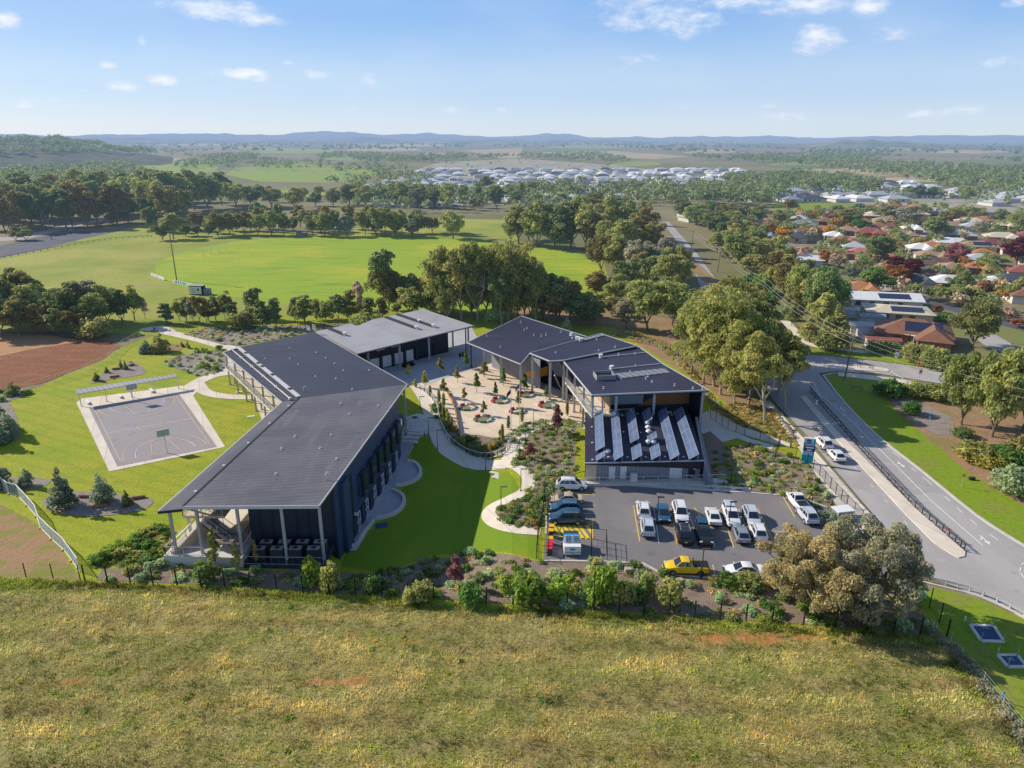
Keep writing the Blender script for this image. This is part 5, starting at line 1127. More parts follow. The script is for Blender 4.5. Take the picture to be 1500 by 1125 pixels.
for i in range(170):
    y = fr.uniform(41, 72); x = fr.uniform(-1, 1) * (y * .76 + 2)
    if not (y < fence_y(x) - .5 and x < edge_x(y) - .5): continue
    if mnoise.noise((x * .07, y * .12, 55)) < -.08: continue
    l = rc(['leaf green', 'leaf bright', 'leaf bright', 'leaf olive'])
    o = plant('leafyweed%d' % (i % 2), Vector((x, y, field_z(x, y))), random.uniform(.16, .42), random.uniform(.5, 1.5), l, 'weed', 'leafy weeds in the foreground field', 'weed')
    GROUPS.setdefault(('in the foreground field', 'leafy weeds in the foreground field'), []).append((o, l))
BR = gp([(1392, 945), (1412, 966), (1444, 1002), (1484, 1052), (1520, 1100)])
bl = []
for i in range(26):
    t = i / 26 * (len(BR) - 1); k = int(t); p = BR[k].lerp(BR[k + 1], t - k) + Vector((random.uniform(-.8, .1), random.uniform(-.4, .4), 0))
    o = plant('mound%d' % (i % 3), p, random.uniform(.4, .8), random.uniform(1.0, 1.7), 'leaf grey', 'dry shrub', 'dry brambles along the wire fence')
    GROUPS.setdefault(('along the wire fence', 'dry brambles along the wire fence'), []).append((o, 'leaf grey'))
# ================================================================== SCHOOL BUILDINGS
def plane3(a, b, c):
    n = (b - a).cross(c - a); return lambda x, y: a.z - (n.x * (x - a.x) + n.y * (y - a.y)) / n.z
def roof_slab(mb, pts, th=0.35):
    """pts: corners with heights; a slab of that outline hanging th below them"""
    pts = [Vector(p) for p in pts]
    n = len(pts); a = sum(pts[i].x * pts[(i + 1) % n].y - pts[(i + 1) % n].x * pts[i].y for i in range(n))
    if a < 0: pts = pts[::-1]
    vs = [(p.x, p.y, p.z - th) for p in pts] + [tuple(p) for p in pts]
    mb.add(vs, [tuple(reversed(range(n))), tuple(range(n, 2 * n))] + [(i, (i + 1) % n, n + (i + 1) % n, n + i) for i in range(n)])
def gutter(parent, pts, mat='trim', closed=False, w=.16, h=.2):
    mb = MB(); P = [Vector(p) for p in pts]
    if closed: P.append(P[0])
    for a, b in zip(P, P[1:]): mb.bar(a + Vector((0, 0, .04)), b + Vector((0, 0, .04)), w, h)
    return mb.build('gutter', M[mat], parent)
def post(parent, x, y, z0, z1, w=.32, mat='steel'):
    mb = MB(); mb.box((x, y, (z0 + z1) / 2), (w, w, z1 - z0)); mb.box((x, y, z0 + .06), (w * 2, w * 2, .12)); return mb.build('post', M[mat], parent)
def rail(parent, pts, h=1.05, mat='galvanised', gap=.14, name='balustrade', px=False, top=.06, bars=True, kick=0.0, every=2.0):
    mb = MB(); P = [Vector(p) for p in pts]
    for a, b in zip(P, P[1:]):
        L = (b - a).length
        if L < .05: continue
        d = (b - a) / L
        mb.bar(a + Vector((0, 0, h)), b + Vector((0, 0, h)), top, top); mb.bar(a + Vector((0, 0, .1)), b + Vector((0, 0, .1)), top * .7, top * .7)
        k = max(1, int(L / every))
        for i in range(k + 1): p = a + d * (L * i / k); mb.box((p.x, p.y, p.z + h / 2), (top * 1.1, top * 1.1, h))
        if bars:
            n = int(L / gap)
            for i in range(n): p = a + d * (L * (i + .5) / n); mb.tube(p + Vector((0, 0, .1)), p + Vector((0, 0, h)), .011, n=3, cap=False)
    return mb.build(name, M[mat], parent)
def vents(parent, zf, pts, h=.35, z=None):
    for x, y in pts:
        mb = MB(); zz = zf(x, y); mb.tube((x, y, zz - .05), (x, y, zz + h), .08, n=8); mb.tube((x, y, zz + h), (x, y, zz + h + .1), .14, .14, 8); mb.box((x, y, zz + .02), (.34, .4, .04)); mb.build('roof_vent', M['galvanised'], parent)

# ---------------------------------------------------------------- wing A + B
A1 = g(231, 749, 7.6); A2 = g(266, 742, 8.1); A3 = g(467.5, 740.5, 8.7); K = g(596.5, 562.7, 9.3)
B2 = g(461.4, 486, 8.3); B1 = g(347.5, 509, 7.7); B0 = g(327, 516.5, 7.1)
plA = plane3(A2, A3, K)
def on_plane(px, py, f):
    z = 8.0
    for _ in range(30): p = g(px, py, z); z = f(p.x, p.y)
    return p
Mm = on_plane(437, 583.5, plA)
plB = plane3(K, B2, B1); Mb = on_plane(437, 583.5, plB); Mm.z = (Mm.z + Mb.z) / 2
plB = plane3(K, B1, Mm)
L0 = g(413, 588.6, Mm.z - .7)
W = thing('school_building', 'long two-storey wing of two folded grey roofs, nearest the field, with open stair', 'school building', (-32, 100, 0))
mb = MB(); roof_slab(mb, [A2, A3, K, Mm]); mb.build('roof', M['wing roof sunlit'], W)['label'] = 'grey roof sheeting of the nearer fold, sun glare put into its colour'
mb = MB(); roof_slab(mb, [Mm + Vector((0, .03, .015)), K + Vector((0, .03, .015)), B2, B1]); mb.build('roof', M['wing roof less lit'], W)['label'] = 'same grey roof sheeting on the farther fold, coloured darker for its weaker glare'
mb = MB(); roof_slab(mb, [A1, A2 - Vector((0, 0, .35)), Mm - Vector((0, 0, .35)), L0], .3); mb.build('verandah_roof', M['wing roof sunlit'], W)
mb = MB(); roof_slab(mb, [L0 + Vector((0, .02, .01)), Mm + Vector((0, .02, -.34)), B1 - Vector((0, 0, .35)), B0], .3); mb.build('verandah_roof', M['wing roof less lit'], W)
dn = Vector((0, 0, .22))
gutter(W, [A1 - dn, A2 - dn * 2.4], 'fascia', w=.12, h=.34); gutter(W, [A2 - dn, A3 - dn], 'trim', w=.1, h=.42); gutter(W, [A3 - dn * .4, K - dn * .4, B2 - dn * .4], 'trim', w=.12, h=.16); gutter(W, [A1 - dn * .5, L0 - dn * .5, B0 - dn * .5], 'trim', w=.14, h=.16); gutter(W, [B0 - dn, B1 - dn * 1.2, B2 - dn], 'trim', w=.1, h=.35)
# raised ridge strip along the fold line of the verandah roof
mb = MB(); mb.bar(A2 + Vector((.1, 0, .0)), Mm + Vector((.1, 0, .0)), .25, .12); mb.build('flashing', M['fascia'], W)
mb = MB(); a, b = Mm + Vector((-.1, .6, .12)), B1 + Vector((.35, -.3, .12)); mb.bar(a, b, .75, .14); mb.build('box_gutter', M['trim'], W)
mb = MB()
for t in (.12, .38, .55, .62, .85): p = a.lerp(b, t); mb.box((p.x, p.y, p.z + .12), (.5, .9, .12), .7)
mb.build('gutter_grate', M['black metal'], W)
a2, b2 = Mm + Vector((-1.6, .5, -.15)), B1 + Vector((-.9, -.9, -.12))
mb = MB(); mb.bar(a2, b2, .13, .13); 
for i in range(6): p = a2.lerp(b2, i / 5); mb.box(p, (.4, .4, .3), .7)
mb.build('anchor_rail', M['white paint'], W)
mb = MB()
for i in range(5): p = A2.lerp(Mm, .1 + i * .2); mb.box((p.x - .2, p.y, p.z + .05), (.35, .25, .2))
mb.build('anchor_point', M['white paint'], W)
c = g(450, 484, 8.3); mb = MB()
for i in range(4):
    for s in (0, 1.4): mb.bar(c + Vector((s * .7, s * .7, .25 + .3 * i)), c + Vector((s * .7 + .9, s * .7 - .9, .25 + .3 * i)), .06, .06)
for s, q in ((0, 0), (.9, -.9), (1.0, 1.0), (1.9, .1)): mb.box((c.x + s, c.y + q, c.z + .6), (.07, .07, 1.4))
mb.build('roof_access_frame', M['white paint'], W)
va = [on_plane(x, y, plA) for x, y in ((404, 695), (449, 728), (432, 640), (485, 638), (499, 592), (512, 607), (516, 571), (469, 657), (412, 658), (493, 673), (554, 595), (359, 676), (478, 702))]
vents(W, plA, [(p.x, p.y) for p in va[:1] + va[2:7] + va[7:10] + va[10:11]], .15)
vb = [on_plane(x, y, plB) for x, y in ((424, 510), (463, 517), (388, 526), (437, 534), (477, 525), (490, 533), (462, 552), (503, 543), (541, 543), (492, 555), (425, 526))]
vents(W, plB, [(p.x, p.y) for p in vb], .12)
for px_, py_ in ((477, 703), (445, 574)):
    p = on_plane(px_, py_, plA if py_ > 600 else plB); mb = MB(); mb.path([p, p + Vector((0, 0, .8)), p + Vector((.3, .2, 1.0)), p + Vector((.45, .25, .75))], .06, n=6); mb.build('roof_pipe', M['white paint'], W)
# walls
def zr(x, y): return plA(x, y) - .34
def zb_(x, y): return plB(x, y) - .34
E0 = A3.lerp(K, .12).to_2d() - Vector((.25, 0)); E1 = A3.lerp(K, .86).to_2d() - Vector((.25, 0))
east = lambda t: E0.lerp(E1, t)
mb = MB(); mb.wall(E0, E1, -DROP - .1, zr, .3); mb.build('wall', M['navy wall'], W)['label'] = 'long shaded navy wall facing the lawn'
FRX = -33.2
mb = MB(); mb.wall((E0.x, E0.y), (FRX, E0.y - .3), -1.0, zr, .3); mb.wall((FRX, E0.y - .3), (FRX, 96), 0, zr, .25); mb.build('wall', M['dark wall'], W)['label'] = 'dark wall behind the front posts'
mb = MB(); mb.wall((FRX, 96), (Mm.x - .6, 96), 0, zr, .25); mb.build('wall', M['cream wall'], W)
def lineB(t, inset): # parallel to the balcony edge
    p = L0.lerp(B0, t); d = (B0 - L0).normalized(); n = Vector((-d.y, d.x, 0)) if (Vector((-d.y, d.x, 0)).dot(Mm - L0) > 0) else Vector((d.y, -d.x, 0)); return p + n * inset
p0, p1 = lineB(0, 4.0), lineB(.97, 4.0)
zlow = plane3(L0, B0, B1 - Vector((0, 0, .35)))
zv = lambda x, y: min(plB(x, y), plB(x, y)) - .45
mb = MB(); mb.wall((p0.x, p0.y), (p1.x, p1.y), 0, lambda x, y: min(zlow(x, y), plB(x, y)) - .5, .2); mb.build('wall', M['timber wall'], W)['label'] = 'sunlit timber-coloured wall behind the balcony'
q1 = Vector((B2.x - 1.0, B2.y - 1.0)); 
mb = MB(); mb.wall((p1.x, p1.y), (q1.x, q1.y), 0, zv, .25); mb.wall((q1.x, q1.y), (E1.x - 1.5, E1.y + 1.2), 0, zv, .25); mb.wall((E1.x - 1.5, E1.y + 1.2), (E1.x, E1.y), -DROP, zr, .25); mb.build('wall', M['dark wall'], W)
mb = MB(); mb.wall((Mm.x - .8, 96), (p0.x, p0.y), 0, zv, .2); mb.build('wall', M['timber wall'], W)
# east wall: upper hooded windows and lower doors
th = math.atan2((E1 - E0).y, (E1 - E0).x)
nrm = Vector((math.sin(th), -math.cos(th)))
def on_east(t, out): p = east(t) + nrm * out; return p
for t in (.33, .46, .575, .69, .80, .91):
    p = on_east(t, .45); mb = MB(); mb.box((p.x, p.y, 4.0), (2.0, .9, 3.6), th); o = mb.build('window_hood', M['dark wall'], W)
    p = on_east(t, .92); mb = MB(); mb.box((p.x, p.y, 4.0), (1.5, .03, 3.2), th); mb.build('pane', M['window glass'], o)
    p2 = on_east(t - .03, .3); mb = MB(); mb.box((p2.x, p2.y, 4.0), (1.1, .3, 3.0), th); mb.build('fin', M['navy wall'], o)
for i, t in enumerate((.255, .375, .50, .635, .765, .90)):
    p = on_east(t, .2); mb = MB()
    for s in (-.75, 0, .75): q = on_east(t, .2) + Vector((math.cos(th), math.sin(th))) * s; mb.box((q.x, q.y, -DROP + 1.35), (.1, .12, 2.6), th)
    for zz in (.06, 1.3, 2.6): mb.box((p.x, p.y, -DROP + zz), (1.6, .12, .1), th)
    o = mb.build('door', M['white paint'], W)
    mb = MB(); p = on_east(t, .17); mb.box((p.x, p.y, -DROP + 1.3), (1.45, .04, 2.5), th); mb.build('pane', M['window glass'], o)
    p = on_east(t - .05, .22); mb = MB(); mb.box((p.x, p.y, -DROP + 1.4), (1.5, .2, 2.8), th); mb.build('recess_panel', M['dark wall'], W)
p = on_east(.10, .4); mb = MB(); mb.box((p.x, p.y, 2.9), (2.4, .6, 10), th); mb.build('pier', M['navy wall'], W)
p = on_east(.18, .17); mb = MB(); mb.box((p.x, p.y, 2.6), (1.9, .08, 9.2), th); mb.build('recess_panel', M['black metal'], W)
p = on_east(.20, .55); mb = MB(); mb.box((p.x, p.y, 1.2), (.35, .5, .3), th); mb.build('wall_light', M['white paint'], W)
p = on_east(.99, .35); mb = MB(); mb.box((p.x, p.y, 4.7), (.8, .6, 1.0), th); mb.build('air_conditioner', M['white paint'], W)
# front posts and slab
SLABZ = 1.35
FP = [g(243.5, 816, 0), g(279, 818, 0), g(346, 812, 0), g(411, 826, 0), g(471, 818, 0)]
fx = [A1.x + .9, A1.x + 4.2, (A1.x + A3.x) / 2 - .6, A1.x + 14.6, A3.x - .35]
for i, x in enumerate(fx): post(W, x, A1.y + .9 - i * .1, 0, (plA(x, A1.y + .9) if i else A1.z + .25) - .4, .32)
post(W, A1.x + 4.7, A1.y + 4.8, 0, plA(A1.x + 4.7, A1.y + 4.8) - .4, .3); post(W, A1.x + .75, A1.y + 5.5, 0, 7.2, .3); post(W, A1.x + 9.8, A1.y + 9, 0, 7.9, .3)
mb = MB(); mb.prism([(A1.x - .4, A1.y + .2), (FRX + .3, A1.y - .3), (FRX + .3, 96), (A1.x + .6, 96)], 0.0, SLABZ); mb.build('podium', M['pale concrete'], W)
mb = MB(); mb.prism([(FRX + .35, A1.y - .4), (E0.x - .3, A1.y - .8), (E0.x - .3, E0.y - .4), (FRX + .35, E0.y - .4)], 0.0, .6); mb.build('plant_yard', M['dark wall'], W)
# upper deck at the stair head, stair flights, landings
UP = 4.9
mb = MB(); mb.prism([(A1.x + 1.0, A1.y + 7.5), (FRX - .2, A1.y + 7.5), (FRX - .2, 96), (A1.x + 1.8, 96)], UP - .3, UP); mb.prism([(A1.x + 1.0, A1.y + 3.6), (A1.x + 6.2, A1.y + 3.6), (A1.x + 6.2, A1.y + 7.5), (A1.x + 1.0, A1.y + 7.5)], UP - .3, UP); mb.build('deck', M['paving'], W)
mb = MB()
n = 15; s0 = g(302, 759, UP - .4); s1 = g(344, 790, SLABZ + 1.0)
for i in range(n):
    p = s0.lerp(s1, (i + .5) / n); mb.box(p, (.2, 1.8, .07), -.35)
for off in (-1.0, 1.0): mb.bar(s0 + Vector((0, off, -.1)), s1 + Vector((0, off, -.1)), .12, .3)
mb.build('stair', M['steel'], W); mb = MB(); mb.bar(s0 + Vector((0, 0, -.5)), s1 + Vector((0, 0, -.5)), 1.7, .06); mb.build('stair_soffit', M['dark metal'], W)
rail(W, [s0 + Vector((0, -1.05, .1)), s1 + Vector((0, -1.05, .1))], 1.0, gap=.3); rail(W, [s0 + Vector((0, 1.05, .1)), s1 + Vector((0, 1.05, .1))], 1.0, gap=.3)
mb = MB(); mb.prism([(FRX - 3.8, A1.y + 1.6), (FRX, A1.y + 1.2), (FRX, A1.y + 7.2), (FRX - 2.4, A1.y + 6.2)], SLABZ + .9, SLABZ + 1.2); mb.build('landing', M['paving'], W)
rail(W, [(FRX - 3.8, A1.y + 1.6, SLABZ + 1.2), (FRX, A1.y + 1.2, SLABZ + 1.2), (FRX, A1.y + 7.2, SLABZ + 1.2)], 1.1, 'black metal')
mb = MB(); mb.prism([(A1.x + .4, A1.y + .5), (A1.x + .9, A1.y + .5), (A1.x + 4.0, A1.y + 6), (A1.x + 3.5, A1.y + 6)], SLABZ, lambda x, y: SLABZ + .4 + max(0, (y - A1.y - .5)) * .45); mb.build('ramp_wall', M['cream wall'], W)
rail(W, [(A1.x + .7, A1.y + .6, SLABZ + .5), (A1.x + 3.7, A1.y + 6, SLABZ + 2.8)], 1.2, gap=.25)
rail(W, [(A1.x - .2, A1.y + .35, SLABZ), (A1.x + 4.4, A1.y + .25, SLABZ)], 1.15, gap=.9); rail(W, [(A1.x - .2, A1.y + .35, SLABZ), (A1.x + .2, A1.y + 5, SLABZ)], 1.15, gap=.9)
rail(W, [(A1.x + 1.0, A1.y + 7.6, UP), (A1.x + 1.0, A1.y + 3.7, UP), (A1.x + 6.0, A1.y + 3.7, UP)], 1.1, gap=.3)
rail(W, [(A1.x + 6.4, A1.y + 7.6, UP), (FRX - .3, A1.y + 7.6, UP)], 1.1, gap=.3)
mb = MB(); mb.box((FRX - 3.0, 95.7, 6.1), (5.6, .1, 2.0)); mb.build('window', M['pale glass'], W)
rail(W, [(FRX + .4, A1.y - .5, .6), (FRX + 3.5, A1.y - .6, .6), (E0.x - .4, A1.y - .8, .6)], 1.1, 'steel', gap=.8)
for r_ in range(2):
    for k in range(4):
        t = thing('air_conditioning_unit', 'flat-topped metal cooling unit, %s from the left in the %s row of the plant yard' % (ordn(k + 1), ('front', 'back')[r_]), 'cooling unit', (FRX + 1.9 + k * 2.25 + r_ * .45, A1.y + 1.1 + r_ * 1.5, .6), 0, 'cooling units in the plant yard')
        L_ = t.location; mb = MB(); mb.box((L_.x, L_.y, .6 + .65), (1.6, .95, 1.3)); mb.build('casing', M['dark metal'], t, bevel=.03); mb = MB(); mb.box((L_.x, L_.y, .6 + 1.33), (1.5, .85, .05)); o = mb.build('top_panel', M['steel'], t)
        mb = MB(); mb.tube((L_.x, L_.y, 1.96), (L_.x, L_.y, 1.98), .32, n=14); mb.build('fan_grille', M['dark metal'], o)
# balcony of wing B
BF = 3.5; e0, e1 = lineB(-.04, .3), lineB(1.0, .3); i0, i1 = lineB(-.04, 3.9), lineB(1.0, 3.9)
mb = MB(); mb.prism([(e0.x, e0.y), (e1.x, e1.y), (i1.x, i1.y), (i0.x, i0.y)], BF - .3, BF); mb.build('balcony', M['concrete'], W)
rail(W, [Vector((e1.x, e1.y, BF)), Vector((e0.x, e0.y, BF))], 1.25, gap=.13, top=.08); rail(W, [Vector((e1.x, e1.y, BF)), Vector((i1.x, i1.y, BF))], 1.25, gap=.13, top=.08)
for k in range(7):
    t = k / 6.0 * .98 + .01; p = lineB(t, .45); post(W, p.x, p.y, 0, zlow(p.x, p.y) - .35, .26)
    p = lineB(t, 1.5); post(W, p.x, p.y, 0, BF - .28, .26)
for k in range(5):
    p = lineB(.1 + k * .2, 3.85); mb = MB(); th2 = math.atan2((B0 - L0).y, (B0 - L0).x); mb.box((p.x, p.y, BF + 1.3), (2.4, .12, 2.2), th2); mb.build('window', M['window glass'], W)
    p = lineB(.15 + k * .2, 3.85); mb = MB(); mb.box((p.x, p.y, 1.2), (2.0, .12, 2.3), th2); mb.build('window', M['window glass'], W)
post(W, K.x - .55, K.y - .4, terrain(K.x - .55, K.y - .4), K.z - .4, .36)
for t in (.35, .7): p = K.lerp(B2, t); post(W, p.x - .7, p.y - .4, 0, p.z - .45, .3)

# ---------------------------------------------------------------- wing C (pale roof)
Cp = [g(463, 485.5, 7.6), g(513, 474, 7.7), g(523.6, 477.5, 7.5), g(545, 468.2, 7.7), g(619.6, 453, 7.8), g(692.5, 477, 6.6), g(523.6, 517.5, 6.4)]
plC = plane3(Cp[0], Cp[4], Cp[5])
for p in Cp[1:4] + Cp[6:]: p.z = plC(p.x, p.y)
Cb = thing('school_building', 'single-storey wing with pale grey roof and open shaded side, between the dark wings', 'school building', (-28, 165, 0))
mb = MB(); roof_slab(mb, Cp); mb.build('roof', M['roof pale'], Cb)
gutter(Cb, [Cp[6] - dn * .4, Cp[5] - dn * .4, Cp[4] - dn * .4], 'trim', w=.12, h=.2); gutter(Cb, [Cp[6] - dn, Cp[5] - dn], 'dark metal', w=.08, h=.34)
for (xa, ya, xb, yb) in ((565, 465, 610, 481.5), (582, 461, 635, 479), (480, 481, 505, 491)):
    a, b = on_plane(xa, ya, plC), on_plane(xb, yb, plC); mb = MB(); mb.bar(a + Vector((0, 0, .12)), b + Vector((0, 0, .12)), 1.0, .3); mb.build('duct', M['dark metal'], Cb)
    for t in ((1.0,) if xa != 582 else (1.0, .62)): p = a.lerp(b, t); mb = MB(); mb.tube(p, p + Vector((0, 0, .55)), .4, .3, 10); mb.tube(p + Vector((0, 0, .55)), p + Vector((0, 0, .7)), .5, .45, 10); mb.build('roof_fan', M['white paint'], Cb)
u = (Cp[5] - Cp[6]).normalized(); nn = Vector((-u.y, u.x, 0))
if nn.y < 0: nn = -nn
zc_ = lambda x, y: plC(x, y) - .4
wA, wB = Cp[6] + nn * 4.2 - u * 1.5, Cp[5] + nn * 4.2 - u * 4.5
mb = MB(); mb.wall(wA, wB, 0, zc_, .25); mb.wall(wB, wB + nn * 9, 0, zc_, .25); mb.wall(wA, wA - u * 6, 0, zc_, .25); mb.wall(wA + nn * 14, wB + nn * 9, 0, zc_, .25); mb.build('wall', M['dark wall'], Cb)
Lw = (wB - wA).length; thc = math.atan2(u.y, u.x)
for k in range(6):
    p = wA + u * (1.6 + k * 3.3) - nn * .17; mb = MB(); mb.box((p.x, p.y, 1.6), (2.5, .1, 2.6), thc); mb.build('blind', M['white blind'], Cb)
    p = wA + u * (1.6 + k * 3.3 + 1.65) - nn * .3; mb = MB(); mb.box((p.x, p.y, 1.7), (.6, .5, 3.2), thc); mb.build('pier', M['dark metal'], Cb)
p = wA + u * (Lw * .75) - nn * .18; mb = MB(); mb.box((p.x, p.y, 2.2), (6.5, .1, 3.6), thc); mb.build('window', M['window glass'], Cb)
for t in (.09, .345, .6, .82, .97): p = Cp[6].lerp(Cp[5], t) + nn * .6; post(Cb, p.x, p.y, 0, plC(p.x, p.y) - .4, .42)
p = Cp[5] + nn * 2.0 - u * .6; post(Cb, p.x, p.y, 0, plC(p.x, p.y) - .4, .3, 'brown panel')
for k in range(2):
    p = Cp[6].lerp(Cp[5], .2 + k * .12) + nn * 1.2; mb = MB(); mb.box((p.x, p.y, plC(p.x, p.y) - .8), (2.2, .5, .35), thc); mb.build('ceiling_unit', M['steel'], Cb)
# drinking stations and benches in the covered area
for i, t in enumerate((.84, .87)):
    p = Cp[6].lerp(Cp[5], t) + nn * -1.2; o_ = thing('bubbler', 'small dark upright drinking station, %s of two beside the end posts of the pale-roofed wing' % ('left', 'right')[i], 'drinking station', (p.x, p.y, 0), 0, 'drinking stations'); mb = MB(); mb.box((p.x, p.y, .55), (.55, .4, 1.1), thc); mb.build('pedestal', M['dark metal'], o_, bevel=.04); mb = MB(); mb.tube((p.x, p.y, 1.1), (p.x, p.y, 1.2), .26, .3, 10); mb.build('bowl', M['steel'], o_)
p = Cp[6].lerp(Cp[5], .43) + nn * 1.6; t_ = thing('picnic_table', 'dark picnic table under the edge of the pale roof', 'table', (p.x, p.y, 0)); 
mb = MB(); mb.box((p.x, p.y, .74), (3.2, .8, .08), thc); mb.build('table_top', M['black metal'], t_)
for s in (-.85, .85): mb = MB(); q = p + nn * s; mb.box((q.x, q.y, .44), (3.2, .35, .07), thc); mb.build('bench_seat', M['black metal'], t_)
for s in (-1.1, 1.1): mb = MB(); q = p + u * s; mb.box((q.x, q.y, .36), (.12, 1.7, .68), thc); mb.build('leg', M['black metal'], t_)

# ---------------------------------------------------------------- hall group D, E, F (dark roofs)
Dp = [g(684.5, 502, 6.0), g(763.4, 463, 7.4), g(858.7, 493, 7.8), g(776, 518, 7.2), g(762.7, 533.5, 6.4)]
plD = plane3(Dp[0], Dp[1], Dp[2])
for i in (3, 4): Dp[i] = on_plane((776, 762.7)[i - 3], (518, 533.5)[i - 3], plD)
Hh = thing('school_building', 'two-storey hall group under three dark navy roofs with orange screen, right of the courtyard', 'school building', (20, 140, 0))
mb = MB(); roof_slab(mb, Dp); mb.build('roof', M['roof navy'], Hh)['label'] = 'farthest dark navy roof, pointed at the back'
Ep = [g(776, 517.3, 8.4), g(880, 488.5, 8.6), g(933.4, 506.8, 8.6), g(825, 528, 8.4), g(805, 529.5, 8.3)]
plE = plane3(Ep[0], Ep[1], Ep[2]); Ep[3].z = plE(Ep[3].x, Ep[3].y); Ep[4].z = plE(Ep[4].x, Ep[4].y)
mb = MB(); roof_slab(mb, Ep); mb.build('roof', M['roof navy'], Hh)['label'] = 'middle dark navy roof above the orange screen'
Fp = [g(824, 527.5, 8.2), g(933.4, 507.3, 8.2), g(946, 515, 8.2), g(972.5, 534, 8.2), g(1038, 571.5, 8.2), g(866.5, 578.7, 8.2)]
plF = plane3(Fp[1], Fp[4], Fp[5])
for p in (Fp[0], Fp[2], Fp[3]): p.z = plF(p.x, p.y)
mb = MB(); roof_slab(mb, Fp); mb.build('roof', M['roof navy'], Hh)['label'] = 'nearest dark navy roof with skylight strip and plant box'
gutter(Hh, [Dp[0] - dn * .3, Dp[4] - dn * .3, Dp[3] - dn * .3], w=.12, h=.2); gutter(Hh, [Dp[0] - dn * .1, Dp[1] - dn * .1, Dp[2]], w=.1, h=.12)
gutter(Hh, [Ep[0] - dn * .3, Ep[4] - dn * .3, Ep[3] - dn * .3, Ep[2] - dn * .3], w=.14, h=.22); gutter(Hh, [Ep[0] - dn * .1, Ep[1] - dn * .1, Ep[2] - dn * .1], w=.1, h=.14)
gutter(Hh, [Fp[0] - dn * .3, Fp[5] - dn * .3, Fp[4] - dn * .3], w=.14, h=.24); gutter(Hh, [Fp[1] - dn * .1, Fp[2] - dn * .1, Fp[3] - dn * .1, Fp[4] - dn * .1], w=.12, h=.14)
for l in ([(713, 493), (733, 509), (768, 484), (772, 482), (793, 493), (800, 491), (782, 492), (763, 473), (822, 487)],): vents(Hh, plD, [(p.x, p.y) for p in [on_plane(x, y, plD) for x, y in l]], .4)
vents(Hh, plE, [(p.x, p.y) for p in [on_plane(x, y, plE) for x, y in ((814, 517), (877, 514), (901, 509), (874, 498))]], .25)
vents(Hh, plF, [(p.x, p.y) for p in [on_plane(x, y, plF) for x, y in ((906, 520), (930, 519), (931, 537), (893, 540), (884, 569.5), (910, 557), (955, 560), (988, 565), (1015, 569.5), (1029, 570), (949, 552), (946, 555), (923, 546))]], .3)
# skylight strip, plant well, ducts on the near roof
def roof_quad(mb, f, pts, lift): 
    P = [on_plane(x, y, f) for x, y in pts]; roof_slab(mb, [p + Vector((0, 0, lift)) for p in P], lift + .05)
mb = MB(); roof_quad(mb, plF, [(899, 548), (973, 540), (982, 546), (906, 555)], .10); mb.build('skylight_strip', M['roof panel grey'], Hh)
c = on_plane(885, 553, plF); mb = MB(); d_ = (Fp[4] - Fp[5]).normalized(); e_ = Vector((-d_.y, d_.x, 0)); rz_ = math.atan2(d_.y, d_.x)
for s, w_, l_ in ((-1.7, .12, 3.0), (1.7, .12, 3.0)): q = c + d_ * s; mb.box((q.x, q.y, c.z + .4), (w_, l_, .9), rz_)
for s in (-1.45, 1.45): q = c + e_ * s; mb.box((q.x, q.y, c.z + .4), (3.5, .12, .9), rz_)
mb.build('plant_screen', M['grey wall'], Hh); mb = MB(); mb.box((c.x, c.y, c.z + .15), (3.0, 2.6, .3), rz_); mb.build('plant_deck', M['dark metal'], Hh)
for (xa, ya, xb, yb) in ((880, 524, 945, 517), (896, 541, 967, 533.5)):
    a, b = on_plane(xa, ya, plF), on_plane(xb, yb, plF); mb = MB(); mb.bar(a + Vector((0, 0, .12)), b + Vector((0, 0, .12)), .14, .1); mb.build('conduit', M['trim'], Hh)
    mb = MB(); mb.tube(a, a + Vector((0, 0, .6)), .35, .3, 10); mb.tube(a + Vector((0, 0, .6)), a + Vector((0, 0, .75)), .45, .4, 10); mb.build('roof_fan', M['white paint'], Hh)
a = on_plane(838, 496, plD); mb = MB()
for zz in (.3, .75): mb.tube(a + Vector((0, 0, zz - .15)), a + Vector((.9, .2, zz - .15)), .3, n=10); mb.tube(a + Vector((-.2, .1, zz + .3)), a + Vector((-.2, .1, zz + .5)), .4, n=10)
for i in range(2): q = on_plane(846 + i * 5, 497 + i * 2, plE); mb.tube(q, q + Vector((0, 0, .6)), .45, .5, 10)
mb.build('exhaust_fan', M['white paint'], Hh)
a, b = on_plane(852, 499, plE), on_plane(883, 491, plE); mb = MB(); mb.bar(a + Vector((0, 0, .1)), b + Vector((0, 0, .1)), 1.3, .12); mb.build('box_gutter', M['roof panel grey'], Hh)
# walls
zD = lambda x, y: plD(x, y) - .4; zE = lambda x, y: plE(x, y) - .4; zF = lambda x, y: plF(x, y) - .4
def inset(P, a, b, k): # point on edge a->b moved k metres toward the middle
    c = sum(P, Vector((0, 0, 0))) / len(P); m = P[a].lerp(P[b], .5); d = (P[b] - P[a]).normalized(); n_ = Vector((-d.y, d.x, 0)); n_ = n_ if n_.dot(c - m) > 0 else -n_; return P[a] + n_ * k, P[b] + n_ * k
a, b = inset(Dp, 0, 4, 5.0); mb = MB(); mb.wall(a + (b - a) * .12, b, 0, zD, .25); mb.wall(a + (b - a) * .12, Dp[1] * .85 + Dp[4] * .15, 0, zD, .25); mb.wall(Dp[1] * .92 + Dp[4] * .08, Dp[2] * .95 + Dp[4] * .05, 0, zD, .25); mb.build('wall', M['grey wall'], Hh)['label'] = 'grey shaded wall under the farthest roof'
for t in (.3, .62, .97): p = Dp[0].lerp(Dp[4], t); post(Hh, p.x + .35, p.y + .4, 0, plD(p.x, p.y) - .4, .42)
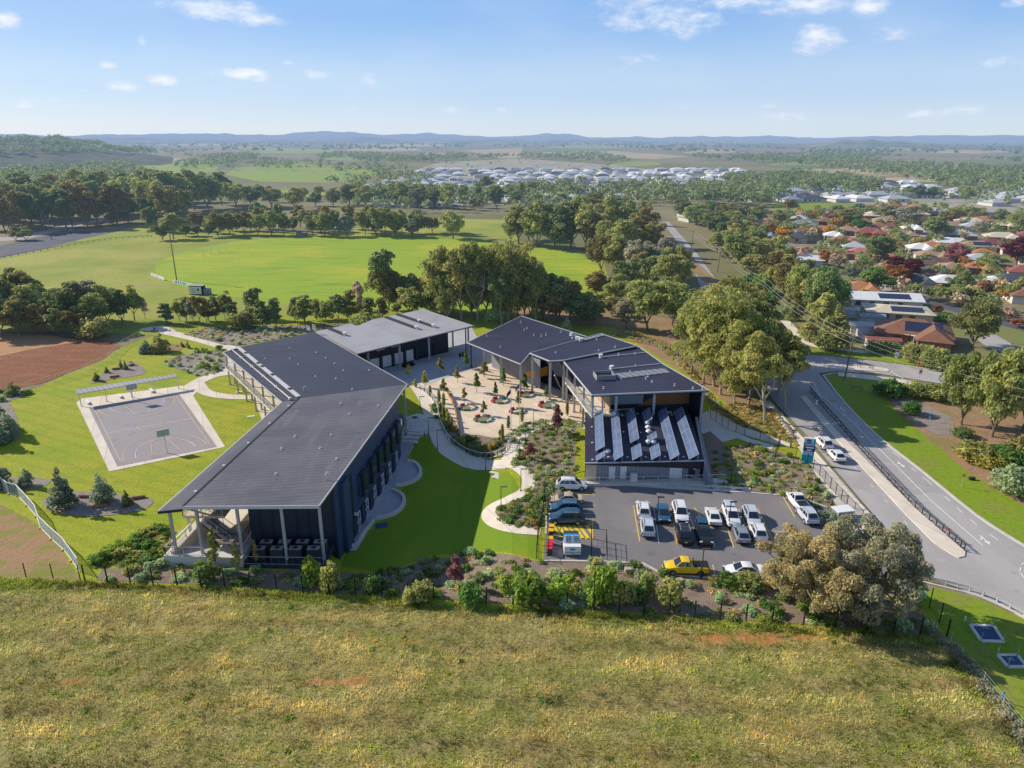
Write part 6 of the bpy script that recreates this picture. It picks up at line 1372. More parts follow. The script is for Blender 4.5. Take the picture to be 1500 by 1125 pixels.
p = Dp[0]; post(Hh, p.x + .8, p.y + .4, 0, p.z - .4, .3, 'dark metal')
a, b = inset(Ep, 0, 4, 6.0); mb = MB(); mb.wall(b, a + (a - b) * .8, 0, zE, .25); mb.wall(b, b + (Ep[2] - Ep[3]) * .55, 0, zE, .25); mb.wall(Ep[1] * .95 + Ep[4] * .05, Ep[2] * .95 + Ep[4] * .05, 0, zE, .25); mb.build('wall', M['dark wall'], Hh)
for p in (Ep[0].lerp(Ep[4], .1), Ep[4], Ep[3]): post(Hh, p.x + .2, p.y + .5, 0, plE(p.x, p.y) - .4, .45)
# orange folded screen of the stair
oz = [g(769, 548.5, 1.5), g(788, 542, 1.9), g(805, 537, 2.4), g(814, 539, 2.6), g(823, 545, 2.2)]
mb = MB(); scr = [(769, 545, 550), (787, 541.5, 553), (804, 535.5, 549), (806, 536, 546), (824, 542, 548)]
def scr_pts(i): 
    x, y0, y1 = scr[i]; base = g(x, 560, 0); base = g(x, y1, 2.2); top = base.copy(); top.z = base.z + height_to(base, y0); return base, top
prev = None
for i in range(5):
    bse, top = scr_pts(i)
    if prev is not None and i != 3:
        pb, pt = prev; off = Vector((.15, .25, 0)); mb.add([pb, bse, top, pt, pb + off, bse + off, top + off, pt + off], [(0, 1, 2, 3), (7, 6, 5, 4), (0, 4, 5, 1), (1, 5, 6, 2), (2, 6, 7, 3), (3, 7, 4, 0)])
    prev = (bse, top)
mb.build('stair_screen', M['orange panel'], Hh)
p = g(795, 562, 0); post(Hh, p.x, p.y + 1.5, 0, 2.6, .4); 
p0_, p1_ = g(823, 573, 0), g(812, 549, 3.6); mb = MB(); mb.bar(p0_ + Vector((0, 0, .2)), p1_, 1.4, .25); mb.build('stair', M['steel'], Hh)
# F: near block, open upper balcony on the courtyard side
dF = (Fp[5] - Fp[0]).normalized(); nF = Vector((-dF.y, dF.x, 0)); nF = nF if nF.x > 0 else -nF
FB = 3.9
e0, e1 = Fp[0] + nF * .4 + dF * .5, Fp[5] + nF * .4 - dF * .6
mb = MB(); mb.prism([(e0.x, e0.y), (e1.x, e1.y), ((e1 + nF * 3.6).x, (e1 + nF * 3.6).y), ((e0 + nF * 3.6).x, (e0 + nF * 3.6).y)], FB - .35, FB); mb.build('balcony', M['pale concrete'], Hh)
rail(Hh, [Vector((e0.x, e0.y, FB)), Vector((e1.x, e1.y, FB))], 1.25, gap=.13, top=.08)
w0, w1 = e0 + nF * 3.6, e1 + nF * 3.6
mb = MB(); mb.wall(w0, w1 - dF * 1.2, 0, zF, .25); mb.build('wall', M['timber wall'], Hh)
for t in (.05, .36, .68, .97): p = e0.lerp(e1, t); post(Hh, p.x + .2, p.y, 0, plF(p.x, p.y) - .4, .36); q = p + nF * 1.5; post(Hh, q.x, q.y, 0, FB - .3, .3)
fd = (Fp[4] - Fp[5]).normalized(); fn = Vector((-fd.y, fd.x, 0)); fn = fn if fn.y > 0 else -fn
r0, r1 = Fp[5] + fn * 5.0 + fd * 4.2, Fp[4] + fn * 5.0 - fd * .8
mb = MB(); mb.wall(r0, r1, 0, zF, .25); mb.build('wall', M['dark wall'], Hh)['label'] = 'recessed dark front wall facing the car park'
side_a = Fp[4] - fd * .5 + fn * .8; mb = MB(); mb.wall(side_a, Fp[3] - fd * .5, 0, zF, .25); mb.wall(Fp[3] - fd * .5, Fp[2] - fd * .6, 0, zF, .25); mb.wall(Fp[2] - fd * .6, Fp[1] - fd * .4, 0, zF, .25); mb.build('wall', M['dark wall'], Hh)['label'] = 'dark side wall facing the tall gums'
mb = MB(); q = r0 + fd * 9 - fn * .2; mb.add([(r0 + fd * 5.5 - fn * .2).to_tuple()[:2] + (4.0,), (r0 + fd * 15.5 - fn * .2).to_tuple()[:2] + (4.0,), (r0 + fd * 15.5 - fn * .2).to_tuple()[:2] + (6.6,), (r0 + fd * 10.5 - fn * .2).to_tuple()[:2] + (6.9,)], [(0, 1, 2, 3)]); mb.build('feature_panel', M['brown panel'], Hh)
mb = MB(); q = r0 + fd * 3.5 - fn * .2; mb.box((q.x, q.y, 5.6), (6.0, .1, 2.4), math.atan2(fd.y, fd.x)); mb.build('window', M['pale glass'], Hh)
for s_ in (11.5, 12.9): q = r0 + fd * s_ - fn * .25; mb = MB(); mb.box((q.x, q.y, 1.4), (1.1, .1, 2.6), math.atan2(fd.y, fd.x)); mb.build('door', M['white blind'], Hh)
for t in (.22, .545, .965): p = Fp[5].lerp(Fp[4], t) + fn * .7; post(Hh, p.x, p.y, 0, plF(p.x, p.y) - .4, .42)
p = Fp[5] + fn * .8 + fd * 2.2; post(Hh, p.x, p.y, 0, plF(p.x, p.y) - .4, .3); p = Fp[5] + fn * 3 + fd * .8; post(Hh, p.x, p.y, 0, plF(p.x, p.y) - .4, .3)
rail(Hh, [Vector((e1.x, e1.y, FB)), Vector((e1 + fd * 7).to_tuple()[:2] + (FB,))], 1.2, gap=.2)

# ---------------------------------------------------------------- G: low block with solar panels
Gp = [g(857, 604, 3.7), g(857, 678.5, 3.7), g(1032, 674.5, 3.7), g(1010, 606, 3.7)]
plG = lambda x, y: 3.7
Gb = thing('school_building', 'low flat-roofed block carrying rows of solar panels beside the car park', 'school building', (20, 107, 0))
mb = MB(); roof_slab(mb, Gp, .25); mb.build('roof', M['roof navy'], Gb)
fl = Gp[2] - Gp[1]
mb = MB(); a, b = Gp[1] + Vector((0, .0, -.26)), Gp[2] + Vector((0, 0, -.26))
mb.add([a + Vector((0, .3, 0)), b + Vector((0, .3, 0)), b + Vector((0, .3, -1.3)), a + Vector((0, .3, -.12)), a + Vector((0, .45, 0)), b + Vector((0, .45, 0)), b + Vector((0, .45, -1.3)), a + Vector((0, .45, -.12))], [(3, 2, 1, 0), (4, 5, 6, 7), (0, 1, 5, 4), (1, 2, 6, 5), (2, 3, 7, 6), (3, 0, 4, 7)]); mb.build('fascia', M['fascia'], Gb)
gutter(Gb, [Gp[1] - dn * .2, Gp[2] - dn * .2], w=.14, h=.16)
zG = lambda x, y: 3.44
def fr(t, out=0.9): p = Gp[1].lerp(Gp[2], t); return Vector((p.x, p.y + out, 0))
mb = MB(); mb.wall(fr(.10), fr(.985), 0, zG, .25); mb.build('wall', M['grey wall'], Gb)['label'] = 'grey corrugated wall facing the car park'
mb = MB(); mb.wall(fr(.012, .7), fr(.10, .7), 0, zG, .25); mb.build('wall', M['cream wall'], Gb)['label'] = 'short cream wall at the left corner'
mb = MB(); mb.wall(fr(.012, .7), (Gp[0].x + .4, Gp[0].y - .5), 0, zG, .25); mb.wall((Gp[0].x + .4, Gp[0].y - .5), (Gp[3].x - .3, Gp[3].y - .5), 0, zG, .25); mb.wall((Gp[3].x - .3, Gp[3].y - .5), fr(.985), 0, zG, .25); mb.build('wall', M['dark wall'], Gb)
mb = MB(); q0 = fr(.985, .3); q1 = Vector((Gp[3].x + .9, Gp[3].y - .5)); mb.prism([(q0.x + .2, q0.y - .6), (q0.x + 1.1, q0.y - 2.6), (q0.x + 1.5, q0.y - 2.4), (q1.x + .5, q1.y), (q1.x, q1.y)], 0, lambda x, y: 3.3 if y > q0.y - 1 else .5); mb.build('buttress_wall', M['grey wall'], Gb)
def gdoor(t, w, h, mat, z0=.5): p = fr(t, .72); mb = MB(); mb.box((p.x, p.y, z0 + h / 2), (w, .1, h)); o = mb.build('door', M[mat], Gb); mb = MB(); mb.box((p.x + w * .35, p.y - .08, z0 + h * .48), (.05, .1, .25)); mb.build('handle', M['dark metal'], o)
gdoor(.235, .95, 2.2, 'white paint'); gdoor(.33, .95, 2.2, 'white paint'); gdoor(.775, 1.9, 2.3, 'white paint'); gdoor(.91, 1.0, 2.1, 'fascia')
p = fr(.415, .2); mb = MB(); mb.box((p.x, p.y, 1.1), (1.0, .7, 1.2)); mb.build('meter_box', M['white paint'], Gb)
p = fr(.45, .68); mb = MB(); mb.box((p.x, p.y, 1.75), (.12, .12, 3.3)); mb.build('downpipe', M['steel'], Gb)
p = fr(.59, .7); mb = MB()
for s in (-.75, .75): mb.box((p.x + s, p.y, 1.5), (.07, .08, 2.2))
mb.box((p.x, p.y, 2.6), (1.57, .08, .07)); mb.box((p.x, p.y, 1.4), (1.57, .08, .05)); o = mb.build('gate', M['steel'], Gb)
p = fr(.93, .60); mb = MB(); mb.box((p.x, p.y, 2.0), (.3, .04, .22)); mb.build('door_sign', M['sign white'], Gb)
# dock and railings in front
mb = MB(); q = fr(-.02, -.5); q2 = fr(1.2, -.9); mb.prism([(q.x, q.y), (q2.x, q2.y), (q2.x, q2.y + 1.1), (fr(1.0).x, fr(1.0).y - .3), (fr(0).x, fr(0).y - .4)], 0, .5); mb.build('dock', M['pale concrete'], Gb)
RZ = lambda t, z=.5: Vector(fr(t, -.45)[:2] + (z,)) if False else Vector((fr(t, -.45).x, fr(t, -.45).y, z))
rail(Gb, [RZ(0.0), RZ(.98)], 1.0, gap=.4); rail(Gb, [RZ(.98), RZ(1.18)], 1.0, gap=.14)
mb = MB(); mb.bar(RZ(.86, 1.6), RZ(.99, .7), .07, .07); mb.bar(RZ(.31, 1.75), RZ(.42, 1.2), .05, .05); mb.build('handrail', M['galvanised'], Gb)
# roof items: valves, domes, pipes
Gd = []
for i, (x, y) in enumerate(((948, 622), (949, 628.5), (950, 634.5), (949, 650), (957, 650), (890, 664))):
    c = g(x, y, 3.7); mb = MB(); mb.tube(c + Vector((0, 0, -.02)), c + Vector((0, 0, .35)), .3, n=12); mb.tube(c + Vector((0, 0, .35)), c + Vector((0, 0, .6)), .5, .32, 12); mb.tube(c + Vector((0, 0, .6)), c + Vector((0, 0, .7)), .32, .08, 12); mb.build('roof_fan', M['white paint'], Gb, smooth=False)
for x, y in ((866, 606), (867, 626), (867.5, 649), (868, 674), (888, 608), (911, 607), (934, 606), (958, 606), (984, 608), (913, 633), (939, 634), (919, 670), (946, 670), (974, 669.5), (1001, 669.5), (912, 609), (891, 670)):
    c = g(x, y, 3.7); mb = MB(); mb.box((c.x, c.y, 3.76), (.3, .2, .14)); mb.build('roof_clip', M['white paint'], Gb)
# solar arrays: tilted frames on the low roof
def solar(name_no, pts, label):
    """pts: four picture corners (near-left low, far-left low, far-right high, near-right high) of the tilted face"""
    lo0, lo1 = g(*pts[0], 3.95), g(*pts[1], 3.95); hi1, hi0 = g(*pts[2], 4.85), g(*pts[3], 4.85)
    Lg = ((lo1 - lo0).length + (hi1 - hi0).length) / 2; c = (lo0 + lo1 + hi0 + hi1) / 4
    t = thing('solar_array', label, 'solar array', (c.x, c.y, 3.7), 0, 'solar arrays on the low roof')
    d = ((lo1 - lo0) + (hi1 - hi0)).normalized(); w = ((hi0 - lo0) + (hi1 - lo1)) * .5; w -= d * w.dot(d); W_ = w.length; wn = w.normalized(); n = d.cross(wn); n = n if n.z > 0 else -n
    o0 = c - d * Lg / 2 - w / 2
    P = lambda a, b, k=0: o0 + d * a + wn * b + n * k
    k = max(2, int(round(Lg / 1.02))); per = Lg / k
    for i in range(0, k):
        for h in (0, 1):
            if k > 16 and False: continue
            mb = MB(); a0, a1 = i * per + .03, (i + 1) * per - .03; b0, b1 = h * W_ / 2 + .03, (h + 1) * W_ / 2 - .03
            mb.add([P(a0, b0), P(a1, b0), P(a1, b1), P(a0, b1), P(a0, b0, .05), P(a1, b0, .05), P(a1, b1, .05), P(a0, b1, .05)], [(3, 2, 1, 0), (4, 5, 6, 7), (0, 1, 5, 4), (1, 2, 6, 5), (2, 3, 7, 6), (3, 0, 4, 7)]); mb.build('panel', M['solar cell'], t)
    mb = MB()
    for b in (.0, W_ / 2, W_): mb.bar(P(0, b, .03), P(Lg, b, .03), .07, .08)
    for i in range(k + 1): mb.bar(P(i * per, 0, .03), P(i * per, W_, .03), .045, .075)
    mb.build('frame', M['cell line'], t)
    m = max(2, int(Lg / 3)); mb = MB()
    for i in range(m + 1):
        q = P(i * Lg / m, W_ * .92); mb.bar((q.x, q.y, 3.7), q, .06, .06); q2 = P(i * Lg / m, .1); mb.bar((q2.x, q2.y, 3.7), q2, .06, .06); mb.bar((q2.x, q2.y, 3.74), (q.x, q.y, 3.74), .05, .05)
    mb.build('support', M['steel'], t)
def zs(x, y): return (850 + x * .13333, 580 + y * .13333)
for i, (p, l) in enumerate((([(172, 605), (157, 190), (245, 152), (268, 560)], 'leftmost long row of tilted solar panels on the low roof'), ([(370, 708), (332, 180), (418, 146), (472, 665)], 'second long row of solar panels from the left on the low roof'), ([(552, 520), (502, 175), (592, 138), (645, 470)], 'shorter row of solar panels in the middle of the low roof'), ([(706, 300), (676, 170), (765, 132), (792, 258)], 'small solar array by the back edge of the low roof'), ([(988, 698), (852, 172), (940, 128), (1090, 655)], 'second long row of solar panels from the right on the low roof'), ([(1200, 695), (1030, 168), (1122, 122), (1302, 645)], 'rightmost long row of solar panels on the low roof'), ([(176, 712), (172, 655), (268, 612), (276, 662)], 'small solar array at the front left corner of the low roof'), ([(572, 705), (558, 570), (660, 528), (680, 658)], 'left one of two small solar arrays at the front of the low roof'), ([(785, 700), (762, 570), (862, 528), (884, 655)], 'right one of two small solar arrays at the front of the low roof'), ([(744, 505), (738, 438), (830, 398), (846, 462)], 'smallest solar array among the white roof fans'))):
    solar(i, [zs(*q) for q in p], l)
# ================================================================== THINGS AROUND THE SCHOOL
def mesh_fence(name, pts, label, h=2.1, every=3.0, mat='black metal', wires=7, px=True, top=True, cat='fence', wire_r=.012, post_r=.045, cap=None, vert=0, wire_mat=None):
    P = [Vector(p) for p in (gp(pts) if px else pts)]
    t = thing(name, label, cat, P[0]); mbw = MB(); k_all = []
    for a, b in zip(P, P[1:]):
        L = (b - a).length; d = (b - a) / L; k = max(1, int(round(L / every)))
        for i in range(k): k_all.append(a + d * (L * i / k))
        for j in range(wires):
            z = h * (.06 + .9 * j / max(1, wires - 1)); mbw.tube(a + Vector((0, 0, z)), b + Vector((0, 0, z)), wire_r, n=3, cap=False)
        if vert:
            n = int(L / vert)
            for i in range(n): p = a + d * (L * (i + .5) / n); mbw.tube(p + Vector((0, 0, .08)), p + Vector((0, 0, h * .96)), wire_r * .8, n=3, cap=False)
        if top: mbw.bar(a + Vector((0, 0, h * .97)), b + Vector((0, 0, h * .97)), .045, .045)
    k_all.append(P[-1])
    for p in k_all:
        mb = MB(); mb.tube(p - Vector((0, 0, .1)), p + Vector((0, 0, h + .05)), post_r, n=6); mb.build('post', M[mat], t)
    mbw.build('wire_panel', M[wire_mat or mat], t); return t
mesh_fence('boundary_fence', [(125, 853), (225, 858), (330, 862), (560, 876), (870, 897), (1130, 915), (1270, 925), (1386, 936)], 'long black wire fence with dark posts between the front garden and the weedy field', 2.35, 2.9, post_r=.085, wires=5, wire_r=.007, top=False)
mesh_fence('paddock_fence', [(-30, 847), (0, 847), (118, 851)], 'black wire fence with pale bottom rail left of the white temporary fence', 2.2, 2.9, post_r=.06, wires=5, wire_r=.007, top=False)
mesh_fence('corner_fence', [(1386, 936), (1376, 912), (1361, 890)], 'black fence return with tall posts beside the grey-green tree', 2.5, 2.2, post_r=.06, wires=5, wire_r=.007, top=False)
# white temporary fence
tf = gp([(-20, 704), (0, 713), (14, 724), (27, 727), (40, 741), (54, 757), (60, 774), (76, 790), (94, 806), (106, 822), (117, 838)])
t = thing('temporary_fence', 'wavy white-edged temporary fence of see-through panels on orange feet', 'temporary fence', tf[0])
for a, b in zip(tf, tf[1:]):
    mb = MB(); 
    for q, r_ in ((.08, .05), (1.95, .05)): mb.tube(a + Vector((0, 0, q)), b + Vector((0, 0, q)), r_, n=6)
    for e in (a, b): mb.tube(e, e + Vector((0, 0, 2.0)), .03, n=5)
    o = mb.build('panel', M['white paint'], t)
    mb = MB(); d = b - a; n = max(3, int(d.length / .16))
    for i in range(1, n): p = a + d * (i / n); mb.tube(p + Vector((0, 0, .1)), p + Vector((0, 0, 1.93)), .013, n=3, cap=False)
    for j in range(1, 12): mb.tube(a + Vector((0, 0, .1 + j * .155)), b + Vector((0, 0, .1 + j * .155)), .009, n=3, cap=False)
    mb.build('wire_mesh', M['mesh cloth'], o)
    mb = MB(); mb.box((a.x, a.y, .08), (.65, .28, .15), .6); mb.build('foot', M['orange panel'], t, bevel=.03)
mesh_fence('wire_fence', [(38, 572), (46, 568), (80, 560), (120, 548), (158, 529), (180, 508), (212, 490)], 'pale wire fence between the red paddock and the bright lawn', 1.7, 3.2, 'galvanised', 5, post_r=.035)
mesh_fence('wire_fence', [(1392, 940), (1408, 962), (1440, 1000), (1468, 1034), (1500, 1074), (1540, 1120)], 'low wire fence along the brambles at lower right', 1.2, 3.0, 'galvanised', 4, top=False, post_r=.03)
c = g(1467, 1028); mb = MB(); mb.box((c.x, c.y, .6), (.16, .05, 1.2)); mb.box((c.x, c.y, 1.16), (.2, .07, .1)); o = mb.build('marker_post', M['bright blue'], loc=c); tag(o, 'bright blue marker post by the wire fence', 'marker post')
mesh_fence('school_fence', [(905, 497), (940, 503), (975, 512), (1000, 528), (1022, 560)], 'dark mesh fence on the bank behind the hall', 2.1, 2.6, wires=9)
mesh_fence('school_fence', [(650, 462), (560, 470), (440, 480), (330, 484), (230, 484)], 'dark wire fence between the back wing and the row of trees', 1.8, 4.0, wires=4)
mesh_fence('school_fence', [(1040, 613), (1066, 629), (1090, 638), (1113, 645), (1140, 653)], 'dark mesh fence beside the pale terrace at the hall corner', 1.8, 2.2, wires=9)
mesh_fence('school_fence', [(1142, 653), (1135, 672), (1131, 676)], 'short dark mesh fence between terrace and sign', 1.8, 2.0, wires=9)
mesh_fence('school_fence', [(1182, 680), (1200, 697), (1216, 716), (1240, 742), (1262, 765)], 'dark mesh fence between car park bed and footpath', 1.8, 2.0, wires=9, vert=.25)
mesh_fence('school_fence', [(1188, 742), (1218, 743), (1240, 742)], 'short dark mesh fence behind the white utility', 1.8, 2.0, wires=9, vert=.25)
mesh_fence('school_fence', [(1060, 712), (1100, 719), (1188, 728)], 'thin dark fence along the back kerb of the car park', 1.1, 3.0, wires=3)
mesh_fence('pool_style_fence', [(798, 720), (795, 760), (788, 788)], 'black mesh fence along the left side of the parked cars', 1.8, 2.2, wires=9, vert=.25)
mesh_fence('bin_fence', [(788, 788), (786, 818)], 'tall black fence left of the wheeled bins', 2.1, 1.7, wires=9, vert=.2)
mesh_fence('bin_fence', [(866, 790), (866, 818)], 'black fence right of the skip', 2.1, 1.7, wires=5)
mesh_fence('bin_gate', [(866, 790), (888, 793), (889, 822)], 'open black gate leaf swung out beside the skip', 1.7, 1.8, wires=5, cat='gate')
# guard rails
def guard_rail(pts, label, px=True, h=.6, depth=.32):
    P = gp(pts) if px else pts; t = thing('guard_rail', label, 'guard rail', P[0]); mb = MB()
    for a, b in zip(P, P[1:]):
        for z in (h, h - .17): mb.bar(a + Vector((0, 0, z)), b + Vector((0, 0, z)), .07, .13)
    mb.build('beam', M['galvanised'], t)
    for i, p in enumerate(P):
        mb = MB(); mb.box((p.x, p.y, h / 2), (.12, .16, h)); mb.build('post', M['galvanised'], t)
gr_ = smooth_line(gp([(1346, 848), (1385, 857), (1420, 866), (1460, 882), (1500, 904), (1560, 940)]), 2)
guard_rail([Vector((p.x, p.y, 0)) for p in gr_], 'curved steel guard rail between road and small lawn at lower right', False)
a, b = g(864, 705), g(1092, 720); guard_rail([a.lerp(b, i / 13) for i in range(14)], 'straight steel guard rail along the back of the car park', False, .62)
# median rail
mr_ = smooth_line(gp([(1412, 808), (1380, 780), (1340, 745), (1300, 703), (1262, 662), (1230, 625), (1205, 597), (1185, 573)]), 4)
t = thing('pedestrian_rail', 'long black pedestrian rail on the median island of the road', 'rail', mr_[0]); mb = MB()
for a, b in zip(mr_, mr_[1:]):
    for z in (1.1, .95, .25): mb.bar(a + Vector((0, 0, z)), b + Vector((0, 0, z)), .06, .06)
    d = b - a; n = int(d.length / .22)
    for i in range(n): p = a + d * ((i + .5) / n); mb.tube(p + Vector((0, 0, .25)), p + Vector((0, 0, .95)), .012, n=3, cap=False)
mb.build('railing', M['black metal'], t)
tot = 0
for a, b in zip(mr_, mr_[1:]):
    d = b - a; n = max(1, int(d.length / 2.2))
    for i in range(n): p = a + d * (i / n); mb = MB(); mb.box((p.x, p.y, .65), (.08, .08, 1.1)); mb.box((p.x + .3, p.y - .1, .19), (.5, .1, .06)); mb.build('post', M['black metal'], t)
# balustrade of the winding path
bl = smooth_line(gp([(604, 566), (622, 575), (634, 587), (641, 604), (646, 625), (656, 644), (675, 661), (700, 671), (722, 671), (740, 663), (747, 652), (747, 642)]), 3)
t = thing('balustrade', 'curved steel balustrade around the sunken garden of the courtyard', 'balustrade', bl[0]); rail(t, [Vector((p.x, p.y, terrain(p.x, p.y))) for p in bl], 1.1, gap=.16, name='railing', top=.09)
mb = MB()
for a, b in zip(bl, bl[1:]): mb.bar(Vector((a.x, a.y, terrain(a.x, a.y) + .08)), Vector((b.x, b.y, terrain(b.x, b.y) + .08)), .3, .2)
mb.build('plinth', M['pale concrete'], t)
gw = smooth_line(gp([(655, 575), (664, 592), (669, 612), (672, 632), (673, 641)]), 3); t = thing('garden_wall', 'thin curved dark-edged wall at the left edge of the courtyard', 'low wall', gw[0]); mb = MB()
for a, b in zip(gw, gw[1:]): mb.bar(a + Vector((0, 0, .3)), b + Vector((0, 0, .3)), .2, .7)
mb.build('wall_face', M['timber'], t)
# stair and ramp with rails between apron and courtyard
t = thing('garden_stair', 'pale concrete steps and ramp with steel rails between apron and courtyard', 'steps', g(600, 640)); s0, s1 = g(612, 614), g(598, 648); mb = MB()
for i in range(9):
    p = s0.lerp(s1, i / 8); mb.box((p.x, p.y, terrain(p.x, p.y) + .12), (3.4, 1.0, .3), -.2)
mb.build('step_flight', M['pale concrete'], t)
for l in ([(588, 650), (594, 640), (602, 627)], [(596, 676), (600, 660), (606, 648)], [(606, 640), (622, 640), (634, 632)]): rail(t, gp(l), 1.05, gap=.2, name='railing', top=.08)
p = g(592, 617); mb = MB(); mb.bar(g(583, 610) + Vector((0, 0, .2)), g(598, 623) + Vector((0, 0, .1)), 1.0, .2); mb.bar(g(606, 612) + Vector((0, 0, .2)), g(619, 621) + Vector((0, 0, .1)), 1.0, .2); mb.build('tread_strip', M['dark metal'], t)
# curved seat walls and low wall of the apron
def seat_wall(pts, label, w=.5, h=.5, sm=4):
    P = smooth_line(gp(pts), sm); t = thing('seat_wall', label, 'low wall', P[0]); mb = MB()
    for a, b in zip(P, P[1:]): mb.bar(a + Vector((0, 0, h / 2)), b + Vector((0, 0, h / 2)), w, h)
    mb.build('wall_body', M['pale concrete'], t)
def za(l): return [(480 + x / 4.893, 570 + y / 4.891) for x, y in l]
seat_wall(za([(570, 525), (615, 532), (650, 560), (668, 600), (655, 640), (615, 668), (560, 690), (485, 702)]), 'curved pale seat wall of the farther terrace beside the navy wall')
seat_wall(za([(462, 730), (500, 745), (535, 770), (550, 812), (530, 860), (480, 900), (420, 922), (345, 938)]), 'curved pale seat wall of the nearer terrace beside the navy wall')
seat_wall(za([(335, 942), (290, 1000), (245, 1060), (205, 1125)]) + [(498, 806), (484, 820)], 'straight low edging wall at the near end of the apron', .35, .45, 2)
for k, l in enumerate(([(596, 676), (598, 664), (604, 650)],)): pass
# ---- ball court: shelter, hoops, benches
sh0, sh1, sh2, sh3 = g(110, 571, 2.9), g(258, 547.5, 2.9), g(258.5, 552, 2.7), g(112, 577.5, 2.7)
t = thing('shelter', 'long narrow flat-roofed shelter along the far end of the ball court', 'shelter', (sh0.x, sh0.y, 0)); mb = MB(); roof_slab(mb, [sh0, sh1, sh2, sh3], .12); mb.build('roof', M['roof pale'], t)
for k in range(5): 
    p = sh3.lerp(sh2, .01 + .245 * k) + Vector((.1, .3, 0)); post(t, p.x, p.y, 0, 2.6, .14, 'galvanised'); 
for i, (x, y) in enumerate(((129, 591), (176, 582), (222, 574))):
    c = g(x, y); o = thing('bench', 'small pale bench under the court shelter, %s of three from the left' % ordn(i + 1), 'bench', c, 0, 'benches under the court shelter'); mb = MB(); mb.box((c.x, c.y, .45), (2.2, .5, .08), -.9); mb.build('seat', M['white paint'], o)
    for s in (-.8, .8): mb = MB(); mb.box((c.x + s * .62, c.y - s * .78, .21), (.12, .4, .42), -.9); mb.build('leg', M['galvanised'], o)
def hoop(px_, py_, toward, label):
    c = g(px_, py_); d = (Vector(toward[:2]) - Vector(c[:2])).normalized(); r_ = math.atan2(d.y, d.x) - PI / 2
    t = thing('basketball_hoop', label, 'basketball hoop', c); mb = MB(); e = c + Vector((d.x * .9, d.y * .9, 3.1)); mb.path([c, c + Vector((0, 0, 2.5)), e], .09, .07, 8); mb.build('pole', M['galvanised'], t)
    b_ = c + Vector((d.x * .95, d.y * .95, 3.35)); mb = MB(); mb.box(b_, (1.83, .06, 1.1), r_); bb = mb.build('backboard', M['pale glass'], t)
    mb = MB(); q = Vector((math.cos(r_), math.sin(r_), 0)); 
    for zz in (-.58, .58): mb.bar(b_ + q * -.95 + Vector((0, 0, zz)), b_ + q * .95 + Vector((0, 0, zz)), .09, .07)
    for s in (-.95, .95): mb.bar(b_ + q * s + Vector((0, 0, -.6)), b_ + q * s + Vector((0, 0, .6)), .09, .07)
    for s in (-.3, .3): mb.bar(b_ + q * s + Vector((0, 0, -.35)) + Vector((d.x, d.y, 0)) * .05, b_ + q * s + Vector((0, 0, .1)) + Vector((d.x, d.y, 0)) * .05, .05, .03)
    mb.build('board_frame', M['white paint'], bb)
    rc_ = b_ + Vector((d.x * .3, d.y * .3, -.32)); mb = MB(); R_ = [rc_ + Vector((.23 * math.cos(a), .23 * math.sin(a), 0)) for a in [2 * PI * k / 14 for k in range(15)]]; mb.path(R_, .02, n=5); mb.build('ring', M['orange panel'], t)
hoop(245, 664, ctp(.5, .5), 'basketball hoop at the near end of the ball court'); hoop(195.5, 588, ctp(.5, .5), 'basketball hoop at the far end of the ball court by the shelter')
# logs in the mulch beds
for i, (x0, y0, x1, y1, l) in enumerate(((117, 729, 139, 729, 'dark timber log at the back of the oval mulch bed'), (136, 744, 158, 742, 'timber log at the front of the oval mulch bed'), (194, 732, 213, 729, 'long orange-brown timber log at the right of the oval mulch bed'), (165, 542, 176, 541, 'timber log at the back of the log bed'), (161, 554, 175, 552, 'flat timber log at the front of the log bed'), (189, 537, 197, 535, 'short timber log at the right of the log bed'), (228, 517, 238, 516, 'log in the upper lawn bed'))):
    a, b = g(x0, y0), g(x1, y1); mb = MB(); mb.tube(a + Vector((0, 0, .25)), b + Vector((0, 0, .25)), .27, .24, 9); o = mb.build('log', M['timber'], loc=a); tag(o, l, 'log')
# boulders along the footpath under the gums
for i, (x, y) in enumerate(((1141, 614), (1144, 618), (1147, 622), (1150, 626), (1153, 630), (1156, 634), (1158, 638), (1160, 642), (1143, 608))):
    c = g(x, y); r_ = random.Random(i); bm = bmesh.new(); bmesh.ops.create_icosphere(bm, subdivisions=2, radius=.55)
    for v in bm.verts: v.co *= 1 + .35 * mnoise.noise(v.co * 2 + Vector((i * 7, 0, 0))); v.co.z *= .6
    me = bpy.data.meshes.new('boulder'); bm.to_mesh(me); bm.free(); me.materials.append(M['rock']); o = bpy.data.objects.new('boulder', me); COL.objects.link(o); o.location = c + Vector((0, 0, .2)); o.rotation_euler = (0, 0, i * 1.3); tag(o, 'x', 'boulder', 'boulders edging the footpath'); GROUPS.setdefault(('B',), None) if False else None
    o['label'] = 'pale boulder, %s from the far end of the stone row beside the footpath' % ordn(i + 1)
for i, (x, y) in enumerate(((924, 838), (992, 855), (845, 600 + 260))):
    c = g(x, y); mb = MB(); mb.box((c.x, c.y, .3), (1.5, .7, .55), .4 * i); o = mb.build('sandstone_block', M['rock'], loc=c, bevel=.08); tag(o, 'tan sandstone block in the front bed, %s' % ('behind the bright green bushes', 'below the yellow utility', 'left of the tall light pole')[i], 'sandstone block')

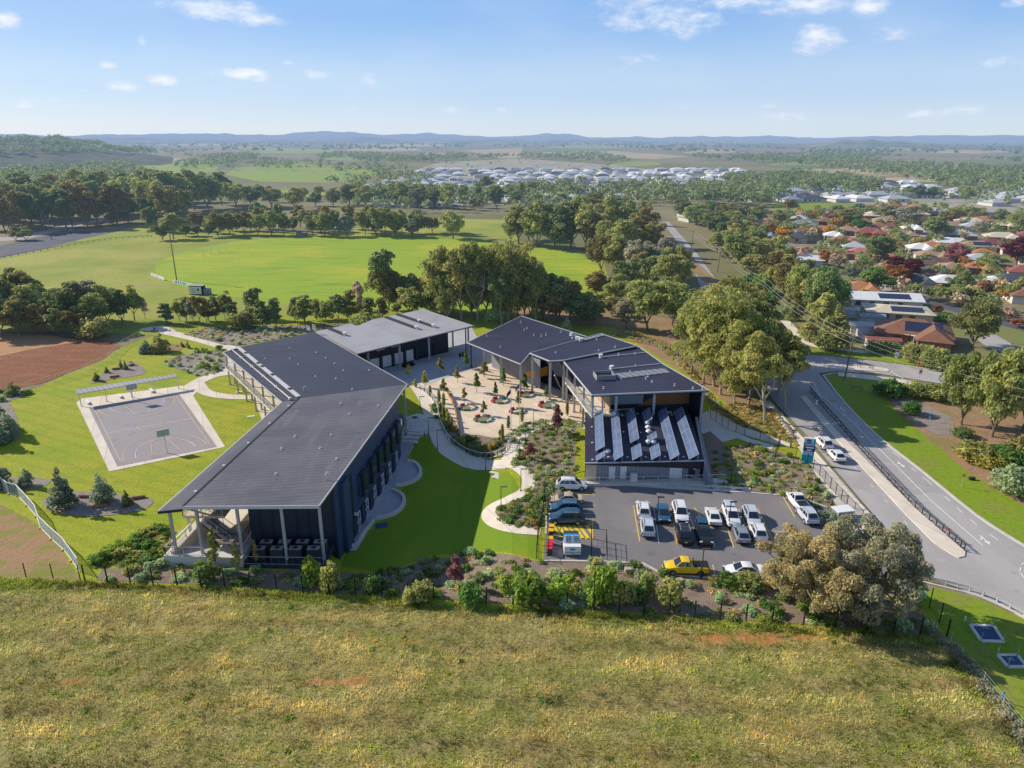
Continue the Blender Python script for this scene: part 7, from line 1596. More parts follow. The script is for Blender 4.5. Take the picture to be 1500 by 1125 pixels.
# ---- courtyard: ring seats, flagpoles, lamps
for i, (x, y, w, l) in enumerate(((684, 597.5, 27, 'leftmost ring of red and green bench segments in the courtyard'), (732, 587.5, 27, 'ring seat left of the flagpoles with a red end, middle of the courtyard'), (770, 579, 25, 'farthest ring seat, behind the flagpoles'), (707, 614.5, 29, 'nearest ring seat, below the leftmost one'), (757, 603, 25, 'ring seat directly beside the right flagpole'), (801, 594, 28, 'rightmost ring seat, near the hall balcony'))):
    c = g(x, y); R_ = px_len(c, w) / 2; t = thing('ring_seat', l, 'ring seat', c, 0, 'ring seats in the courtyard'); z0 = .42
    segs = [('red', 1.9, 2.55), ('pale seat', 2.65, 3.3), ('red' if i % 3 else 'green seat', 3.4, 4.0), ('green seat', 4.45, 5.2), ('pale seat', 5.3, 6.0), ('green seat', 6.1, 6.75), ('green seat' if i % 2 else 'red', .55, 1.0), ('pale seat', 1.1, 1.65)]
    for m_, a0, a1 in segs:
        mb = MB(); n = 6
        pts = [(R_ * math.cos(a0 + (a1 - a0) * k / n), R_ * math.sin(a0 + (a1 - a0) * k / n)) for k in range(n + 1)] + [((R_ - .36) * math.cos(a1 - (a1 - a0) * k / n), (R_ - .36) * math.sin(a1 - (a1 - a0) * k / n)) for k in range(n + 1)]
        mb.prism([(c.x + p[0], c.y + p[1]) for p in pts], .02, z0); mb.build('seat_segment', M[m_], t)
    mb = MB(); mb.disc((c.x, c.y), R_ - .5, .05, 24); mb.build('planting_soil', M['mulch'], t)
for x, y, yt, l, fl in ((748.5, 629, 569, 'left white flagpole in the courtyard with a drooping red and black flag', ('red', 'black metal')), (761, 623, 561, 'right white flagpole in the courtyard with drooping blue flags', ('sign navy', 'sign lilac'))):
    c = g(x, y); H = height_to(c, yt); t = thing('flagpole', l, 'flagpole', c); mb = MB(); mb.tube(c, c + Vector((0, 0, H)), .06, .04, 8); mb.tube(c, c + Vector((0, 0, .15)), .2, .2, 10); mb.build('pole', M['white paint'], t)
    mb = MB(); mb.tube(c + Vector((0, 0, H)), c + Vector((0, 0, H + .12)), .08, .05, 8); mb.build('finial', M['steel'], t)
    for k, m_ in enumerate(fl):
        mb = MB(); z = H - .1 - (.35 * k)
        for q in range(4): mb.add([c + Vector((-.05 - q * .18, .05 * math.sin(q), z - q * .22)), c + Vector((-.05 - (q + 1) * .18, .05 * math.sin(q + 1), z - (q + 1) * .22)), c + Vector((-.05 - (q + 1) * .18, .05 * math.sin(q + 1), z - (q + 1) * .22 - .5)), c + Vector((-.05 - q * .18, .05 * math.sin(q), z - q * .22 - .5))], [(0, 1, 2, 3)])
        mb.build('flag', M[m_], t)
def lamp(px_, py_, yt, label, arm=.9, rz=0, mat='dark metal', r0=.06):
    c = g(px_, py_); H = height_to(c, yt); t = thing('lamp_post', label, 'lamp post', c, 0, 'slim dark lamp posts'); mb = MB(); mb.tube(c, c + Vector((0, 0, H)), r0, r0 * .75, 8); mb.tube(c, c + Vector((0, 0, .1)), .16, .16, 8); mb.build('pole', M[mat], t)
    mb = MB(); d = Vector((math.cos(rz), math.sin(rz), 0)); q = c + d * arm / 2 + Vector((0, 0, H)); mb.box(q, (arm, .16, .09), rz); mb.build('lamp_head', M[mat], t)
for x, y, yt, l in ((615.5, 599, 581, 'lamp post by the shaded lawn below the dark roof corner'), (628, 638, 612, 'lamp post on the path beside the concrete steps'), (641, 658, 630, 'lamp post on the lawn side of the curved path'), (711.5, 688, 656, 'lamp post at the lowest bend of the curved path'), (734, 749, 713, 'lamp post in the narrow bend of the lower path'), (763, 719, 687, 'lamp post right of the lower path in the bed'), (770, 648, 620, 'left lamp post at the far edge of the planted bed'), (781, 631, 602, 'lamp post on the upper path near the plum-red tree'), (761, 672, 643, 'lamp post on the paved stretch right of the balustrade')): lamp(x, y, yt, l)
def pole_light(px_, py_, yt, label, heads=1, mat='galvanised', r0=.09):
    c = g(px_, py_); H = height_to(c, yt); t = thing('light_pole', label, 'light pole', c, 0); mb = MB(); mb.tube(c, c + Vector((0, 0, H)), r0, r0 * .6, 8); mb.tube(c, c + Vector((0, 0, .5)), r0 * 2.2, r0 * 2.2, 10); mb.build('pole', M[mat], t)
    mb = MB(); mb.box(c + Vector((.3, 0, H)), (.9, .3, .12)); mb.build('lamp_head', M['dark metal'], t)
pole_light(962, 768, 728, 'light pole between the parked cars, left one in the car park', mat='dark metal'); pole_light(1067, 773, 735, 'light pole between the parked cars, right one in the car park', mat='dark metal'); pole_light(1027, 846, 804, 'light pole beside the yellow utility', mat='dark metal'); pole_light(869, 896, 826, 'tall thin black pole in the front bed', mat='black metal', r0=.07)
pole_light(1158, 655, 630, 'thin pole beside the footpath left of the sign', mat='pole timber', r0=.07)
pole_light(1187, 655, 627, 'pale street pole behind the school sign', r0=.08)
# oval flood-light poles and goal posts
def flood(px_, py_, yt, label, w=.16):
    c = g(px_, py_); H = height_to(c, yt); t = thing('floodlight_pole', label, 'floodlight pole', c, 0); mb = MB(); mb.tube(c, c + Vector((0, 0, H)), w * 1.4, w, 8); mb.build('pole', M['pole timber'], t); mb = MB(); mb.box(c + Vector((0, 0, H - .3)), (2.6, .15, .15)); mb.build('cross_arm', M['galvanised'], t)
    for s in (-1, 0, 1): mb = MB(); mb.box(c + Vector((s, -.15, H)), (.55, .3, .45)); mb.build('floodlight', M['dark metal'], t)
flood(259, 411, 337, 'tall floodlight pole beside the white advertising boards'); flood(451, 350, 314, 'floodlight pole on the far side of the playing oval')
flood(76, 351, 320, 'floodlight pole at the reserve car park'); flood(66, 340, 310, 'second floodlight pole behind the reserve car park')
for i, (x, y, yt) in enumerate(((298, 376, 358), (310, 373, 346), (321, 370, 345), (331, 368, 351))):
    c = g(x, y); H = height_to(c, yt); mb = MB(); mb.tube(c, c + Vector((0, 0, H)), .1, .07, 8); mb.tube(c, c + Vector((0, 0, 1.8)), .2, .2, 8); o = mb.build('goal_post', M['boxing white'], loc=c); tag(o, 'white goal post on the playing oval, %s of four from the left' % ordn(i + 1), 'goal post', 'goal posts on the playing oval')
def board(px0, px1, h, label, marks):
    a, b = g(*px0), g(*px1); t = thing('advertising_board', label, 'advertising board', a); mb = MB(); mb.bar(a + Vector((0, 0, h / 2 + .1)), b + Vector((0, 0, h / 2 + .1)), .1, h); mb.build('board', M['boxing white'], t)
    d = b - a; n = Vector((d.y, -d.x, 0)).normalized(); n = n if n.y < 0 else -n
    for t0, t1, m_ in marks:
        mb = MB(); p, q = a.lerp(b, t0) + n * .065, a.lerp(b, t1) + n * .065; mb.add([p + Vector((0, 0, .35)), q + Vector((0, 0, .35)), q + Vector((0, 0, h - .15)), p + Vector((0, 0, h - .15))], [(0, 1, 2, 3)]); mb.build('lettering', M[m_], t)
board((221.5, 404), (241, 411), 1.1, 'white advertising board left of the floodlight pole', [(.1, .2, 'sign lilac'), (.35, .45, 'sign lilac'), (.5, .6, 'sign lilac')]); board((254, 414.5), (282, 420.5), 1.1, 'white advertising board with blue lettering beside the scoreboard', [(.12, .2, 'sign navy'), (.26, .32, 'sign navy'), (.38, .46, 'bright blue'), (.5, .68, 'bright blue')])
c = g(290, 431); t = thing('scoreboard', 'small blue-grey scoreboard hut with white front on the near side of the oval', 'scoreboard', c, 0)
mb = MB(); mb.box((c.x, c.y, 1.5), (4.6, 2.2, 3.0), -.12); mb.build('hut', M['dark wall'], t); mb = MB(); mb.box((c.x - .2, c.y - 1.14, 1.5), (4.2, .05, 2.5), -.12); sb = mb.build('front_panel', M['sign white'], t); mb = MB(); mb.box((c.x + .05, c.y, 3.06), (5.0, 2.7, .12), -.12); mb.build('roof', M['roof pale'], t)
mb = MB()
for k in range(3): mb.box((c.x - 1.3 + k * .55, c.y - 1.17 , 1.9), (.4, .04, .5), -.12); mb.box((c.x - 1.3 + k * .55, c.y - 1.17, 1.1), (.4, .04, .5), -.12)
mb.build('score_digits', M['sign lilac'], sb); mb = MB(); mb.tube((c.x + .95, c.y - 1.32, 1.8), (c.x + .95, c.y - 1.2, 1.8), .5, n=14); mb.build('round_emblem', M['sign navy'], sb)
mb = MB(); mb.box((c.x + 3.4, c.y - .3, 1.0), (2.0, 1.8, 2.0), -.12); mb.build('side_shed', M['grey wall'], t)
# post-and-rail along the reserve car park
rp = smooth_line(gp([(0, 379), (60, 368), (120, 357), (170, 350), (222, 347)]), 6); t = thing('log_rail', 'low timber post-and-rail fence around the reserve car park', 'rail', rp[0]); mb = MB()
for a, b in zip(rp, rp[1:]):
    mb.bar(a + Vector((0, 0, .75)), b + Vector((0, 0, .75)), .16, .16)
mb.build('rail', M['pole timber'], t)
for p in rp[::1]: mb = MB(); mb.box((p.x, p.y, .4), (.22, .22, .8)); mb.build('post', M['pole timber'], t)
c = g(442, 347); mb = MB(); mb.box((c.x, c.y, 1.1), (5, 2.5, 2.2)); mb.prism([(c.x - 2.7, c.y - 1.5), (c.x + 2.7, c.y - 1.5), (c.x + 2.7, c.y + 1.5), (c.x - 2.7, c.y + 1.5)], 2.2, 2.4); o = mb.build('shed', M['grey wall'], loc=c); tag(o, 'small grey-green shed on the far side of the oval', 'shed')

# ---- school sign
c = g(1181.5, 678); H = height_to(c, 641.5); ang = -.32
t = thing('school_sign', 'tall teal and white school sign with round crest and white message lines by the footpath', 'sign', c); ca, sa = math.cos(ang), math.sin(ang)
def sg(x, y, z): return (c.x + x * ca - y * sa, c.y + x * sa + y * ca, z)
w = 1.75
mb = MB(); mb.box(sg(0, 0, H * .17), (w, .45, H * .34), ang); mb.build('base_panel', M['teal'], t)
mb = MB(); mb.box(sg(-.04, 0, H * .67), (w * .96, .42, H * .66), ang); mb.build('body', M['sign white'], t)
mb = MB(); mb.box(sg(w * .42, -.02, H * .62), (w * .17, .46, H * .72), ang); mb.build('side_panel', M['teal'], t)
mb = MB(); mb.box(sg(-.1, -.215, H * .88), (w * .66, .03, H * .2), ang); o = mb.build('crest_panel', M['sign lilac'], t)
q = Vector(sg(-.1, -.24, H * .885)); q2 = Vector(sg(-.1, -.27, H * .885)); mb = MB(); mb.tube(q, q2, .34, n=20); o2 = mb.build('crest', M['sign navy'], o); 
q = Vector(sg(-.1, -.275, H * .87)); q2 = Vector(sg(-.1, -.285, H * .87)); mb = MB(); mb.tube(q, q2, .2, n=16); mb.build('crest_centre', M['teal'], t)
mb = MB(); mb.box(sg(-.02, -.22, H * .765), (w * .96, .04, H * .085), ang); o = mb.build('name_strip', M['sign navy'], t)
mb = MB()
for k, (x, l) in enumerate(((-.58, .14), (-.38, .16), (-.18, .12), (.02, .16), (.24, .14), (.44, .16), (.6, .1))): mb.box(sg(x, -.245, H * .765), (l, .01, .2), ang)
mb.build('name_lettering', M['sign white'], o)
mb = MB(); mb.box(sg(.1, -.24, H * .60), (w * .98, .12, H * .2), ang); o = mb.build('message_screen', M['sign navy'], t)
mb = MB(); mb.box(sg(.12, -.305, H * .645), (w * .72, .01, .22), ang); mb.box(sg(.1, -.305, H * .545), (w * .42, .01, .2), ang); mb.build('message_lines', M['sign white'], o)
mb = MB(); mb.box(sg(-.12, -.22, H * .42), (w * .7, .03, H * .14), ang); mb.build('info_panel', M['sign lilac'], t)
# ---- bins and skip
for i, (x, y, m_) in enumerate(((808, 780, 'bin yellow'), (807, 786.5, 'bin yellow'), (806.5, 798, 'bin yellow'), (806, 803.5, 'bin red'), (805.5, 809, 'bin red'), (805.2, 812.5, 'bin red'))):
    c = g(x, y); w = ('yellow', 'red')[m_ == 'bin red']; k = i + 1 if i < 3 else i - 2
    t = thing('wheeled_bin', 'dark wheeled bin with %s lid, %s of three %s-lidded ones from the back' % (w, ordn(k), w), 'wheeled bin', c, 0, 'wheeled bins beside the skip')
    mb = MB(); mb.add([c + Vector((a * s, b * s, z)) for z, s in ((.05, .8), (1.0, 1.0)) for a, b in ((-.3, -.36), (.3, -.36), (.3, .36), (-.3, .36))], [(3, 2, 1, 0), (4, 5, 6, 7), (0, 1, 5, 4), (1, 2, 6, 5), (2, 3, 7, 6), (3, 0, 4, 7)]); mb.build('bin_body', M['bin body'], t)
    mb = MB(); mb.box(c + Vector((0, 0, 1.06)), (.68, .8, .1)); mb.box(c + Vector((-.33, 0, 1.1)), (.08, .6, .06)); mb.build('lid', M[m_], t, bevel=.03)
    for s in (-.34, .34): mb = MB(); mb.tube(c + Vector((-.28, s - .04, .12)), c + Vector((-.28, s + .04, .12)), .12, n=10); mb.build('wheel', M['black metal'], t)
c = g(838.5, 815.5); t = thing('skip_bin', 'white and blue waste skip with ribbed lids in the bin enclosure', 'skip', c, 0); W_, L_ = 2.1, 3.1; yb = c.y
mb = MB(); mb.prism([(c.x - W_ / 2, yb), (c.x + W_ / 2, yb), (c.x + W_ / 2, yb + L_ * .62), (c.x - W_ / 2, yb + L_ * .62)], .25, 1.45); mb.build('bin_body', M['sign white'], t)
mb = MB(); mb.add([(c.x + a * W_ / 2, yb + y, z) for a in (-1, 1) for y, z in ((L_ * .28, 1.46), (L_ * .62, 1.46), (L_ * .62, 2.15), (L_ * .5, 2.15))], [(0, 1, 2, 3), (7, 6, 5, 4), (0, 4, 5, 1), (1, 5, 6, 2), (2, 6, 7, 3), (3, 7, 4, 0)]); o = mb.build('upper_body', M['skip blue'], t)
mb = MB(); mb.box((c.x, yb + L_ * .385, 1.85), (W_ - .1, .05, .95), 0, Matrix.Rotation(-.85, 3, 'X')); o = mb.build('lid', M['sign white'], t)
mb = MB()
for k in range(9): 
    if k != 4: mb.box((c.x - W_ / 2 + .3 + k * .19, yb + L_ * .375, 1.885), (.06, .05, .8), 0, Matrix.Rotation(-.85, 3, 'X'))
mb.build('lid_rib', M['dark metal'], o)
mb = MB(); mb.prism([(c.x - W_ / 2 + .1, yb + L_ * .63), (c.x + W_ / 2 - .1, yb + L_ * .63), (c.x + W_ / 2 - .1, yb + L_), (c.x - W_ / 2 + .1, yb + L_)], .25, 1.9); mb.build('rear_lid', M['dark metal'], t)
mb = MB(); mb.box((c.x, yb - .02, 1.05), (.7, .04, .3)); mb.build('label_plate', M['teal'], t)
mb = MB(); mb.box((c.x, yb - .04, .6), (W_, .08, .1)); mb.box((c.x, yb - .05, .3), (.08, .1, .7)); mb.build('frame_rail', M['steel'], t)
for s in (-.8, .8):
    for q in (.2, L_ * .8): mb = MB(); mb.tube((c.x + s - .05, yb + q, .14), (c.x + s + .05, yb + q, .14), .14, n=10); mb.build('wheel', M['black metal'], t)
# ---- framed pits in the lower right lawn
for i, (pts, l) in enumerate((([(1421, 917), (1455, 918), (1470, 941), (1437, 940)], 'larger framed pit with blue cover and grey posts in the lower right lawn'), ([(1461, 961), (1490, 961), (1503, 978), (1476, 978)], 'smaller framed pit with blue cover near the right edge'))):
    P = gp(pts); c = sum(P, Vector((0, 0, 0))) / 4; t = thing('framed_pit', l, 'pit', c); mb = MB()
    for a, b in zip(P, P[1:] + P[:1]): mb.bar(a + Vector((0, 0, .1)), b + Vector((0, 0, .1)), .3, .2)
    mb.build('frame', M['pale concrete'], t); mb = MB(); mb.add([c + (p - c) * .9 + Vector((0, 0, .12)) for p in P], [(0, 1, 2, 3)]); o = mb.build('cover', M['blue cover'], t); fix_up(o)
    for p in P: mb = MB(); mb.tube(p, p + Vector((0, 0, 1.15)), .035, n=6); mb.build('post', M['steel'], t)
c = g(1413, 910); mb = MB(); mb.box((c.x, c.y, .3), (.12, .08, .6)); o = mb.build('marker_post', M['white paint'], loc=c); tag(o, 'short white marker post left of the larger framed pit', 'marker post')

# ================================================================== VEHICLES
def paint(name, c, rough=.2):
    if name not in M: mk(name, c, rough, haze=False, spec=.5, coat=.6)
    return M[name]
PAINTS = {'white': (.78, .78, .77), 'silver': (.48, .52, .58), 'grey': (.22, .25, .30), 'black': (.02, .021, .025), 'blue': (.035, .105, .20), 'dark blue': (.02, .07, .13), 'yellow': (.83, .47, .005), 'gold': (.46, .36, .22), 'pale blue': (.36, .47, .60), 'light blue': (.05, .40, .62)}
for k_, v_ in PAINTS.items(): paint('paint ' + k_, v_)
mk('car glass', (.015, .02, .03), .05, haze=False, spec=.9); mk('tyre', (.018, .018, .018), .8, haze=False); mk('rim', (.42, .42, .43), .35, haze=False, metal=.6); mk('plastic', (.025, .025, .027), .6, haze=False); mk('lamp glass', (.6, .62, .64), .1, haze=False, spec=.9); mk('tail lamp', (.35, .02, .015), .2, haze=False); mk('plate', (.7, .68, .5), .5, haze=False)
DIM = {  # length, width, height, bonnet z, belt z, boot z, cab: x front base, x front top, x rear top, x rear base (fractions from the nose)
 'sedan': (4.75, 1.83, 1.46, .78, .94, 1.02, .23, .43, .66, .86), 'hatch': (4.3, 1.79, 1.50, .82, .95, .98, .20, .42, .80, .96), 'suv': (4.65, 1.88, 1.69, .95, 1.08, 1.08, .20, .40, .82, .97), 'bigsuv': (4.95, 1.95, 1.76, .98, 1.10, 1.10, .21, .39, .84, .975),
 'ute': (5.35, 1.90, 1.80, 1.02, 1.14, 1.12, .21, .36, .54, .62), 'canopy': (5.35, 1.90, 1.82, 1.02, 1.14, 1.12, .21, .36, .54, .62)}
def make_car(kind, col, label, pos, rz, name='parked_car', cat='car', canopy_col=None, group='cars parked in the car park'):
    L, W, H, bz, tz, rz_b, f0, f1, r1, r0 = DIM[kind]; P = M['paint ' + col]; ute = kind in ('ute', 'canopy')
    t = thing(name, label, cat, (0, 0, 0), 0, group)
    X = lambda f: L * (.5 - f)                      # nose at +x
    # lower body: lofted sections along the length (x, z low, z top, half width)
    st = [(0, .42, .58, .58), (.012, .30, .70, .74), (.05, .24, bz - .12, .90), (.12, .22, bz - .04, .975), (f0, .22, tz - .04, 1.0), (.5, .22, tz, 1.0), (r0 if not ute else .62, .22, (tz if not ute else tz), 1.0), (.93, .26, rz_b, .96), (.985, .34, rz_b - .06, .90), (1.0, .45, rz_b - .2, .82)]
    mb = MB(); n = len(st)
    for f, z0, z1, w in st:
        h = W / 2 * w; x = X(f); zm = z0 + (z1 - z0) * .62
        mb.v += [(x, -h * .80, z0), (x, -h * .97, z0 + .14), (x, -h, zm), (x, -h * .93, z1 - .03), (x, -h * .80, z1), (x, h * .80, z1), (x, h * .93, z1 - .03), (x, h, zm), (x, h * .97, z0 + .14), (x, h * .80, z0)]
    for i in range(n - 1):
        for k in range(10): a, b = i * 10 + k, i * 10 + (k + 1) % 10; mb.f.append((a, b, b + 10, a + 10)); mb.mi.append(0)
    mb.f += [tuple(reversed(range(10))), tuple(range((n - 1) * 10, n * 10))]; mb.mi += [0, 0]
    # cabin
    hw, ht = W / 2 * .92, W / 2 * .69; zb = tz - .06
    c = [(X(f0), hw * .92, zb), (X(r0), hw * .95, zb), (X(f1), ht, H - .03), (X(r1), ht * .98, H - .03)]; mid = (X((f1 + r1) / 2), ht, H)
    vs = []
    for s in (-1, 1): vs += [(c[0][0], s * c[0][1], zb), (X((f0 + r0) / 2), s * hw, zb), (c[1][0], s * c[1][1], zb), (c[3][0], s * c[3][1], c[3][2]), (mid[0], s * mid[1], mid[2] - .015), (c[2][0], s * c[2][1], c[2][2])]
    vs += [(c[2][0], 0, H - .005), (mid[0], 0, H + .025), (c[3][0], 0, H - .005)]
    mb.add(vs, [(0, 1, 4, 5), (1, 2, 3, 4), (7, 6, 11, 10), (8, 7, 10, 9), (5, 4, 13, 12), (4, 3, 14, 13), (10, 11, 12, 13), (9, 10, 13, 14), (0, 5, 12), (0, 12, 6), (6, 12, 11), (3, 2, 14), (2, 8, 14), (14, 8, 9)])
    o_ = mb.build('body', P, t, smooth=False)
    bm = bmesh.new(); bm.from_mesh(o_.data); bmesh.ops.recalc_face_normals(bm, faces=bm.faces); bm.to_mesh(o_.data); bm.free()
    for p in o_.data.polygons: p.use_smooth = True
    try: o_.data.set_sharp_from_angle(angle=R(38))
    except Exception: pass
    # glass set a few millimetres proud of the cabin
    def pane(nm, q, k=.012):
        q = [Vector(p) for p in q]; nn_ = (q[1] - q[0]).cross(q[3] - q[0]).normalized(); cc = sum(q, Vector((0, 0, 0))) / 4
        if nn_.dot(cc - Vector((0, 0, .6))) < 0: nn_ = -nn_
        q = [p + nn_ * k for p in q]; m_ = MB(); m_.add(q, [(0, 1, 2, 3)]); return m_.build(nm, M['car glass'], t)
    lerp = lambda a, b, u: Vector(a).lerp(Vector(b), u)
    A0, A1_ = Vector((c[0][0], -c[0][1], zb)), Vector((c[0][0], c[0][1], zb)); T0, T1 = Vector((c[2][0], -c[2][1], c[2][2])), Vector((c[2][0], c[2][1], c[2][2]))
    pane('windscreen', [lerp(lerp(A0, A1_, .07), lerp(T0, T1, .07), .08), lerp(lerp(A0, A1_, .93), lerp(T0, T1, .93), .08), lerp(lerp(A0, A1_, .93), lerp(T0, T1, .93), .95), lerp(lerp(A0, A1_, .07), lerp(T0, T1, .07), .95)], .03)
    B0_, B1_ = Vector((c[1][0], -c[1][1], zb)), Vector((c[1][0], c[1][1], zb)); U0, U1 = Vector((c[3][0], -c[3][1], c[3][2])), Vector((c[3][0], c[3][1], c[3][2]))
    pane('rear_window', [lerp(lerp(B0_, B1_, .1), lerp(U0, U1, .1), .2), lerp(lerp(B0_, B1_, .9), lerp(U0, U1, .9), .2), lerp(lerp(B0_, B1_, .9), lerp(U0, U1, .9), .9), lerp(lerp(B0_, B1_, .1), lerp(U0, U1, .1), .9)], .03)
    for s in (-1, 1):
        F_, Rr_ = Vector((c[0][0], s * c[0][1], zb)), Vector((c[1][0], s * c[1][1], zb)); FT, RT = Vector((c[2][0], s * c[2][1], c[2][2])), Vector((c[3][0], s * c[3][1], c[3][2])); MBt = Vector((X((f0 + r0) / 2), s * hw, zb)); MT = Vector((mid[0], s * mid[1], mid[2] - .015))
        def sd(u, v):   # u along the side, v up
            lo = F_.lerp(MBt, u * 2) if u < .5 else MBt.lerp(Rr_, u * 2 - 1); hi = FT.lerp(MT, u * 2) if u < .5 else MT.lerp(RT, u * 2 - 1); return lo.lerp(hi, v)
        spans = ((.10, .47), (.52, .92)) if ute else (((.10, .42), (.46, .70), (.73, .93)) if 'suv' in kind else ((.10, .45), (.49, .90)))
        for u0, u1 in spans: pane('side_window', [sd(u0, .17), sd(u1, .17), sd(u1, .88), sd(u0 + (.05 if u0 < .2 else 0), .88)])
        for fx_ in (.175, .80 if not ute else .79):
            x = X(fx_); m_ = MB(); rw = .345 if 'sedan' not in kind and 'hatch' not in kind else .32; y = s * (W / 2 - .10); m_.tube((x, y - s * .11, rw), (x, y + s * .115, rw), rw, n=18); wo = m_.build('wheel', M['tyre'], t)
            m_ = MB(); m_.tube((x, y + s * .10, rw), (x, y + s * .125, rw), rw * .66, n=12); m_.build('rim', M['rim'], wo)
            m_ = MB(); pts = [(x + (rw + .05) * math.cos(a), (rw + .05) * math.sin(a) + rw) for a in [PI * k / 10 for k in range(11)]]
            for p, q in zip(pts, pts[1:]): m_.bar((p[0], s * (W / 2 + .0), p[1]), (q[0], s * (W / 2 + .0), q[1]), .04, .06)
            m_.build('wheel_arch', M['plastic'] if 'suv' in kind or ute else P, t)
        m_ = MB(); m_.box((X(f0 + .055), s * (W / 2 + .06), tz + .05), (.14, .2, .14)); m_.build('mirror', P, t, bevel=.03)
        m_ = MB(); m_.box((X(.028), s * W * .36, bz - .17), (.16, .34, .13), -s * .3); m_.build('headlight', M['lamp glass'], t)
        m_ = MB(); m_.box((X(.975), s * W * .40, rz_b - .2), (.14, .22, .24 if not ute else .3)); m_.build('tail_light', M['tail lamp'], t)
        m_ = MB(); m_.box((X(.49), s * (W / 2 - .02), .27), (L * .45, .06, .12)); m_.build('sill', M['plastic'], t)
        for q in (.10, .56) if not ute else (.12, .56): pass
    m_ = MB(); m_.box((X(.008), 0, .60), (.10, W * .5, .2)); m_.build('grille', M['plastic'], t); m_ = MB(); m_.box((X(.006), 0, .38), (.14, W * .78, .16)); m_.build('bumper', M['plastic'], t); m_ = MB(); m_.box((X(.992), 0, .42), (.12, W * .8, .18)); m_.build('bumper', M['plastic'], t)
    m_ = MB(); m_.box((X(.9995), 0, .66), (.05, .37, .12)); m_.build('number_plate', M['plate'], t)
    if 'suv' in kind:
        for s in (-1, 1): m_ = MB(); m_.bar((X(f1 + .06), s * ht * .9, H + .06), (X(r1 - .04), s * ht * .9, H + .06), .05, .05); m_.build('roof_rail', M['steel'], t)
    if ute:
        a, b = X(.635), X(.985); m_ = MB(); m_.box(((a + b) / 2, 0, tz + .012), (a - b - .06, W * .76, .03)); m_.build('tonneau', M['plastic'], t)
        if kind == 'canopy':
            m_ = MB(); h2 = W / 2 * .80; z0, z1 = tz, H - .02; vs = [(a, -h2, z0), (b, -h2, z0), (b, h2, z0), (a, h2, z0), (a, -h2 * .86, z1), (b + .15, -h2 * .86, z1), (b + .15, h2 * .86, z1), (a, h2 * .86, z1)]; m_.add(vs, [(3, 2, 1, 0), (4, 5, 6, 7), (0, 1, 5, 4), (1, 2, 6, 5), (2, 3, 7, 6), (3, 0, 4, 7)]); cn = m_.build('canopy', M['paint ' + (canopy_col or col)], t, bevel=.05)
            for s in (-1, 1): m_ = MB(); m_.add([(a - .2, s * (h2 * .975 + .006), z0 + .12), (b + .25, s * (h2 * .975 + .006), z0 + .12), (b + .3, s * (h2 * .89 + .006), z1 - .12), (a - .2, s * (h2 * .89 + .006), z1 - .12)], [(0, 1, 2, 3)]); m_.build('canopy_window', M['car glass'], cn)
        else:
            m_ = MB(); m_.path([(X(.645), -W * .38, tz), (X(.66), -W * .36, H - .25), (X(.66), W * .36, H - .25), (X(.645), W * .38, tz)], .04, n=6); m_.build('sports_bar', M['plastic'], t)
    t.location = pos; t.rotation_euler = (0, 0, rz); return t
up_ = (g(1017, 745) - g(1030, 790)); CAR_UP = math.atan2(up_.y, up_.x); CAR_DN = CAR_UP + PI
def spot(x, y): return g(x, y) + Vector((0, 0, .065))
CARS = [
 ('suv', 'white', 942, 753, CAR_UP, 'white SUV at the left end of the back row of cars'), ('hatch', 'blue', 971, 758, CAR_DN, 'dark blue hatchback beside the left light pole, back row'), ('bigsuv', 'white', 996, 757, CAR_DN, 'tall white SUV facing the camera, third from the left in the back row'),
 ('sedan', 'white', 1044, 762, CAR_UP, 'low white sedan fourth from the left in the back row'), ('canopy', 'white', 1070, 762, CAR_DN, 'long white utility with silver canopy in the back row'), ('suv', 'silver', 1100, 763, CAR_DN, 'silver SUV right of the white canopy utility'),
 ('suv', 'silver', 948, 778, CAR_UP, 'silver SUV at the left end of the front row'), ('bigsuv', 'black', 1001, 787, CAR_UP, 'black SUV in the middle of the front row'), ('canopy', 'black', 1030, 788, CAR_DN, 'black utility with blue-black canopy beside the black SUV'), ('hatch', 'grey', 1085, 788, CAR_UP, 'grey hatchback in the front row near the big tree'), ('suv', 'white', 1109, 785, CAR_UP, 'white SUV half hidden by the big tree'),
 ('suv', 'white', 837, 716, -.05, 'white SUV in the corner beside the loading dock'), ('sedan', 'gold', 830, 737, PI - .03, 'gold-roofed sedan second from the back in the left row'), ('suv', 'blue', 829, 750, PI - .02, 'blue SUV third from the back in the left row'), ('bigsuv', 'dark blue', 830, 765, PI - .02, 'large dark blue SUV beside the yellow hatching'),
 ('ute', 'yellow', 1005, 838, PI - .06, 'bright yellow utility with black tray at the front kerb'), ('sedan', 'white', 1089, 842, PI - .06, 'white sedan at the front kerb right of the yellow utility'), ('suv', 'white', 1148, 846, PI - .06, 'white SUV at the front kerb under the big tree'), ('hatch', 'light blue', 1222, 852, PI - .06, 'bright blue hatchback glimpsed through the big tree'),
 ('ute', 'white', 1168, 741, CAR_UP + .12, 'white utility with dark tray cover at the right end of the car park'), ('suv', 'silver', 1181, 760, CAR_UP + .12, 'silver car behind the white utility, half hidden by the big tree'),
 ('ROAD', 'white', 1206, 654, 0, ''), ('ROAD', 'white', 1224, 672, 0, '')]
RUP = math.atan2((g(1140, 595) - g(1225, 690)).y, (g(1140, 595) - g(1225, 690)).x)
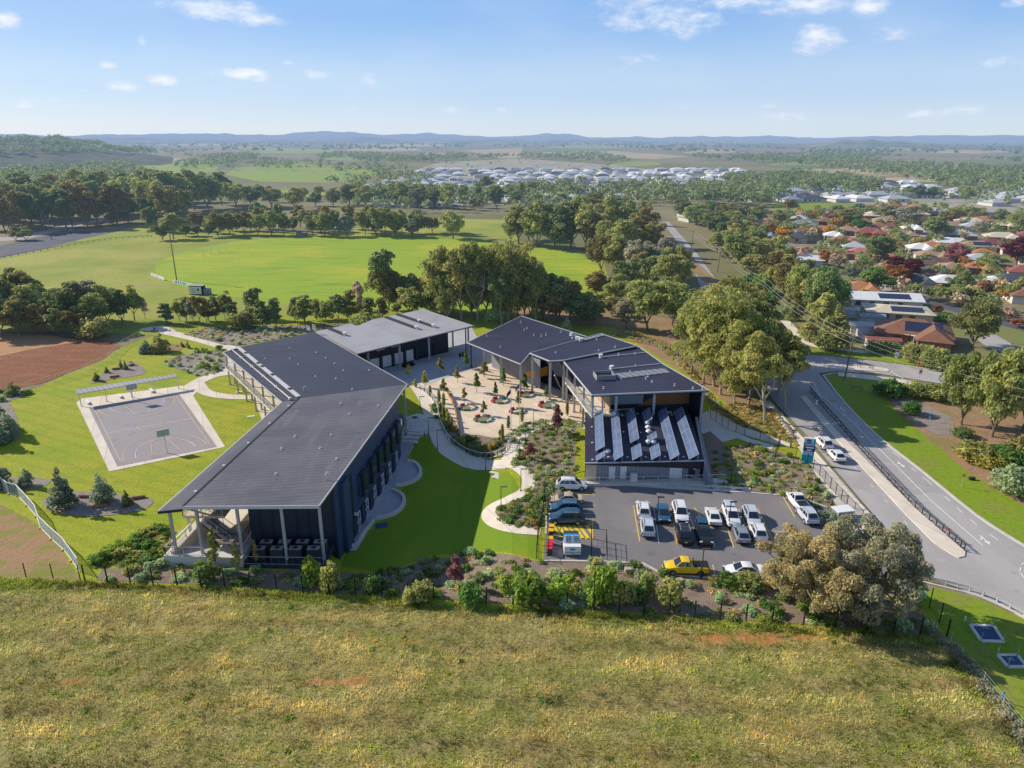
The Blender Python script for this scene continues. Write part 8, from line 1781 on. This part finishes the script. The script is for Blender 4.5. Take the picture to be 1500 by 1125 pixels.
for k_, col_, x, y, a_, l_ in CARS:
    if k_ == 'ROAD': make_car('suv' if x < 1210 else 'hatch', col_, 'white SUV driving away on the road, farther of two' if x < 1210 else 'white hatchback driving away on the road, nearer of two', spot(x, y), RUP, 'car', 'car', group='cars on the road')
    else: make_car(k_, col_, l_, spot(x, y), a_, 'utility' if k_ in ('ute', 'canopy') else 'parked_car', 'utility' if k_ in ('ute', 'canopy') else 'car', 'dark blue' if col_ == 'black' else 'silver')
c = g(1233, 757); t = thing('storage_kiosk', 'white flat-roofed kiosk beside the footpath behind the big tree', 'kiosk', c, 0); mb = MB(); mb.box((c.x, c.y, .6), (2.3, 1.5, 1.2), .2); mb.build('wall', M['grey wall'], t); mb = MB(); mb.box((c.x, c.y, 1.26), (2.6, 1.8, .12), .2); mb.build('roof', M['white paint'], t); mb = MB(); mb.box((c.x - .3, c.y - .78, 0.6), (.9, .08, 1.1), .2); mb.build('door', M['white blind'], t)
# ---- street signs
def sign_post(px_, py_, yt, label, mat, w=.6, h=.8, rz=0, kind='rect'):
    c = g(px_, py_); H = height_to(c, yt); t = thing('street_sign', label, 'street sign', c); mb = MB(); mb.tube(c, c + Vector((0, 0, H)), .04, n=6); mb.build('pole', M['galvanised'], t); mb = MB()
    if kind == 'rect': mb.box(c + Vector((0, -.06, H - h / 2)), (w, .04, h), rz)
    else: mb.tube(c + Vector((0, -.09, H - h / 2)), c + Vector((0, -.05, H - h / 2)), w / 2, n=8)
    o = mb.build('sign_plate', M[mat], t); mb = MB(); mb.box(c + Vector((0, -.10, H - h / 2)), (w * .6, .02, h * .18), rz); mb.build('sign_bar', M['sign white' if mat == 'red' else 'fascia'], o)
sign_post(1408, 714, 694, 'small red sign on a thin post at the right verge', 'red', .5, .5, 0, 'round'); sign_post(1384, 791, 772, 'small red sign on the median island', 'red', .5, .5, 0, 'round'); sign_post(1311, 536, 516, 'white street sign before the red-roofed shed', 'sign white', .8, 1.2); sign_post(1345, 562, 540, 'white street sign beside the cross road', 'sign white', .8, 1.2); sign_post(1194, 604, 586, 'small grey sign at the far end of the median', 'sign white', .35, .9)
sign_post(1361, 618, 606, 'small blue sign on the gravel beyond the verge', 'bright blue', .4, .5); sign_post(1335, 655 - 46, 592, 'thin brown marker sign in the gravel patch', 'timber', .2, .6)
c = g(1423, 703); mb = MB(); mb.box((c.x, c.y, .25), (.9, .4, .5)); o = mb.build('pit_cover', M['dark metal'], loc=c); tag(o, 'small dark utility pillar on the verge beside the red sign', 'utility pillar')
a, b = g(1247, 571), g(1262, 572); t = thing('vehicle_barrier', 'low grey two-post barrier on the grass of the corner verge', 'barrier', a); mb = MB(); mb.bar(a + Vector((0, 0, .7)), b + Vector((0, 0, .7)), .12, .2); mb.build('rail', M['pole timber'], t)
for p in (a, b): mb = MB(); mb.box((p.x, p.y, .35), (.14, .14, .7)); mb.build('post', M['pole timber'], t)
for i, (x, y) in enumerate(((1256, 538), (1260, 539), (1274, 541), (1278, 542))):
    c = g(x, y); mb = MB(); mb.tube(c, c + Vector((0, 0, 1.1)), .06, n=6); mb.box(c + Vector((0, 0, 1.0)), (.9, .05, .06)); mb.box(c + Vector((0, 0, .5)), (.9, .05, .06)); o = mb.build('crossing_rail', M['dark metal'], loc=c); tag(o, 'dark crossing rail on the traffic island, %s of four from the left' % ordn(i + 1), 'rail', 'crossing rails on the traffic island')
mb = MB(); mb.prism([(p.x, p.y) for p in gp([(1208, 535), (1240, 534), (1290, 539), (1304, 542), (1300, 545), (1260, 543), (1215, 540)])], -.02, .15); o = mb.build('traffic_island', M['concrete']); tag(o, kind='structure')
# ---- power poles and lines
PP = []
for x, y, yt, l in ((1237, 556, 491, 'tall leaning timber power pole at the road corner'), (1114, 455, 410, 'pale power pole behind the tall gums'), (1051, 398, 362, 'power pole beside the dirt track'), (1012, 368, 338, 'farthest power pole beside the track')):
    c = g(x, y); H = height_to(c, yt); top = c + Vector((.5, 0, H)); t = thing('power_pole', l, 'power pole', c); mb = MB(); mb.tube(c, top, .2, .13, 8); mb.build('pole', M['pole timber'], t)
    ds = Vector((.85, .5, 0)); mb = MB(); mb.bar(top - ds * 1.3 + Vector((0, 0, -.5)), top + ds * 1.3 + Vector((0, 0, -.5)), .12, .14); mb.bar(top - ds * .9 + Vector((0, 0, -2.0)), top + ds * .9 + Vector((0, 0, -2.0)), .12, .14); mb.build('cross_arm', M['pole timber'], t)
    for k in (-1.2, 0, 1.2): q = top + ds * k + Vector((0, 0, -.42)); mb = MB(); mb.tube(q, q + Vector((0, 0, .25)), .06, n=6); mb.build('insulator', M['sign white'], t)
    PP.append((top, ds))
c = g(1225, 512); H = height_to(c, 505); 
top5 = (g(1560, 700) + Vector((0, 0, 13.0)), Vector((.85, .5, 0)))
chain = [top5] + PP
wn = 0
for i in range(len(chain) - 1):
    for k, dz in ((-1.2, -.2), (1.2, -.2), (0, -1.9)):
        a = chain[i][0] + chain[i][1] * k + Vector((0, 0, dz)); b = chain[i + 1][0] + chain[i + 1][1] * k + Vector((0, 0, dz)); mb = MB(); n = 14; L = (b - a).length
        pts = [a.lerp(b, j / n) - Vector((0, 0, .022 * L * (1 - (2 * j / n - 1) ** 2))) for j in range(n + 1)]; mb.path(pts, .014 if i == 0 else .022, n=4); o = mb.build('power_line', M['wire'], loc=a)
        tag(o, 'pale overhead wire, %s of three on the %s span of the power line' % (ordn([-1.2, 1.2, 0].index(k) + 1), ('nearest', 'second', 'third', 'farthest')[i]), 'overhead wire', 'overhead wires of the power line')

# ================================================================== HOUSES
ROOFC = {'terracotta': (.35, .15, .085), 'orange': (.44, .19, .085), 'red': (.31, .105, .08), 'pink red': (.46, .18, .14), 'brown': (.26, .125, .075), 'tan': (.36, .25, .16), 'grey': (.25, .26, .28), 'dark grey': (.085, .09, .10), 'pale grey': (.46, .48, .50), 'white': (.72, .73, .74), 'cream': (.60, .53, .40), 'blue grey': (.27, .32, .38), 'dark brown': (.16, .10, .075), 'dark red': (.20, .07, .06)}
for k_, v_ in ROOFC.items(): mk('roofing ' + k_, v_, .6, [(.9, tuple(x * .78 for x in v_), .45, .75, 4)], ribs=((0.4, 0.2, 2.2), .35, .12))
WALLC = {'brick': (.27, .14, .09), 'cream': (.50, .42, .31), 'pale': (.55, .53, .49), 'green': (.14, .25, .19)}
for k_, v_ in WALLC.items(): mk('house ' + k_, v_, .85, [(.7, tuple(x * .8 for x in v_), .45, .75, 4)])
mk('house window', (.03, .04, .05), .15, spec=.8)
def hip(mb, w, d, z0, rise, ov=.6, gable=False, cx=0, cy=0):
    a, b = w / 2 + ov, d / 2 + ov; long_x = a >= b; r_ = min(a, b); s = (a - r_ * (0 if gable else 1), 0) if long_x else (0, b - r_ * (0 if gable else 1))
    vs = [(cx - a, cy - b, z0), (cx + a, cy - b, z0), (cx + a, cy + b, z0), (cx - a, cy + b, z0), (cx - s[0], cy - s[1], z0 + rise), (cx + s[0], cy + s[1], z0 + rise)]
    vs += [(x, y, z - .18) for x, y, z in vs[:4]]
    fs = [(0, 1, 5, 4), (1, 2, 5), (2, 3, 4, 5), (3, 0, 4)] if long_x else [(0, 1, 4), (1, 2, 5, 4), (2, 3, 5), (3, 0, 4, 5)]
    mb.add(vs, fs + [(9, 8, 7, 6), (6, 7, 1, 0), (7, 8, 2, 1), (8, 9, 3, 2), (9, 6, 0, 3)])
def house(label, x, y, wpx, roof, rot, wall='cream', d=9.5, form='L', hgt=2.7, rise=2.1, group='houses of the suburb', solar_=0, gable=False, wm=None, chimney=False):
    pos = g(x, y); w = wm or max(9.0, px_len(pos, wpx)); t = thing('house', label, 'house', (0, 0, 0), 0, group)
    mb = MB(); mb.box((0, 0, hgt / 2), (w, d, hgt));
    if form == 'L': mb.box((w * .25, -d * .62, hgt / 2), (w * .42, d * .5, hgt))
    mb.build('wall', M['house ' + wall], t)
    mb = MB(); hip(mb, w, d, hgt, rise, gable=gable)
    if form == 'L': hip(mb, w * .42, d * 1.2, hgt + .02, rise * .8, cx=w * .25, cy=-d * .28)
    ro = mb.build('roof', M['roofing ' + roof], t)
    for k in range(4):
        mb = MB(); mb.box((-w * .42 + k * w * .2, -d / 2 - .02, 1.5), (1.5, .08, 1.2)); 
        if form == 'L' and -w * .42 + k * w * .2 > w * .05: continue
        mb.build('window', M['house window'], t)
    for s in (-1, 1): mb = MB(); mb.box((s * (w / 2 + .02), 0, 1.5), (.08, 1.6, 1.2)); mb.build('window', M['house window'], t)
    mb = MB(); mb.box((-w * .02, -d / 2 - .03, 1.05), (.95, .08, 2.1)); mb.build('door', M['timber'], t)
    if chimney: mb = MB(); mb.box((w * .15, d * .1, hgt + rise * .9), (.7, .7, 1.4)); mb.build('chimney', M['house brick'], ro)
    if solar_:
        sl = math.atan2(rise, d / 2 + .6); mb = MB(); mb.box((w * .12, -d * .25 - .1, hgt + rise * .52), (min(w * .5, 9), d * .34, .08), 0, Matrix.Rotation(sl, 3, 'X')); mb.build('solar_panel', M['dark cell'], ro)
    t.location = pos; t.rotation_euler = (0, 0, rot); return t
SUB = []
def sh(x, y, w, roof, rot, **k): SUB.append((house('x', x, y, w, roof, rot, **k), roof))
sh(1335, 497, 96, 'brown', -.45, wall='brick', d=13, rise=2.8, solar_=1); sh(1312, 466, 84, 'cream', -.30, wall='cream', d=11, rise=1.2, solar_=1, form='I'); sh(1292, 447, 92, 'white', -.22, wall='pale', d=11, form='I', gable=True, rise=1.5, solar_=1); sh(1258, 432, 48, 'orange', -.3, wall='green', d=10, chimney=True)
sh(1178, 388, 44, 'white', -.2, wall='pale', form='I', gable=True, rise=1.6); sh(1162, 380, 34, 'orange', -.3)
for x, y, w, r_ in ((1133, 328, 26, 'pink red'), (1171, 326, 22, 'pale grey'), (1177, 334, 34, 'grey'), (1203, 343, 22, 'orange'), (1122, 353, 24, 'blue grey'), (1127, 360, 26, 'pink red'), (1138, 367, 30, 'pale grey'), (1234, 360, 38, 'terracotta'), (1250, 369, 28, 'pale grey'), (1273, 347, 40, 'red'), (1288, 338, 28, 'brown'), (1321, 350, 36, 'tan'), (1311, 307, 22, 'red'), (1402, 350, 40, 'pale grey'), (1441, 328, 26, 'pink red'), (1428, 368, 46, 'tan'), (1452, 364, 36, 'dark red'), (1466, 354, 44, 'cream'), (1363, 368, 30, 'orange'), (1366, 382, 44, 'tan'), (1345, 371, 22, 'white'), (1438, 380, 36, 'orange'), (1432, 388, 40, 'pale grey'), (1360, 394, 42, 'dark brown'), (1358, 412, 38, 'brown'), (1340, 420, 28, 'dark grey'), (1382, 422, 40, 'white'), (1430, 400, 40, 'orange'), (1492, 406, 40, 'red'), (1452, 424, 30, 'white'), (1474, 420, 28, 'dark grey'), (1294, 329, 28, 'tan'), (1334, 341, 22, 'white'), (1500, 442, 44, 'brown'), (1210, 330, 22, 'brown'), (1262, 330, 26, 'terracotta'), (1240, 344, 22, 'tan'), (1300, 360, 30, 'brown'), (1392, 402, 30, 'tan'), (1412, 384, 26, 'brown'), (1480, 372, 30, 'terracotta'), (1340, 328, 24, 'brown'), (1385, 336, 28, 'tan'), (1420, 338, 26, 'pale grey'), (1470, 336, 28, 'cream'), (1500, 352, 30, 'red'), (1100, 336, 22, 'tan'), (1150, 318, 20, 'grey'), (1112, 344, 20, 'brown'), (1220, 352, 22, 'white'), (1386, 362, 24, 'white'), (1505, 380, 30, 'tan'), (1075, 330, 20, 'pink red')):
    sh(x, y, w, r_, random.choice([-.35, -.3, -.25, 1.2, 1.25]), wall=random.choice(['brick', 'cream', 'pale', 'brick']), form=random.choice(['L', 'L', 'I']), solar_=1 if random.random() < .15 else 0)
for q in scatter(gp([(1105, 332), (1300, 304), (1560, 326), (1560, 452), (1450, 440), (1330, 400), (1215, 372)]), 160, 16):
    if len(SUB) > 135: break
    if all((o_.location.x - q[0]) ** 2 + (o_.location.y - q[1]) ** 2 > 15 ** 2 for o_, _ in SUB):
        r_ = rc(['brown', 'tan', 'terracotta', 'pale grey', 'grey', 'brown', 'cream', 'pink red', 'dark grey']); SUB.append((house('x', 750, 400, 0, r_, random.choice([-.35, -.3, 1.2, 1.25]), wm=random.uniform(14, 20), wall=rc(['brick', 'cream', 'pale']), form=rc(['L', 'I'])), r_)); SUB[-1][0].location = (q[0], q[1], 0)
SUB.sort(key=lambda t: t[0].location.x / t[0].location.y)
for i, (o, r_) in enumerate(SUB): o['label'] = 'house with %s roof, %s from left in the garden suburb' % (r_, ordn(i + 1))
# sheds beside the brown-roofed house
def shed(label, x, y, w, d, roof, rot, wall='pale', h=2.4):
    c = g(x, y); t = thing('shed', label, 'shed', (0, 0, 0), 0); mb = MB(); mb.box((0, 0, h / 2), (w, d, h)); mb.build('wall', M['house ' + wall], t); mb = MB(); hip(mb, w, d, h, .5, .25, True); mb.build('roof', M['roofing ' + roof], t); mb = MB(); mb.box((0, -d / 2 - .03, h * .45), (min(2.4, w * .4), .06, h * .85)); mb.build('door', M['white blind'], t); t.location = c; t.rotation_euler = (0, 0, rot)
shed('white shed with bright red roof in front of the brown-roofed house', 1292, 510, 7.5, 3.4, 'red', -.25); shed('long white shed with pale roof left of the brown-roofed house', 1262, 487, 6.5, 5, 'pale grey', -.25); shed('small grey-white shed behind the dark conifer', 1245, 464, 4, 3.6, 'pale grey', -.2); shed('white shed with blue-grey roof behind the long white shed', 1275, 474, 6.5, 4.5, 'blue grey', -.25)
c = g(1314, 501); t = thing('pergola', 'white slatted pergola between red-roofed shed and brown-roofed house', 'pergola', (0, 0, 0)); mb = MB()
for k in range(6): mb.box((0, -4 + k * 1.55, 2.75), (3.6, 1.2, .08))
mb.build('roof', M['white blind'], t)
for sx in (-1.7, 1.7):
    for sy in (-4.3, 0, 4.3): mb = MB(); mb.box((sx, sy, 1.35), (.14, .14, 2.7)); mb.build('post', M['white paint'], t)
t.location = c; t.rotation_euler = (0, 0, .75)
mesh_fence('white_fence', [(1249, 486), (1262, 498), (1275, 509), (1300, 512)], 'white panel fence around the back yard of the brown-roofed house', 1.7, 2.4, 'white paint', 2, vert=.2, wire_r=.09)
# white estates in the distance: one mesh each, hip roof over pale walls
EST = []
for k, (w, d, ex) in enumerate(((17, 12, 0), (19, 11, 1), (15, 13, 1), (20, 13, 0))):
    mb = MB(); mb.cur = 0; mb.box((0, 0, 1.4), (w, d, 2.8)); 
    if ex: mb.box((w * .25, -d * .6, 1.4), (w * .4, d * .5, 2.8))
    mb.cur = 1; hip(mb, w, d, 2.8, 2.5, .7)
    if ex: hip(mb, w * .4, d * 1.2, 2.82, 2.0, .7, cx=w * .25, cy=-d * .28)
    mb.cur = 2
    for q in range(4): mb.box((-w * .4 + q * w * .19, -d / 2 - .02, 1.5), (1.8, .08, 1.3))
    EST.append(mb.build('estate_house', [M['house pale'], M['roofing white'], M['house window']]))
for o in EST: COL.objects.unlink(o)
EH = []
def estate(rows, where, prob, skew=0.0):
    for x0, x1, Y, rot in rows:
        x = x0
        while x < x1:
            if random.random() < prob:
                r_ = random.choices(['white', 'pale grey', 'grey', 'blue grey', 'dark grey'], [5, 3, 1.2, 1.2, .9])[0]
                o = EST[random.randrange(4)].copy(); COL.objects.link(o); o.location = (x + random.uniform(-2, 2) + skew * (Y - 600), Y + random.uniform(-4, 4), 0); o.rotation_euler = (0, 0, rot + random.choice([0, PI / 2, PI])); sl = o.material_slots[1]; sl.link = 'OBJECT'; sl.material = M['roofing ' + r_]
                EH.append((o, r_, where))
            x += random.uniform(19.5, 24)
rows = []
for i, Y in enumerate((625, 665, 700, 745, 790, 840, 895, 950, 1015, 1080, 1150)):
    xl = -150 + (Y - 600) * .06; xr = 170 + (Y - 600) * .34
    rows.append((xl if Y < 960 else xl - 10, xr, Y, .12))
estate([r_ for r_ in rows], 'in the white estate', .9)
estate([(-100, -40, 560, .2), (95, 130, 455, .3), (96, 140, 478, .2), (40, 90, 520, .1), (-60, 60, 600, .2)], 'in the near estate', .75)
estate([(200, 330, 600, .1), (210, 390, 640, .1), (215, 420, 690, .1), (220, 430, 740, .1), (370, 470, 560, .1), (400, 520, 600, .1), (430, 580, 640, .1), (480, 620, 690, .1), (520, 640, 740, .1), (240, 420, 770, .1), (260, 440, 810, .1), (540, 700, 790, .1)], 'in the right-hand estate', .92)
by = {}
for e in EH: by.setdefault(e[2], []).append(e)
for where, lst in by.items():
    lst.sort(key=lambda e: e[0].location.x / e[0].location.y)
    for i, (o, r_, _) in enumerate(lst): tag(o, 'distant house, %s roof, %s from left %s' % (r_, ordn(i + 1), where), 'house', 'houses ' + where)
# long pale sheds in the distance
for i, (x, y, w) in enumerate(((848, 211, 60), (862, 209, 50), (700, 207, 40), (715, 208, 36), (655, 208, 30), (740, 209, 30), (1250, 247, 24))):
    c = g(x, y); mb = MB(); mb.box((0, 0, 3), (w, 22, 6)); mb.cur = 1; hip(mb, w, 22, 6, 2.0, .4, True); o = mb.build('large_shed', [M['house pale'], M['roofing white']]); o.location = c; tag(o, 'pale industrial shed near the horizon, %s of seven' % ordn(i + 1), 'shed', 'pale sheds near the horizon')
finish_groups()
for o in PROTO_OBJS + EST:
    bpy.data.objects.remove(o)

# ================================================================== LIGHT, SKY, CAMERA
SUN_EL = R(31.0); sd = Vector((-.91, .41)).normalized()
sun = bpy.data.lights.new('Sun', 'SUN'); sun.energy = 5.0; sun.angle = R(.53); sun.color = (1.0, .91, .765)
so = bpy.data.objects.new('Sun', sun); COL.objects.link(so); dirv = Vector((-sd.x * math.cos(SUN_EL), -sd.y * math.cos(SUN_EL), -math.sin(SUN_EL))); so.rotation_euler = dirv.to_track_quat('-Z', 'Y').to_euler(); so.location = (-100, 60, 120)
w = bpy.data.worlds.new('World'); S.world = w; w.use_nodes = True; nt = w.node_tree; N = nt.nodes; L = nt.links; N.clear()
out = N.new('ShaderNodeOutputWorld'); bg = N.new('ShaderNodeBackground'); bg.inputs['Strength'].default_value = .14
sky = N.new('ShaderNodeTexSky'); sky.sky_type = 'NISHITA'; sky.sun_disc = False; sky.sun_elevation = SUN_EL; sky.sun_rotation = math.atan2(sd.x, sd.y); sky.altitude = 200; sky.air_density = 1.0; sky.dust_density = .6; sky.ozone_density = 1.6
def math_n(op, a, b=None, c=None):
    n = N.new('ShaderNodeMath'); n.operation = op
    for i, v in enumerate((a, b, c)):
        if v is None: continue
        if isinstance(v, (int, float)): n.inputs[i].default_value = v
        else: L.new(v, n.inputs[i])
    return n.outputs[0]
tc = N.new('ShaderNodeTexCoord'); sp = N.new('ShaderNodeSeparateXYZ'); L.new(tc.outputs['Generated'], sp.inputs[0])
az = math_n('ARCTAN2', sp.outputs[0], sp.outputs[1]); el = math_n('ARCSINE', sp.outputs[2])
cb = N.new('ShaderNodeCombineXYZ'); L.new(az, cb.inputs[0]); L.new(math_n('MULTIPLY', el, 2.3), cb.inputs[1])
nz = N.new('ShaderNodeTexNoise'); nz.inputs['Scale'].default_value = 26; nz.inputs['Detail'].default_value = 9; nz.inputs['Roughness'].default_value = .62; L.new(cb.outputs[0], nz.inputs['Vector'])
nz2 = N.new('ShaderNodeTexNoise'); nz2.inputs['Scale'].default_value = 5; nz2.inputs['Detail'].default_value = 6; L.new(cb.outputs[0], nz2.inputs['Vector'])
def azel(px_, py_):
    a = (px_ - 750) / FL; b = (562.5 - py_) / FL; d = Vector((a, CP + b * SP, -SP + b * CP)).normalized(); return math.atan2(d.x, d.y), math.asin(d.z)
CL = [(318, 14, 88, 15, 1.0), (375, 26, 45, 14, .9), (260, 10, 40, 10, .7), (8, 28, 22, 13, 1.0), (940, 22, 78, 22, .8), (1000, 30, 60, 24, .8), (960, -4, 90, 18, .7), (1090, 4, 70, 14, .9), (1180, 6, 80, 16, .9), (1275, 8, 34, 18, 1.0), (1196, 58, 40, 20, 1.0), (340, 107, 58, 9, .9), (383, 114, 18, 8, .8), (185, 126, 28, 10, .95), (232, 115, 30, 10, .9), (157, 95, 13, 6, .8), (207, 60, 9, 9, .7), (540, 117, 14, 11, .7), (668, 159, 20, 6, .7), (732, 160, 12, 6, .7), (42, 150, 44, 9, .6), (108, 155, 22, 5, .5), (512, 157, 24, 5, .5), (420, 92, 15, 5, .6), (1410, 160, 34, 9, .6), (465, 108, 22, 9, .5), (1150, 176, 60, 10, .35), (930, 90, 40, 14, .3), (1490, 3, 26, 8, .9), (1130, 155, 26, 6, .35), (935, 176, 30, 6, .35), (1300, 45, 60, 16, .25), (1360, 165, 40, 8, .4), (403, 157, 10, 4, .5), (125, 134, 12, 4, .6), (1480, 90, 40, 8, .3), (1025, 160, 30, 6, .3)]
cur = None
for x, y, rx, ry, am in CL:
    rx *= 1.2; ry *= 1.3; am = min(1.2, am * 1.2)
    a0, e0 = azel(x, y); a1, _ = azel(x + rx, y); _, e1 = azel(x, y - ry)
    u = math_n('DIVIDE', math_n('SUBTRACT', az, a0), max(1e-4, a1 - a0)); v = math_n('DIVIDE', math_n('SUBTRACT', el, e0), max(1e-4, e1 - e0))
    d2 = math_n('MULTIPLY_ADD', u, u, math_n('MULTIPLY', v, v)); m_ = math_n('MULTIPLY', math_n('SUBTRACT', 1.0, d2), am)
    cur = m_ if cur is None else math_n('SMOOTH_MAX', cur, m_, .15)
dens = math_n('ADD', math_n('MAXIMUM', cur, -1.2), math_n('MULTIPLY', math_n('SUBTRACT', nz.outputs['Fac'], .5), 3.4))
mr = N.new('ShaderNodeMapRange'); mr.interpolation_type = 'SMOOTHSTEP'; mr.inputs['From Min'].default_value = .1; mr.inputs['From Max'].default_value = 1.7; mr.inputs['To Max'].default_value = .85; L.new(dens, mr.inputs['Value'])
# thin veil of high cloud
veil = N.new('ShaderNodeMapRange'); veil.inputs['From Min'].default_value = .42; veil.inputs['From Max'].default_value = .8; veil.inputs['To Max'].default_value = .25; L.new(nz2.outputs['Fac'], veil.inputs['Value'])
grad = N.new('ShaderNodeValToRGB'); cr_ = grad.color_ramp; cr_.interpolation = 'EASE'
cr_.elements[0].position = 0; cr_.elements[0].color = (.63, .75, .89, 1); cr_.elements[1].position = 1; cr_.elements[1].color = (.07, .14, .31, 1)
for p_, c_ in ((.09, (.46, .64, .90, 1)), (.24, (.25, .47, .86, 1)), (.5, (.13, .25, .52, 1))): e_ = cr_.elements.new(p_); e_.color = c_
L.new(math_n('DIVIDE', el, .62), grad.inputs[0])
gs = N.new('ShaderNodeMix'); gs.data_type = 'RGBA'; gs.blend_type = 'MULTIPLY'; gs.inputs['Factor'].default_value = 1; L.new(grad.outputs[0], gs.inputs['A']); gs.inputs['B'].default_value = (7.5, 7.5, 7.5, 1)
mxh = N.new('ShaderNodeMix'); mxh.data_type = 'RGBA'; mxh.inputs['Factor'].default_value = .82; L.new(sky.outputs[0], mxh.inputs['A']); L.new(gs.outputs['Result'], mxh.inputs['B'])
mxv = N.new('ShaderNodeMix'); mxv.data_type = 'RGBA'; L.new(veil.outputs[0], mxv.inputs['Factor']); L.new(mxh.outputs['Result'], mxv.inputs['A']); mxv.inputs['B'].default_value = (5.2, 5.9, 6.9, 1)
ccol = N.new('ShaderNodeMix'); ccol.data_type = 'RGBA'; ccol.inputs['A'].default_value = (5.4, 5.9, 6.9, 1); ccol.inputs['B'].default_value = (7.3, 7.4, 7.6, 1); L.new(mr.outputs[0], ccol.inputs['Factor'])
mxc = N.new('ShaderNodeMix'); mxc.data_type = 'RGBA'; L.new(mr.outputs[0], mxc.inputs['Factor']); L.new(mxv.outputs['Result'], mxc.inputs['A']); L.new(ccol.outputs['Result'], mxc.inputs['B'])
L.new(mxc.outputs['Result'], bg.inputs['Color']); L.new(bg.outputs[0], out.inputs['Surface'])
cam = bpy.data.cameras.new('Camera'); co = bpy.data.objects.new('Camera', cam); COL.objects.link(co); co.location = (0, 0, CAMH); co.rotation_euler = (PI / 2 - PITCH, 0, 0)
cam.sensor_fit = 'HORIZONTAL'; cam.sensor_width = 36; cam.lens = 36 * FL / 1500; cam.clip_start = 1; cam.clip_end = 60000; S.camera = co
S.view_settings.view_transform = 'Standard'; S.view_settings.look = 'None'; S.view_settings.exposure = 0; S.view_settings.gamma = 1
S.cycles.max_bounces = 4; S.cycles.diffuse_bounces = 2; S.cycles.glossy_bounces = 2; S.cycles.transmission_bounces = 3; S.cycles.transparent_max_bounces = 4
S.cycles.caustics_reflective = False; S.cycles.caustics_refractive = False
